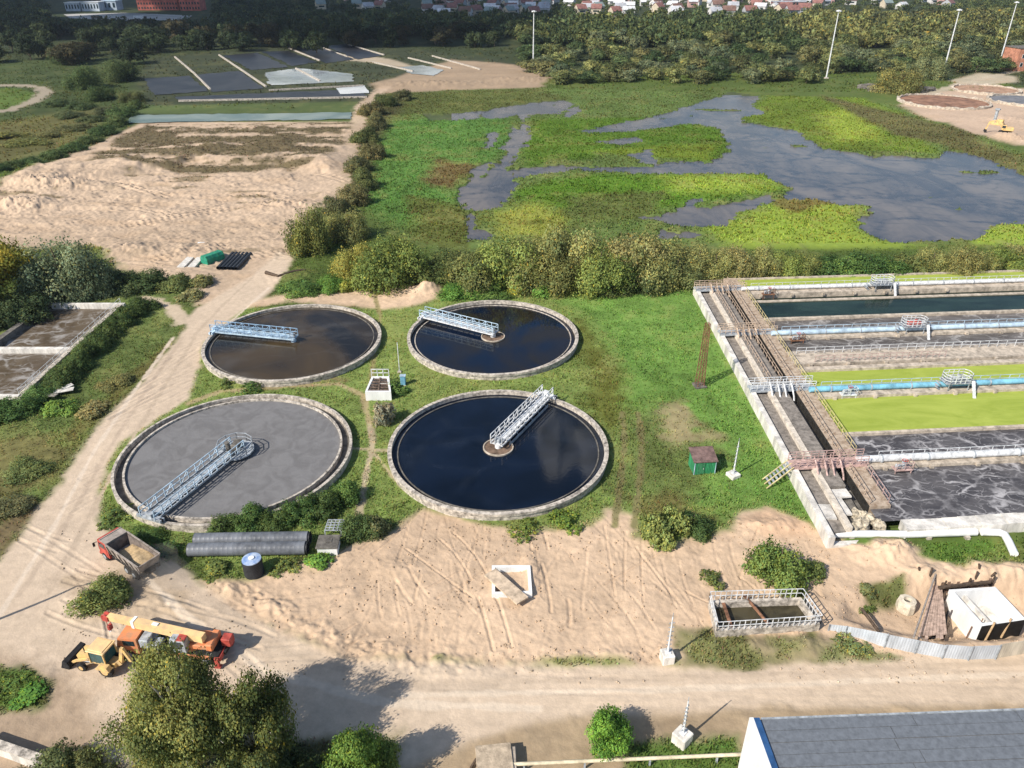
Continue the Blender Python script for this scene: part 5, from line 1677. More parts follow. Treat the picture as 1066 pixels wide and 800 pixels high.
def crown_arrays(seed, n, leaf, shape='tree', nl=14, vary=.3, yellow=.02, lobe_r=(.28, .48)):
    """leaf clumps in a unit crown: x,y within 1, z 0..1 of the crown's own height"""
    rs = np.random.RandomState(seed)
    cs, rr = [], []
    for k in range(nl):
        for _ in range(40):
            p = rs.uniform(-1, 1, 3)
            if shape == 'bush':
                p[2] = rs.uniform(-.05, .75)
                if p[0] ** 2 + p[1] ** 2 + (p[2] * 1.1) ** 2 < .56: break
            else:
                p[2] = rs.uniform(.1, .9)
                w = 1 - abs(p[2] - .42) * 1.15
                if math.hypot(p[0], p[1]) < .74 * max(w, .15): break
        cs.append(p); rr.append(rs.uniform(*lobe_r))
    cs, rr = np.array(cs), np.array(rr)
    zs = 1.0 if shape == 'bush' else .62
    wgt = rr ** 2; wgt /= wgt.sum()
    li = rs.choice(nl, n, p=wgt)
    d = rs.normal(size=(n, 3)); d /= np.linalg.norm(d, axis=1)[:, None]
    d[:, 2] = np.where((d[:, 2] < -.3) & (rs.rand(n) < .7), -d[:, 2], d[:, 2])
    rad = rr[li] * np.clip(rs.normal(.92, .13, n), .45, 1.25)
    # leaves gather in small sprays on the clumps, some reach out of the outline
    ns = max(12, n // 16)
    sp = rs.randint(0, ns, n)
    sl = rs.choice(nl, ns, p=wgt); sd_ = rs.normal(size=(ns, 3)); sd_ /= np.linalg.norm(sd_, axis=1)[:, None]
    sd_[:, 2] = np.where((sd_[:, 2] < -.3) & (rs.rand(ns) < .7), -sd_[:, 2], sd_[:, 2])
    srad = rr[sl] * np.clip(rs.normal(.95, .20, ns), .4, 1.6)
    use = rs.rand(n) < .72
    li = np.where(use, sl[sp], li)
    d = np.where(use[:, None], sd_[sp], d)
    rad = np.where(use, srad[sp], rad)
    P = cs[li] + (d * rad[:, None] + rs.normal(0, .055, (n, 3))) * np.array([1, 1, zs])
    if shape == 'bush': P[:, 2] = np.abs(P[:, 2])
    else: P[:, 2] = np.maximum(P[:, 2], .02 * rs.rand(n))
    Nn = d * .75 + rs.normal(size=(n, 3)) * .5 + np.array([0, 0, .25])
    Nn /= np.linalg.norm(Nn, axis=1)[:, None]
    sz = leaf * rs.uniform(.6, 1.4, n)
    flip = (Nn * d).sum(1) < 0
    Nn[flip] *= -1
    V, F = quads(P, Nn, sz, rs.uniform(.4, .9, n), rs)
    SN = d * 1.0 + Nn * .35 + np.array([0, 0, .25]); SN /= np.linalg.norm(SN, axis=1)[:, None]
    lob = rs.uniform(1 - vary, 1 + vary, nl)
    tone = lob[li] * rs.uniform(.72, 1.28, n)
    hue = rs.normal(0, .10, n)
    c = np.stack([tone * (1 + hue + .25 * (lob[li] - 1)), tone, tone * (1 - hue)], 1)
    yl = rs.rand(n) < yellow
    c[yl] *= np.array([2.0, 1.45, .8])
    return V, F, np.repeat(np.clip(c, .15, 3), 4, 0), cs, np.repeat(SN, 4, 0)

def trunk_mb(cs, r0, h0, hc, R, seed, limbs=6):
    """tapered trunk with limbs into the crown clumps (crown base h0, crown height hc, radius R)"""
    rs = random.Random(seed)
    q = MB()
    top = Vector((rs.uniform(-.1, .1) * R, rs.uniform(-.1, .1) * R, h0 + hc * .7))
    pts = [Vector((0, 0, -.3)), Vector((rs.uniform(-.03, .03) * R, 0, h0 * .6)), Vector((0, rs.uniform(-.05, .05) * R, h0 + hc * .25)), top]
    q.tube(pts, [r0, r0 * .8, r0 * .55, r0 * .15], 8)
    for c in sorted(cs.tolist(), key=lambda c: rs.random())[:limbs]:
        e = Vector((c[0] * R, c[1] * R, h0 + c[2] * hc))
        f = rs.uniform(.25, .7)
        s = pts[1].lerp(pts[2], f) if rs.random() < .5 else pts[2].lerp(pts[3], f * .6)
        m = s.lerp(e, .5) + Vector((0, 0, .08 * hc))
        q.tube([s, m, e, e + (e - m) * (.75 if limbs > 20 else .35)], [r0 * .38, r0 * .25, r0 * .12, r0 * .04], 6)
    return q

class Kind:
    """a plant kind: one crown mesh and one stem mesh in unit size, copied to each plant"""
    def __init__(s, seed, n, leaf, shape, nl, vary=.3, yellow=.015, bark=None, lobe_r=(.28, .48), h0=.0):
        V, F, C, cs, SN = crown_arrays(seed, n, leaf, shape, nl, vary, yellow, lobe_r)
        if h0: V[:, 2] = h0 + V[:, 2] * (1 - h0)
        s.crown = np_mesh('crown', V, F, LEAF, C, True); set_normals(s.crown, SN)
        q = trunk_mb(cs, .06 if shape == 'bush' else .055, h0 if h0 else .05, 1 - h0, 1, seed, 7)
        s.stem = q.mesh('trunk', bark or BARK)
        s.shape = shape
        s.VFC = (V, F, C, SN)
KIND = {
 'bush_s': [Kind(100 + i, 4200, .095, 'bush', 11) for i in range(3)],
 'bush_m': [Kind(110 + i, 9500, .056, 'bush', 16, lobe_r=(.24, .42)) for i in range(4)],
 'bush_l': [Kind(120 + i, 21000, .036, 'bush', 26, lobe_r=(.18, .36)) for i in range(4)],
 'tree_m': [Kind(130 + i, 17000, .042, 'tree', 22, lobe_r=(.2, .38), h0=.14) for i in range(3)],
 'far': [Kind(140 + i, 3000, .078, 'tree', 10, vary=.35, h0=.05) for i in range(5)],
 'weed': [Kind(150 + i, 1600, .11, 'bush', 6, vary=.3, yellow=.10) for i in range(2)],
}
OLIVE = (.125, .148, .038); OLIVE_B = (.150, .148, .052); DKG = (.055, .092, .026); MDG = (.080, .125, .032); BRG = (.095, .170, .034)
WIL = (.105, .122, .066); YELL = (.26, .215, .038); GREYB = (.175, .155, .105); LGT = (.15, .165, .06)
_pr = random.Random(21)
def plant(name, label, cat, kind, px, py, R, H, col, group=None, z=None, xy=None, ry=None):
    x, y = xy if xy else G(px, py)
    if z is None:
        z = hgt(x, y) if math.hypot(x, y) < 330 else 0
    ks = KIND[kind]
    k = ks[_pr.randrange(len(ks))]
    t = thing(name, label, cat, (x, y, z - .05), _pr.uniform(0, 6.28), group)
    jit = 1 + _pr.uniform(-.08, .08)
    for nm, me in (('crown', k.crown), ('trunk' if k.shape == 'tree' else 'stem', k.stem)):
        o = bpy.data.objects.new(nm, me)
        COL.objects.link(o)
        o.parent = t
        o.scale = (R * 1.1, (ry or R) * 1.1, H * 1.05)
        if nm == 'crown':
            g_ = jit * 2.0; o.color = (col[0] * g_ * .95, col[1] * g_, col[2] * g_, 1)
    return t
ORD = ['first', 'second', 'third', 'fourth', 'fifth', 'sixth', 'seventh', 'eighth', 'ninth', 'tenth', 'eleventh', 'twelfth', 'thirteenth', 'fourteenth', 'fifteenth', 'sixteenth', 'seventeenth', 'eighteenth', 'nineteenth', 'twentieth']

# willows and shrubs between the marsh and the tanks
plant('willow_bush', 'rounded dark olive willow standing alone on the sand edge by the road', 'willow', 'bush_l', 324, 262, 5.4, 10.5, (.10, .105, .03))
plant('willow_bush', 'largest olive willow of the hedge above the brown water tank', 'willow', 'bush_l', 412, 295, 8.0, 10.0, OLIVE)
plant('willow_bush', 'yellowish willow leaning on the left of the largest olive willow', 'willow', 'bush_l', 372, 288, 5.4, 7.6, (.155, .145, .035))
plant('willow_bush', 'reddish brown willow behind the two olive willows', 'willow', 'bush_l', 362, 248, 5.4, 7.6, OLIVE_B)
plant('willow_bush', 'green bush with leaves darkened as shade under the right side of the largest olive willow', 'bush', 'bush_m', 437, 293, 4.5, 5.5, (.07, .08, .024))  # dark leaf colour paints in the shadow right of the willow
plant('shrub', 'low dark green shrub on the sand left of the hedge', 'shrub', 'bush_m', 312, 303, 4.3, 2.2, MDG)
plant('shrub', 'low bright green shrub between the dark shrub and the yellowish willow', 'shrub', 'bush_m', 345, 300, 3.6, 2.3, (.075, .13, .026))
plant('shrub', 'small yellow green shrub at the foot of the yellowish willow', 'shrub', 'bush_s', 360, 302, 1.8, 2.0, (.2, .2, .04))
hedge = [(472, 288, 5.0, 6.6, (.085, .10, .032)), (493, 300, 4.6, 8.6, (.10, .105, .036)), (520, 299, 5.6, 10.2, OLIVE), (549, 294, 5.4, 10.6, OLIVE_B), (575, 300, 5.0, 9.2, (.11, .11, .036)), (598, 292, 5.8, 11.2, OLIVE_B),
         (626, 299, 5.2, 10.4, OLIVE), (650, 294, 5.6, 11.0, (.155, .140, .055)), (676, 294, 5.2, 9.6, OLIVE_B), (700, 294, 4.6, 7.4, (.085, .095, .034)), (722, 284, 4.8, 6.2, OLIVE_B), (672, 300, 3.6, 5.4, (.06, .075, .026)), (640, 303, 3.4, 4.2, (.07, .085, .028))]
for k, (a, b, r, h, c) in enumerate(hedge):
    plant('willow_bush', '%s willow from the left in the tall brownish hedge behind the black water tank' % ORD[k], 'willow', 'bush_l', a, b, r * 1.36, h * (.88 + .09 * (k % 3)), c, 'willows of the tall hedge')
plant('shrub', 'bright green low shrub under the left end of the tall hedge', 'shrub', 'bush_m', 482, 307, 4.4, 2.8, BRG)
plant('shrub', 'wide dark green low shrub under the tall hedge', 'shrub', 'bush_m', 512, 306, 4.6, 2.4, MDG)
plant('shrub', 'small golden yellow shrub in front of the tall hedge', 'shrub', 'bush_s', 538, 305, 1.9, 1.9, (.32, .29, .04))
plant('shrub', 'low green shrub right of the small golden shrub', 'shrub', 'bush_s', 562, 306, 2.6, 1.8, BRG)
right = [(745, 288, 4.2, 5.2, OLIVE_B), (768, 287, 4.4, 5.6, (.155, .142, .055)), (792, 286, 4.0, 5.4, OLIVE_B), (815, 285, 4.0, 4.6, OLIVE), (836, 286, 3.6, 4.0, (.12, .13, .04)), (858, 285, 3.8, 3.2, DKG), (880, 285, 4.0, 3.4, MDG),
         (903, 284, 4.0, 3.4, DKG), (925, 284, 4.0, 3.0, MDG), (946, 283, 3.4, 3.2, (.10, .11, .035)), (970, 283, 3.8, 4.4, OLIVE_B), (1000, 287, 3.4, 6.0, (.15, .14, .05)), (1018, 284, 3.4, 4.6, OLIVE_B), (1042, 281, 4.0, 4.6, OLIVE), (1066, 280, 4.4, 5.0, (.155, .142, .055)), (1094, 279, 4.4, 5.0, OLIVE_B)]
for k, (a, b, r, h, c) in enumerate(right):
    nm = 'dark green' if c in (DKG, MDG) else 'brownish'
    plant('hedge_bush', '%s bush from the left, a %s one, in the hedge behind the long basin' % (ORD[k], nm), 'bush', 'bush_m' if h < 4 else 'bush_l', a, b, r * 1.15, h * 1.18, c, 'bushes of the hedge behind the basin')
# shrubs along the sand road up to the far bank
up = [(352, 222, 3.6, 4.6), (368, 212, 4.2, 5.4), (380, 196, 4.2, 5.2), (372, 178, 4.6, 5.6), (388, 165, 4.2, 5.0), (380, 148, 4.8, 5.6), (392, 134, 4.6, 5.6), (386, 120, 5.4, 6.0), (402, 110, 5.2, 5.0), (418, 104, 5, 4.6)]
for k, (a, b, r, h) in enumerate(up):
    plant('shrub', '%s olive shrub from the near end of the row along the upper sand track' % ORD[k], 'shrub', 'bush_m', a, b, r, h, [(.085, .082, .036), (.11, .095, .04), (.075, .085, .03)][k % 3], 'shrubs along the sand track')
# left group
plant('willow_tree', 'large grey green willow at the upper corner of the left basin', 'willow', 'bush_l', 72, 306, 8.4, 12.0, WIL)
plant('willow_tree', 'smaller grey green willow behind the left basin, right of the large one', 'willow', 'bush_l', 98, 306, 5.0, 7.4, (.085, .10, .052))
plant('yellow_tree', 'yellow leaved tree at the left edge beside the grey green willow', 'tree', 'tree_m', 2, 314, 7.5, 12.0, YELL)
plant('yellow_tree', 'olive yellow tree half cut by the left edge', 'tree', 'tree_m', -30, 330, 7.0, 12.0, (.18, .165, .04))
plant('bush', 'dark bush behind the top wall of the left basin', 'bush', 'bush_m', 126, 302, 4.6, 3.6, (.042, .055, .022))
plant('bush', 'dark green bush left of the stored slabs', 'bush', 'bush_m', 150, 299, 4.4, 4.0, (.055, .075, .028))
plant('bush', 'olive scrub beside the stored slabs', 'bush', 'bush_m', 185, 300, 3.6, 2.8, (.10, .115, .04))
plant('bush', 'small olive scrub right below the black pipes', 'bush', 'bush_s', 210, 296, 2.6, 2.0, (.13, .125, .05))
plant('bush', 'brown green scrub at the road junction', 'bush', 'bush_s', 198, 310, 2.4, 1.6, (.13, .125, .055))
plant('bush', 'dark round bush at the outer side of the left basin', 'bush', 'bush_m', 28, 332, 4.2, 4.4, (.05, .066, .028))
plant('bush', 'dark bush at the left edge beyond the basin wall', 'bush', 'bush_m', 2, 338, 4.0, 4.0, (.045, .06, .024))
hl = [(150, 322), (137, 330), (124, 340), (113, 350), (103, 361), (93, 371), (84, 381), (74, 391), (64, 400)]
for k, (a, b) in enumerate(hl):
    plant('hedge_bush', '%s bush from the upper end of the dark hedge along the left basin' % ORD[k], 'bush', 'bush_m', a, b, 2.7, 2.6, [(.05, .072, .022), (.06, .08, .024)][k % 2], 'dark hedge bushes by the left basin')
for k, (a, b, r, h, c, lab) in enumerate([(40, 416, 2.6, 2.0, (.075, .12, .035), 'light green bush beside the dumped boards'), (18, 428, 3.2, 2.4, DKG, 'dark bush below the corner of the left basin'), (-4, 436, 3.0, 2.4, DKG, 'dark bush cut by the left edge below the basin'),
      (62, 428, 2.4, 1.3, (.09, .14, .03), 'low green bush on the left bank below the dumped boards'), (120, 400, 2.6, 1.2, (.14, .13, .05), 'dry olive scrub on the left bank near the road, upper one'), (95, 430, 2.4, 1.2, (.15, .13, .055), 'dry olive scrub on the left bank near the road, lower one'),
      (30, 490, 3.0, 1.4, (.10, .115, .04), 'olive scrub on the left bank opposite the sludge tank'), (10, 530, 2.8, 1.2, (.12, .11, .05), 'brownish scrub at the left edge by the dirt road')]):
    plant('bush', lab, 'bush', 'bush_m' if r > 2.5 else 'bush_s', a, b, r, h, c)
# around the tanks
for a, b, r, h, c, lab in [
  (238, 553, 2.2, 2.3, (.06, .085, .024), 'dark green bush above the left end of the grey pipes'), (262, 549, 2.3, 2.6, DKG, 'dark green bush above the middle of the grey pipes'),
  (287, 546, 2.2, 2.4, (.06, .085, .024), 'dark green bush at the foot of the sludge tank wall'), (312, 540, 2.5, 3.0, DKG, 'tall dark green bush above the right end of the grey pipes'),
  (334, 532, 2.4, 3.0, (.055, .08, .024), 'dark green bush right of the sludge tank'), (356, 522, 2.3, 2.6, MDG, 'mid green bush beside the footpath'),
  (376, 556, 2.2, 2.6, (.06, .085, .028), 'dark bush right of the white chamber with brown lid'), (394, 553, 1.6, 1.9, (.085, .09, .04), 'thin greyish bush at the edge of the bare sand below the footpath'),
  (334, 585, 1.8, .9, BRG, 'low green weeds in front of the white chamber'), (296, 592, 1.5, .8, (.11, .13, .04), 'low dry weeds right of the black plastic tank'),
  (222, 594, 1.9, .9, (.10, .12, .035), 'low weeds under the left end of the grey pipes'), (402, 440, 1.7, 3.2, GREYB, 'grey brown leafless looking bush on the footpath'),
  (412, 408, 1.6, 2.0, MDG, 'small round bush beside the cyan cabinet'), (262, 405, 1.7, 1.1, DKG, 'small dark bush at the rim of the brown water tank'),
  (236, 401, 1.5, .9, (.09, .115, .035), 'pale small bush at the rim of the brown water tank'), (150, 562, 2.4, 1.2, (.075, .11, .03), 'green scrub at the foot of the sludge tank near the dump truck'),
  (120, 540, 2.0, 1.0, (.085, .115, .035), 'green scrub left of the sludge tank'), (170, 577, 1.9, 1.0, DKG, 'dark scrub right of the dump truck'),
  (684, 560, 2.0, 3.3, (.145, .165, .05), 'upright olive yellow bush at the sand edge'), (700, 555, 1.8, 2.9, (.13, .15, .045), 'narrow olive bush beside the upright yellow one'), (722, 552, 2.2, 2.6, (.045, .07, .022), 'dark green bush right of the upright olive pair'),
  (590, 546, 2.0, 1.1, (.10, .14, .03), 'low green weeds below the navy water tank'), (548, 552, 1.8, .9, (.11, .14, .035), 'low weeds at the sand edge below the navy water tank'),
  (811, 600, 3.3, 4.3, (.105, .135, .035), 'broad round green bush beside the railed pit'), (843, 597, 1.5, 1.5, (.075, .095, .03), 'small bush right behind the broad round bush'),
  (105, 628, 2.6, 2.4, (.12, .135, .042), 'olive green bush alone on the dirt beside the truck'), (122, 622, 1.6, 1.6, (.10, .12, .04), 'small bush touching the olive bush on the dirt'),
  (32, 724, 1.8, .45, (.07, .14, .028), 'bright green weeds on the earth mound at the left'), (15, 715, 1.5, .4, (.08, .12, .03), 'dark weeds on the far side of the earth mound'),
  (870, 548, 1.5, 1.4, (.10, .15, .03), 'green bush at the lower corner of the long basin wall'), (852, 500, 1.5, 1.5, (.13, .19, .03), 'light green bush by the basin wall below the stair rails'), (828, 470, 1.3, 1.3, (.16, .22, .03), 'yellow green bush by the basin wall above the stair rails'),
  (905, 614, 1.2, .7, (.11, .12, .05), 'dry weeds left of the cream well cone'), (905, 626, .9, .5, (.10, .13, .04), 'small green weeds on the excavation slope'),
  (888, 675, 1.6, .8, (.13, .15, .06), 'grey green weeds outside the panel fence'), (742, 606, 1.3, 1.0, (.10, .12, .04), 'small weeds at the left corner of the railed pit')]:
    plant('bush' if h > 1.3 else 'low_shrub', lab, 'bush' if h > 1.3 else 'weeds', 'bush_m' if r > 2.1 else ('bush_s' if h > 1.3 else 'weed'), a, b, r, h, c)
# bottom edge
def leafy(name, label, cat, xy, R, H, col, n, leaf, seed, nl, bark, h0, vary=.3, lobe_r=(.16, .32), limbs=14, yellow=.05, r0=None):
    V, F, C, cs, SN = crown_arrays(seed, n, leaf / R, 'tree', nl, vary, yellow, lobe_r)
    t = thing(name, label, cat, (xy[0], xy[1], 0))
    V = V * np.array([R, R, H - h0]) + np.array([0, 0, h0])
    cm = np_mesh('crown', V, F, LEAF, C, True); set_normals(cm, SN)
    o = bpy.data.objects.new('crown', cm); COL.objects.link(o); o.parent = t; o.color = (col[0] * 1.85, col[1] * 1.95, col[2] * 1.85, 1)
    trunk_mb(cs, r0 or R * .05, h0, H - h0, R, seed, limbs).build('trunk', bark, t, True)
    return t
leafy('birch_tree', 'large birch with thin pale limbs in front of the truck crane', 'birch', (-25.6, 38.2), 5.7, 13.2, (.135, .138, .044), 62000, .125, 5, 80, BIRCH, 1.6, .42, (.08, .20), 46, .015, .26)
leafy('birch_tree', 'smaller dark birch right behind the large birch', 'birch', (-19.8, 38.4), 4.1, 11.2, (.085, .095, .03), 26000, .12, 8, 44, BIRCH, 1.4, .38, (.10, .22), 24, .05, .17)
leafy('birch_tree', 'birch with darkened leaves at the bottom edge between the large birch and the maple', 'birch', (-19.0, 33.6), 3.6, 8.0, (.07, .082, .028), 22000, .12, 18, 22, BIRCH, 1.0, .34, (.16, .30), 12, .05, .15)  # dark leaf colour paints in the shadow at the lower edge
leafy('maple_tree', 'bright green maple at the lower edge right of the birches', 'maple', (-11.9, 36.6), 2.9, 6.6, (.10, .15, .032), 21000, .12, 12, 22, BARK, .5, .3, (.2, .36), 10, .04, .14)
leafy('young_tree', 'bright green young tree at the lower edge beside the gas pipe', 'tree', (7.6, 40.4), 2.3, 3.9, (.095, .175, .03), 16000, .11, 14, 20, BARK, .3, .28, (.22, .38), 10, .03, .09)
for a, b, r, h, c, lab in [(60, 812, 2.4, 2.6, (.08, .09, .035), 'dark bush at the bottom left corner over the low wall'), (20, 830, 2.2, 2.4, (.07, .08, .03), 'dark bush cut by the lower left corner'), (95, 806, 2.0, 2.0, (.085, .09, .032), 'olive bush left of the large birch foot'),
      (290, 806, 2.4, 2.6, (.04, .055, .02), 'very dark hedge bush behind the maple, left one'), (325, 812, 2.2, 2.6, (.045, .06, .022), 'very dark hedge bush behind the maple, right one'), (262, 806, 2.2, 2.0, (.045, .06, .022), 'dark hedge bush at the foot of the birches'), (395, 800, 1.8, 3.6, (.09, .12, .03), 'green bush leaning on the right of the maple')]:  # hedge leaf colours darkened for the shadow area behind the maple
    plant('bush', lab, 'bush', 'bush_m', a, b, r, h, c)

# ------------------------------------------------------------------ grass and reeds: nobody could count the blades
def blades(name, n, reach, keep, h_rng, w_rng, nb, seed, tone, mode):
    rs = np.random.RandomState(seed)
    d = reach[0] * (reach[1] / reach[0]) ** (rs.rand(n) ** .8)
    zc = d * math.cos(PITCH) + CAM_H * math.sin(PITCH)
    x = rs.uniform(-1, 1, n) * (.6662 * zc * 1.12 + 3)
    h, C, K, W, wet = ground_fields(x, d)
    m = keep(W, wet, C, x, d)
    x, d, h, C = x[m], d[m], h[m], C[m]
    n = len(x)
    P = np.stack([x, d, h], 1)
    pat = .55 + .9 * (fbm(x / 3.2, d / 3.2, 2, 5) * .5 + .5)
    V = np.empty((n, nb, 3, 3)); 
    for k in range(nb):
        a = rs.uniform(0, 6.28, n); ln = rs.uniform(.15, .75, n)
        H = rs.uniform(*h_rng, n) * pat; w = rs.uniform(*w_rng, n)
        b0 = P + np.stack([rs.normal(0, .16, n), rs.normal(0, .16, n), np.full(n, -.03)], 1)
        side = np.stack([-np.sin(a), np.cos(a), np.zeros(n)], 1) * w[:, None]
        V[:, k, 0] = b0 - side; V[:, k, 1] = b0 + side
        V[:, k, 2] = b0 + np.stack([np.cos(a) * ln * H, np.sin(a) * ln * H, H], 1)
    c = np.empty((n, nb, 3, 3))
    j = rs.uniform(.7, 1.35, (n, nb, 1, 1)) * (1 + .12 * rs.normal(size=(n, nb, 1, 3)))
    if mode == 1:
        q_ = fbm(x / 9, d / 6, 3, 19)
        C = C * (1 + .45 * q_)[:, None] * (1 + np.stack([.35 * np.maximum(-q_, 0), 0 * q_, 0 * q_], 1))
    c[:] = C[:, None, None, :] * j * np.array(tone)
    F = np.arange(n * nb * 3).reshape(-1, 3)
    Vt = V.reshape(-1, 3, 3)
    fn = np.cross(Vt[:, 1] - Vt[:, 0], Vt[:, 2] - Vt[:, 0]); fn /= np.linalg.norm(fn, axis=1)[:, None] + 1e-9
    # blades face up or towards the camera side
    bad = fn[:, 2] < 0
    Vt[bad] = Vt[bad][:, [1, 0, 2]]; fn[bad] *= -1
    SN = fn * .5 + np.array([0, 0, .9]); SN /= np.linalg.norm(SN, axis=1)[:, None]
    me = np_mesh(name, Vt.reshape(-1, 3), F, LEAF, np.clip(c.reshape(-1, 3), .005, .8), True)
    set_normals(me, np.repeat(SN, 3, 0))
    o = bpy.data.objects.new(name, me); COL.objects.link(o); o.color = (1, 1, 1, 1)
    tag(o, kind='stuff')
_tk = np.array(TANKS)
def off_plant(x, y):
    ok = np.ones(len(x), bool)
    for a, b, r in _tk: ok &= np.hypot(x - a, y - b) > r + .35
    ok &= ~((x > 34.2) & (y > 64.5 + .079 * (x - 35)) & (y < 141 + .079 * (x - 35)))
    ok &= ~((x < -71.5) & (x > -95) & (y > 96.5) & (y < 131))
    ok &= ~((x > 19.6) & (x < 31.2) & (y > 52) & (y < 58.5))
    ok &= ~((x > 20.2) & (y < 43.5))
    return ok
BEDS = [[(150, 82), (197, 79), (217, 95), (160, 99)], [(203, 78), (250, 74), (274, 92), (222, 96)], [(232, 58), (268, 55), (300, 70), (262, 73)], [(272, 54), (300, 53), (330, 65), (304, 69)], [(182, 101), (378, 93), (382, 101), (186, 105)],
        [(276, 76), (310, 71), (366, 77), (368, 85), (280, 89)], [(416, 70), (440, 68), (462, 73), (452, 79), (428, 77)], [(350, 92), (380, 89), (384, 97), (354, 98)], [(138, 120), (366, 117), (366, 124), (132, 128)], [(306, 50), (334, 49), (368, 62), (340, 66)], [(338, 48), (362, 46), (398, 58), (372, 62)]]
def off_beds(x, y):
    ok = np.ones(len(x), bool)
    for p in BEDS: ok &= sdf_poly(PXW(p), x, y, 5) > .3
    return ok
def green(C): return (C[:, 1] > C[:, 0] * .93)
_rk = np.random.RandomState(77)
BEDF = PXW([(140, 84), (182, 55), (300, 44), (420, 50), (520, 60), (420, 85), (380, 112), (370, 130), (128, 130)])
blades('grass', 190000, (36, 170), lambda W, wet, C, x, y: (W[GRASS] > _rk.uniform(.3, .8, len(x))) & off_plant(x, y) & (green(C) | (_rk.rand(len(x)) < .25)), (.10, .34), (.05, .12), 3, 61, (1.42, 1.38, 1.3), 0)
blades('marsh_plants', 150000, (165, 420), lambda W, wet, C, x, y: (W[MARSH] > .4) & (wet < .3) & (x > -75), (.12, .55), (.10, .24), 3, 62, (1.35, 1.3, 1.25), 1)
blades('bed_reeds', 26000, (330, 620), lambda W, wet, C, x, y: (W[GRASS] > .5) & (sdf_poly(BEDF, x, y, 10) < 0) & off_beds(x, y) & (_rk.rand(len(x)) < np.clip(.4 + .9 * fbm(x / 12, y / 12, 3, 28), 0, 1)), (.25, .9), (.2, .4), 4, 66, (1.5, 1.45, 1.25), 1)
blades('meadow_weeds', 110000, (150, 560), lambda W, wet, C, x, y: (W[GRASS] > .5) & ((x < -75) | (y > 375)) & (sdf_poly(BEDF, x, y, 10) > 2) & off_plant(x, y) & (_rk.rand(len(x)) < np.clip(.45 + .9 * fbm(x / 16, y / 16, 3, 8), .05, 1)), (.22, .75), (.16, .32), 4, 64, (1.5, 1.45, 1.25), 1)
blades('dry_weeds', 60000, (160, 330), lambda W, wet, C, x, y: (W[SAND] > .3) & (C[:, 0] < .30) & (x < -30), (.12, .42), (.10, .22), 3, 63, (1.05, 1.05, 1.0), 1)

# clods and stones lying on the bare sand
def clods(name, n, m):
    rs = np.random.RandomState(91)
    px = rs.uniform(60, 1066, n * 3); py = rs.uniform(545, 712, n * 3)
    cl = fbm(px / 40, py / 18, 3, 15)
    k = rs.rand(n * 3) < np.clip(.15 + 1.1 * cl, 0.02, 1)
    px, py = px[k][:n], py[k][:n]
    g = np.array([G(a, b) for a, b in zip(px, py)])
    h, C, K, W, wet = ground_fields(g[:, 0], g[:, 1])
    ok = (W[SAND] + W[ROAD] * .35 > rs.rand(len(h)) * .9) & off_plant(g[:, 0], g[:, 1])
    ok &= ~((np.abs(g[:, 0] + .2) < 2.6) & (np.abs(g[:, 1] - 59.3) < 3))
    g, h, C = g[ok], h[ok], C[ok]
    base = np.array([(1, 0, 0), (0, 1, 0), (-1, 0, 0), (0, -1, 0), (0, 0, .8), (0, 0, -.6)])
    tri = np.array([(0, 1, 4), (1, 2, 4), (2, 3, 4), (3, 0, 4), (1, 0, 5), (2, 1, 5), (3, 2, 5), (0, 3, 5)])
    q = len(g)
    sz = .035 + .13 * rs.rand(q) ** 3.2
    V = base[None] * sz[:, None, None] * rs.uniform(.6, 1.4, (q, 6, 3))
    a = rs.uniform(0, 6.28, q); ca, sa = np.cos(a)[:, None], np.sin(a)[:, None]
    V = np.stack([V[..., 0] * ca - V[..., 1] * sa, V[..., 0] * sa + V[..., 1] * ca, V[..., 2]], -1) + np.stack([g[:, 0], g[:, 1], h + sz * .2], 1)[:, None]
    F = (tri[None] + np.arange(q)[:, None, None] * 6).reshape(-1, 3)
    col = np.repeat(C * rs.uniform(.55, 1.05, (q, 1)), 6, 0)
    o = bpy.data.objects.new(name, np_mesh(name, V.reshape(-1, 3), F, m, col)); COL.objects.link(o)
    tag(o, kind='stuff')
clods('clods', 7000, bpy.data.materials['ground_soil'])
# ------------------------------------------------------------------ far: beds, poles, works, wood, town
def sheet(name, pts, m, z=.06, rag=1.0):
    p = PXW(pts, z)
    # ragged shore
    rr_ = random.Random(len(pts) + int(pts[0][0])); q_ = []
    for i in range(len(p)):
        a, b = p[i], p[(i + 1) % len(p)]
        L_ = math.hypot(*(b - a)); n_ = max(2, int(L_ / 3.0))
        for k in range(n_):
            c_ = a + (b - a) * (k / n_); amp = 0 if k == 0 else min(1.0, L_ * .04) * rag
            q_.append((c_[0] + rr_.uniform(-amp, amp), c_[1] + rr_.uniform(-amp, amp)))
    p = q_
    o = MB().add([(x, y, z) for x, y in p], [tuple(range(len(p)))]).build(name, m)
    tag(o, kind='structure')
BEDD = water_mat('bed_sludge', (.014, .016, .020), (.032, .033, .036), .4, .06, bump=.3, spec=.25)
POND = water_mat('pond_pale_reflection', (.26, .29, .32), (.40, .43, .46), .04, .05, bump=.01, spec=.8)  # pale base colour stands in for the bright cloud reflection
PONDG = water_mat('pond_green', (.10, .15, .13), (.22, .26, .22), .3, .05, bump=.05)
sheet('sludge_bed', [(150, 82), (197, 79), (217, 95), (160, 99)], BEDD, .2)
sheet('sludge_bed', [(203, 78), (250, 74), (274, 92), (222, 96)], BEDD, .2)
sheet('sludge_bed', [(232, 58), (268, 55), (300, 70), (262, 73)], BEDD, .2)
sheet('sludge_bed', [(272, 54), (300, 53), (330, 65), (304, 69)], BEDD, .2)
sheet('sludge_bed', [(182, 101), (378, 93), (382, 101), (186, 105)], BEDD, .25)
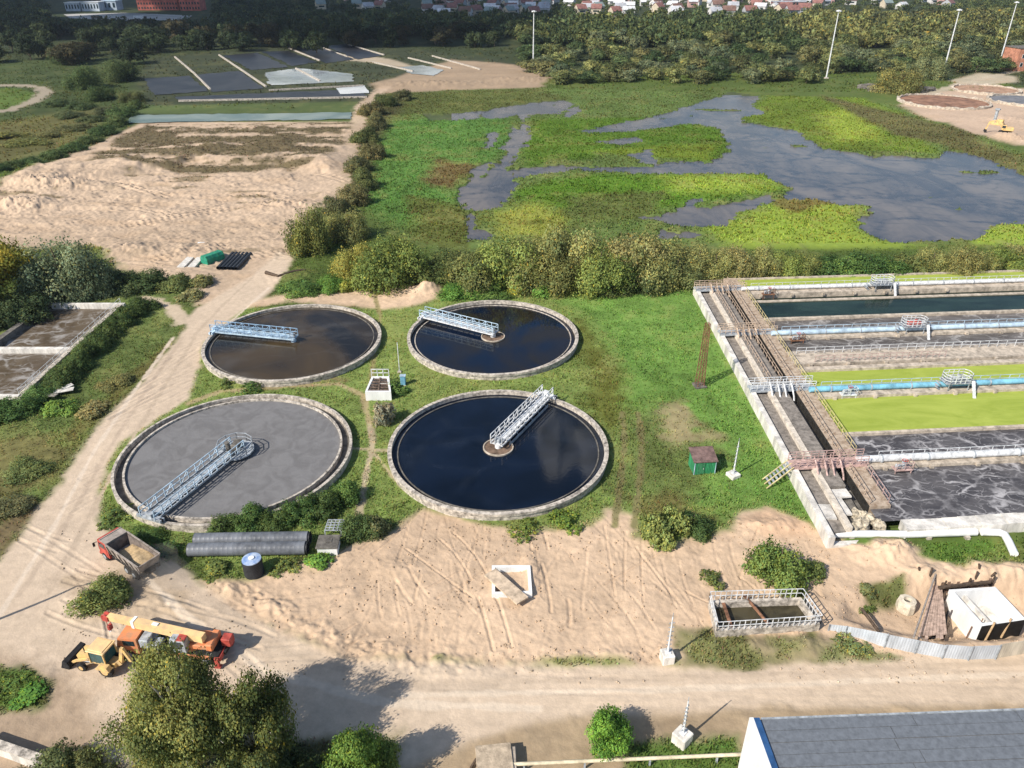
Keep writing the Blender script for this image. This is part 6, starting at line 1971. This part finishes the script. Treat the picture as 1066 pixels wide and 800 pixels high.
sheet('sludge_bed', [(306, 50), (334, 49), (368, 62), (340, 66)], BEDD, .2)
sheet('sludge_bed', [(338, 48), (362, 46), (398, 58), (372, 62)], BEDD, .2)
sheet('pond_water', [(276, 76), (310, 71), (366, 77), (368, 85), (280, 89)], POND, .2)
sheet('pond_water', [(416, 70), (440, 68), (462, 73), (452, 79), (428, 77)], POND, .2)
sheet('pond_water', [(350, 92), (380, 89), (384, 97), (354, 98)], POND, .3)
sheet('pond_water', [(138, 120), (366, 117), (366, 124), (132, 128)], PONDG, .25)
def bed_wall(label, pts, h=.8, w=.8, m=CONC):
    p = [V3(a, b, 0) for a, b in pts]
    q = MB()
    for a, b in zip(p[:-1], p[1:]): q.bar(a + Vector((0, 0, h / 2 - .1)), b + Vector((0, 0, h / 2 - .1)), w, h)
    o = q.build('bed_wall', m, None, off=p[0]); o.location = p[0]
    tag(o, label, 'wall', 'concrete walls of the sludge beds')
for lab, pts in [('concrete wall between the two nearest dark sludge beds', [(182, 60), (202, 77), (219, 94)]), ('long concrete wall left of the bright pond', [(228, 58), (252, 74), (277, 91)]), ('concrete wall behind the bright pond', [(301, 51), (333, 64)]),
                 ('second concrete wall behind the bright pond, toward the bank', [(332, 49), (362, 60)]), ('concrete wall crossing the bright pond', [(308, 72), (333, 85)]), ('front concrete wall of the dark bed strip', [(186, 106), (382, 102)]),
                 ('back concrete wall of the dark bed strip', [(280, 95), (378, 90)]), ('pale concrete wall left of the small pond', [(386, 65), (430, 75)]), ('pale concrete wall behind the small pond', [(425, 61), (470, 72)]), ('pale concrete wall nearest the dirt bank', [(450, 59), (500, 73)]), ('far concrete wall behind the beds', [(362, 47), (400, 58)])]:
    bed_wall(lab, pts)
def flood(px, py, label, h):
    g = G(px, py)
    t = thing('floodlight_pole', label, 'floodlight pole', (*g, 0), 0, 'tall floodlight poles')
    MB().tube([(0, 0, -.5), (0, 0, h)], [.40, .22], 12).build('pole', STEEL_W, t, True)
    q = MB(); q.lathe([(.3, h - .4), (1.0, h - .2), (1.0, h + .3), (.3, h + .5)], n=14, closed=True)
    for a in range(6): q.box((1.0 * math.cos(a * 1.047), 1.0 * math.sin(a * 1.047), h), (.6, .6, .5), a * 1.047)
    q.build('lamp_ring', STEEL_W, t)
    MB().box((0, 0, .2), (2, 2, .8), 0, .1).build('footing', CONC, t)
flood(555, 72, 'tall white floodlight pole on the dirt bank above the marsh', 28.5)
flood(860, 82, 'tall white floodlight pole left of the round tree by the pond', 31)
flood(981, 80, 'tall white floodlight pole behind the unfinished round tanks', 31)
flood(1041, 64, 'tall white floodlight pole beside the brick building', 31)
SANDF = mat('tank_sand_floor', (.42, .26, .17), .95, .3, .3)
for px, py, hw, fm, lab in [(982, 107, 45, mat('red_soil', (.31, .17, .11), .95, .4, .2), 'unfinished round tank with red soil inside'), (1026, 94.5, 33, SANDF, 'smaller unfinished round tank with sandy floor'), (1068, 106, 37, mat('grey_floor', (.20, .20, .21), .8, .3, .2), 'round tank with grey floor at the right edge')]:
    g = G(px, py)
    zc = g[1] * math.cos(PITCH) + CAM_H * math.sin(PITCH)
    R = hw * zc / 800
    t = thing('round_tank', lab, 'tank', (*g, 0), 0, 'unfinished round tanks')
    q = MB().lathe([(R, -.5), (R, 1.2), (R - 1.2, 1.15), (R - 1.2, -.5)], n=64, closed=True)
    jr = random.Random(int(px)); q.v = [(x_, y_, z_ + (jr.uniform(-.75, .15) if z_ > 1 else 0)) for x_, y_, z_ in q.v]
    q.build('wall', CONC_T, t)
    MB().disc((0, 0, .35), R - 1.1, 48).build('floor', fm, t)
g = G(1062, 74)
BRICK = mat('red_brick', (.52, .235, .15), .85, .3, .8)
t = thing('brick_building', 'orange red brick building at the right edge beyond the works', 'building', (g[0] + 8, g[1] + 6, 0), .12)
MB().box((0, 0, 5.5), (26, 12, 11.4)).build('wall', BRICK, t)
MB().box((0, 0, 11.35), (26.6, 12.6, .4)).build('roof', CONC_D, t)
for k in range(5):
    for z in (3.2, 7.4):
        f = MB(); f.box((-10 + 5 * k, -6.02, z), (1.6, .12, 2.0)); f = f.build('window', STEEL_W, t)
        MB().box((-10 + 5 * k, -6.1, z), (1.3, .04, 1.7)).build('pane', GLASS, f)
# rubble by the round tree
rb = random.Random(4)
for k, (a, b) in enumerate([(902, 92), (912, 95), (950, 97), (962, 95)]):
    g = G(a, b)
    o = blob(MB(), (0, 0, .5), (5, 2.6, 1.5), 40 + k, n=8).build('rubble_heap', CONC_D, None, True); o.location = (*g, 0)
    tag(o, ['dark rubble heap left of the round tree', 'dark rubble heap under the round tree', 'dark rubble heap between round tree and unfinished tank', 'dark rubble heap behind the unfinished red tank'][k], 'rubble heap', 'rubble heaps at the works')

plant('round_tree', 'broad olive brown tree by the pond at the works', 'tree', 'bush_l', 934, 96, 11.5, 12.0, (.135, .125, .042))
plant('round_tree', 'grey green tree behind the broad olive one at the works', 'tree', 'bush_l', 962, 82, 10, 12.0, (.11, .12, .055))
for k, (a, b, r, h, c, lab) in enumerate([(88, 92, 9, 11, (.04, .058, .02), 'dark round tree at the left beside the drained meadow'), (124, 84, 10, 11, (.045, .06, .022), 'dark tree left of the sludge beds'), (106, 104, 7, 6, (.042, .06, .02), 'lower dark tree in front of the pair at the left'), (138, 106, 6, 5, (.06, .065, .024), 'brownish bush near the corner of the drained bed'),
      (70, 66, 10, 11, (.035, .05, .018), 'dark tree above the curved track')]):
    plant('dark_tree', lab, 'tree', 'bush_l', a, b, r, h, c)

# dark shrubs on the bank above the drained bed and scrub of the left meadow
for k, (a, b, r, h) in enumerate([(-8, 186, 4.5, 2.6), (14, 180, 4.2, 2.2), (34, 173, 4.6, 2.4), (54, 165, 4.4, 2.6), (74, 157, 4.8, 2.6), (92, 149, 4.6, 2.8), (108, 140, 5.0, 3.0), (120, 131, 5.2, 3.4), (128, 121, 5.4, 4.0), (140, 113, 5.0, 3.6)]):
    plant('bank_shrub', '%s low dark green shrub from the left edge along the bank above the drained bed' % ORD[k], 'shrub', 'bush_m', a, b, r, h, [(.050, .075, .026), (.065, .085, .03)][k % 2], 'low shrubs on the bank of the drained bed')
for k, (a, b, r, h, c) in enumerate([(30, 150, 7, 2.0, (.12, .12, .04)), (12, 143, 6, 2.0, (.13, .125, .042)), (50, 142, 6, 1.8, (.11, .105, .042)), (75, 135, 6, 2.0, (.085, .085, .036)), (95, 126, 6, 2.4, (.06, .072, .03)), (70, 122, 6, 2.2, (.06, .07, .03)), (60, 110, 6, 2.4, (.05, .066, .026)), (85, 113, 6, 3.0, (.045, .062, .024)), (110, 118, 5, 2.6, (.055, .06, .028))]):
    plant('meadow_scrub', '%s patch of %s scrub from the near edge of the left meadow' % (ORD[k], 'yellowish' if k < 3 else 'dark'), 'scrub', 'bush_m', a, b, r, h, c, 'scrub patches of the left meadow')

# individual trees of the belt beyond the marsh and the beds
fr = random.Random(31)
spots = []
def try_spot(px, py, dmin):
    g = G(px, py)
    for s in spots:
        if (s[0] - g[0]) ** 2 + (s[1] - g[1]) ** 2 < dmin * dmin: return None
    spots.append(g); return g
FARKIND = [('pale olive round willow in the belt behind the marsh', (.155, .168, .062)), ('brownish tree in the belt behind the marsh', (.125, .128, .052)), ('dark green tree in the belt behind the marsh', (.065, .095, .036)), ('grey green willow in the belt behind the marsh', (.120, .14, .072))]
FARL = [('dark green tree in the wood behind the sludge beds', (.034, .048, .020)), ('blackish green tree in the wood behind the sludge beds', (.024, .036, .016)), ('brownish dark tree in the wood behind the sludge beds', (.05, .046, .022))]  # leaf colours darkened to carry the cloud shade over this wood
def far_tree(g, R, H, col, label, group):
    k = KIND['far'][fr.randrange(5)]
    t = thing('far_tree', label, 'tree', (g[0], g[1], -.2), fr.uniform(0, 6.28), group)
    for nm, me in (('crown', k.crown), ('trunk', k.stem)):
        o = bpy.data.objects.new(nm, me); COL.objects.link(o); o.parent = t; o.scale = (R, R, H)
        if nm == 'crown':
            j = fr.uniform(.8, 1.2); j *= 1.5; o.color = (col[0] * j, col[1] * j, col[2] * j, 1)
n = 0
tries = 0
while n < 205 and tries < 6000:
    tries += 1
    px = fr.uniform(545, 1130)
    lo = 87 if 570 < px < 850 else 76
    py = lo - (lo - (44 if px < 850 else 34)) * fr.random() ** 1.5
    g = try_spot(px, py, 7.5)
    if g is None: continue
    near = min(1, (py - 44) / 36)
    if px > 840 and py < 60: k = fr.choice([0, 0, 3, 1])
    else: k = fr.choices([0, 1, 2, 3], [2.4, 1.4, 1.0 + 1.6 * (1 - near), 1.3])[0]
    hk = .62 + .38 * (1 - max(0, near)); far_tree(g, fr.uniform(6.5, 10) * (.7 + .3 * hk), fr.uniform(8, 12.5) * hk, FARKIND[k][1], FARKIND[k][0], 'trees of the belt behind the marsh')
    n += 1
n = 0
tries = 0
while n < 90 and tries < 6000:
    tries += 1
    px = fr.uniform(-70, 560)
    hi = 76 if px < 140 else (56 - (px - 140) * .015 if px < 300 else 58)
    py = fr.uniform(36, hi)
    if px < 60 and py > 66: continue
    if 330 < px < 540 and py > 50: continue
    g = try_spot(px, py, 9)
    if g is None: continue
    k = fr.choices([0, 1, 2], [2, 2, 1])[0]
    far_tree(g, fr.uniform(7, 11), fr.uniform(9, 13.5), FARL[k][1], FARL[k][0], 'trees of the wood behind the sludge beds')
    n += 1

# the far wood that reads as one mass
def wood():
    rs = np.random.RandomState(9)
    Vs, Ns, Cs = [], [], []
    kinds = [k.VFC for k in KIND['far']]
    small = []
    for V, F, C, SN in kinds:
        pick = rs.permutation(len(F))[:230]
        v = V.reshape(-1, 4, 3)[pick]; c = C.reshape(-1, 4, 3)[pick]
        mid = v.mean(1, keepdims=True); v = mid + (v - mid) * 2.4
        small.append((v.reshape(-1, 3), c.reshape(-1, 3), SN.reshape(-1, 4, 3)[pick].reshape(-1, 3)))
    cnt = 0
    for i in range(9000):
        py = rs.uniform(-4, 50) if rs.rand() < .6 else rs.uniform(-4, 20)
        px = rs.uniform(-260, 1330)
        g = G(px, py)
        if g[1] > 1500: continue
        if 50 < px < 225 and py < 33: continue            # yard and sheds
        if py < 25 and 325 < px < 1010 and rs.rand() < .8: continue      # town: trees thin out
        if px < 560 and py > 40: continue
        d = 7.5
        R, H = rs.uniform(5.5, 9.5), rs.uniform(7, 12.5)
        if py < 21: R, H = R * .75, H * .6
        v, c, sn = small[rs.randint(5)]
        a = rs.uniform(0, 6.28); ca, sa = math.cos(a), math.sin(a)
        vv = np.stack([(v[:, 0] * ca - v[:, 1] * sa) * R + g[0], (v[:, 0] * sa + v[:, 1] * ca) * R + g[1], v[:, 2] * H - .3], 1)
        left = np.clip((600 - px) / 300, 0, 1)
        base = np.array([.062, .080, .030]) * (1 - left) + np.array([.040, .055, .026]) * left  # leftward darkening paints in the cloud shade as well
        if px > 820 and py > 14: base = np.array([.15, .15, .05]) if rs.rand() < .7 else np.array([.08, .085, .035])
        elif rs.rand() < .2: base = base * np.array([1.7, 1.45, 1.2])
        base = base * rs.uniform(.7, 1.3) * 1.6
        Vs.append(vv); Cs.append(c * base); Ns.append(np.stack([sn[:, 0] * ca - sn[:, 1] * sa, sn[:, 0] * sa + sn[:, 1] * ca, sn[:, 2]], 1))
        cnt += 1
    V = np.concatenate(Vs); C = np.concatenate(Cs)
    F = np.arange(len(V)).reshape(-1, 4)
    wm = np_mesh('far_wood', V, F, LEAF, C, True); set_normals(wm, np.concatenate(Ns))
    ob = bpy.data.objects.new('far_wood', wm); COL.objects.link(ob); ob.color = (1, 1, 1, 1)
    tag(ob, kind='stuff')
wood()

# town at the far edge
def house_meshes(wm, rm, w, d, h, rh):
    q = MB(); q.box((0, 0, h / 2), (w, d, h)); q.extrude([(-d / 2, h), (d / 2, h), (0, h + rh - .25)], (0, 0, 0), (0, 1, 0), (0, 0, 1), (1, 0, 0), w)
    wall = q.mesh('wall', wm)
    q = MB()
    for s in (-1, 1): q.extrude([(-w / 2 - .5, 0), (w / 2 + .5, 0), (w / 2 + .5, .25), (-w / 2 - .5, .25)], (0, s * (d / 4 + .3), h + rh / 2 - .1), (1, 0, 0), (0, -s * rh, -0 + d * 0 + .001), (0, 0, 1), .2) if False else slabq(q, (-w / 2 - .5, s * (d / 2 + .6), h - .35), (w / 2 + .5, s * (d / 2 + .6), h - .35), (w / 2 + .5, 0, h + rh), (-w / 2 - .5, 0, h + rh), .25 * (1 if s < 0 else -1))
    roof = q.mesh('roof', rm)
    win = MB().box((0, -d / 2 - .03, h * .55), (w * .6, .1, 1.5)).mesh('window', GLASS)
    q = MB(); q.box((w * .22, d * .12, h + rh * .9), (.8, .8, 1.8)); ch = q.mesh('chimney', BRICK)
    return wall, roof, win, ch
WALLS = {'white': mat('house_white', (.66, .64, .62), .8, .2, .5), 'cream': mat('house_cream', (.58, .50, .38), .8, .2, .5), 'pink': mat('house_pink', (.58, .36, .32), .8, .2, .5), 'grey': mat('house_grey', (.40, .41, .43), .8, .2, .5)}
ROOFS = {'grey': mat('roof_grey', (.42, .43, .46), .7, .25, .4), 'red': mat('roof_red', (.27, .13, .11), .7, .3, .4), 'brown': mat('roof_brown', (.20, .12, .095), .7, .3, .4), 'white': mat('roof_pale', (.66, .66, .67), .6, .2, .4), 'green': mat('roof_green', (.24, .30, .29), .6, .2, .4)}
HT = [(w, r, house_meshes(WALLS[w], ROOFS[r], *dim)) for w, r, dim in [('white', 'grey', (11, 9, 5, 3.5)), ('cream', 'red', (10, 9, 5.5, 3.8)), ('white', 'brown', (12, 9, 5, 4)), ('pink', 'white', (10, 8, 6, 3)), ('white', 'white', (12, 8, 4.5, 3)), ('grey', 'red', (12, 10, 5, 4)), ('cream', 'green', (10, 9, 5.5, 3.6))]]
hs = []
hr = random.Random(55)
n = tries = 0
while n < 150 and tries < 4000:
    tries += 1
    px = hr.uniform(330, 1000) if hr.random() < .3 else hr.uniform(440, 860)
    py = hr.uniform(-3, 19 if px < 840 else 11)
    if px < 440 and py > 12: continue
    g = G(px, py)
    if any((a - g[0]) ** 2 + (b - g[1]) ** 2 < 14 ** 2 for a, b in hs): continue
    hs.append(g)
    w, r, ms = hr.choice(HT)
    t = thing('house', 'distant %s house with %s roof among the trees of the town' % (w, r), 'house', (*g, 0), hr.uniform(-.8, .8), 'houses of the distant town')
    for nm, me in zip(('wall', 'roof', 'window', 'chimney'), ms):
        o = bpy.data.objects.new(nm, me); COL.objects.link(o); o.parent = t
    n += 1
def block(label, px0, px1, py, h, d, wm, rm, rows, cols, rz=0.0):
    a, b = V3(px0, py), V3(px1, py)
    w = (b - a).length
    c = (a + b) / 2 + Vector((0, d / 2, 0))
    t = thing('large_building', label, 'building', c, rz)
    MB().box((0, 0, h / 2), (w, d, h)).build('wall', wm, t)
    MB().box((0, 0, h + .2), (w + 1, d + 1, .6)).build('roof', rm, t)
    wme = MB().box((0, 0, 0), (w / cols * .5, .15, h / rows * .5)).mesh('window', GLASS)
    for r in range(rows):
        for k in range(cols):
            o = bpy.data.objects.new('window', wme); COL.objects.link(o); o.parent = t
            o.location = (-w / 2 + w * (k + .5) / cols, -d / 2 - .03, h * (r + .55) / rows)
    return t
BLUEW = mat('blue_grey_wall', (.40, .47, .56), .7, .2, .2)
block('red brick factory building in the far upper left', 144, 186, 11, 17, 16, mat('far_brick', (.42, .12, .09), .85, .3, .2), CONC_D, 4, 14)
block('taller red brick end of the far factory', 188, 209, 11.5, 19, 18, mat('far_brick2', (.46, .13, .10), .85, .3, .2), CONC_D, 4, 7)
block('blue grey shed nearest the left in the far yard', 69, 84, 12, 8, 14, BLUEW, STEEL_W, 1, 5)
block('pale blue shed in the middle of the far yard', 86, 104, 12, 8.5, 14, mat('pale_blue_wall', (.52, .58, .66), .7, .2, .2), STEEL_W, 1, 6)
block('blue and white shed with a dark gate in the far yard', 108, 122, 11, 9, 16, BLUEW, STEEL_LB, 1, 3)
block('pale apartment block at the top behind the town, left one', 646, 668, 3, 22, 14, WALLS['white'], CONC, 6, 10)
block('blue grey apartment block at the top of the town, right one', 673, 697, 5, 20, 14, BLUEW, CONC, 6, 10)
block('long low building with dark red walls in the town', 806, 838, 11, 8, 16, mat('dark_red_wall', (.24, .10, .09), .8, .3, .3), ROOFS['grey'], 2, 9)
block('brown block at the right end of the town', 845, 868, 5, 10, 14, WALLS['pink'], ROOFS['brown'], 2, 8)
sheet('yard_paving', [(66, 15), (130, 13.5), (200, 16.5), (195, 21), (120, 22), (72, 19)], mat('yard_concrete', (.40, .38, .36), .9, .3, .02), .15)
# cumulus over the far side: it shades the wood and the town as in the photograph
CLOUD = mat('cloud_white', (.85, .85, .86), 1.0, .05, .01)
def cloud(cx, cy, z, sx, sy, seed, th=1.0):
    r = random.Random(seed)
    q = MB()
    for k in range(16):
        blob(q, (r.uniform(-sx, sx), r.uniform(-sy, sy), r.uniform(0, 60)), (r.uniform(.25, .5) * sx, r.uniform(.3, .55) * sy, r.uniform(40, 90) * th), seed + k, n=8)
    o = q.build('cloud', CLOUD, None, True); o.location = (cx, cy, z)
    tag(o, kind='structure')
cloud(-890, 530, 520, 400, 260, 3)
cloud(-1300, 5200, 620, 1600, 500, 21, 3.0)
cloud(700, 5600, 1000, 900, 400, 31)
cloud(210, 1500, 900, 110, 70, 41)

# air between the camera and the far wood
hz = MB().box((0, 900, 29), (9000, 5200, 62)).build('haze', bpy.data.materials.new('haze'))
hm = hz.data.materials[0]
hm.use_nodes = True
hm.node_tree.nodes.clear()
ho = hm.node_tree.nodes.new('ShaderNodeOutputMaterial')
hv = hm.node_tree.nodes.new('ShaderNodeVolumePrincipled')
hv.inputs['Color'].default_value = (.72, .82, 1.0, 1)
hv.inputs['Density'].default_value = .00006
hv.inputs['Anisotropy'].default_value = .2
hm.node_tree.links.new(hv.outputs[0], ho.inputs['Volume'])
tag(hz, kind='stuff')
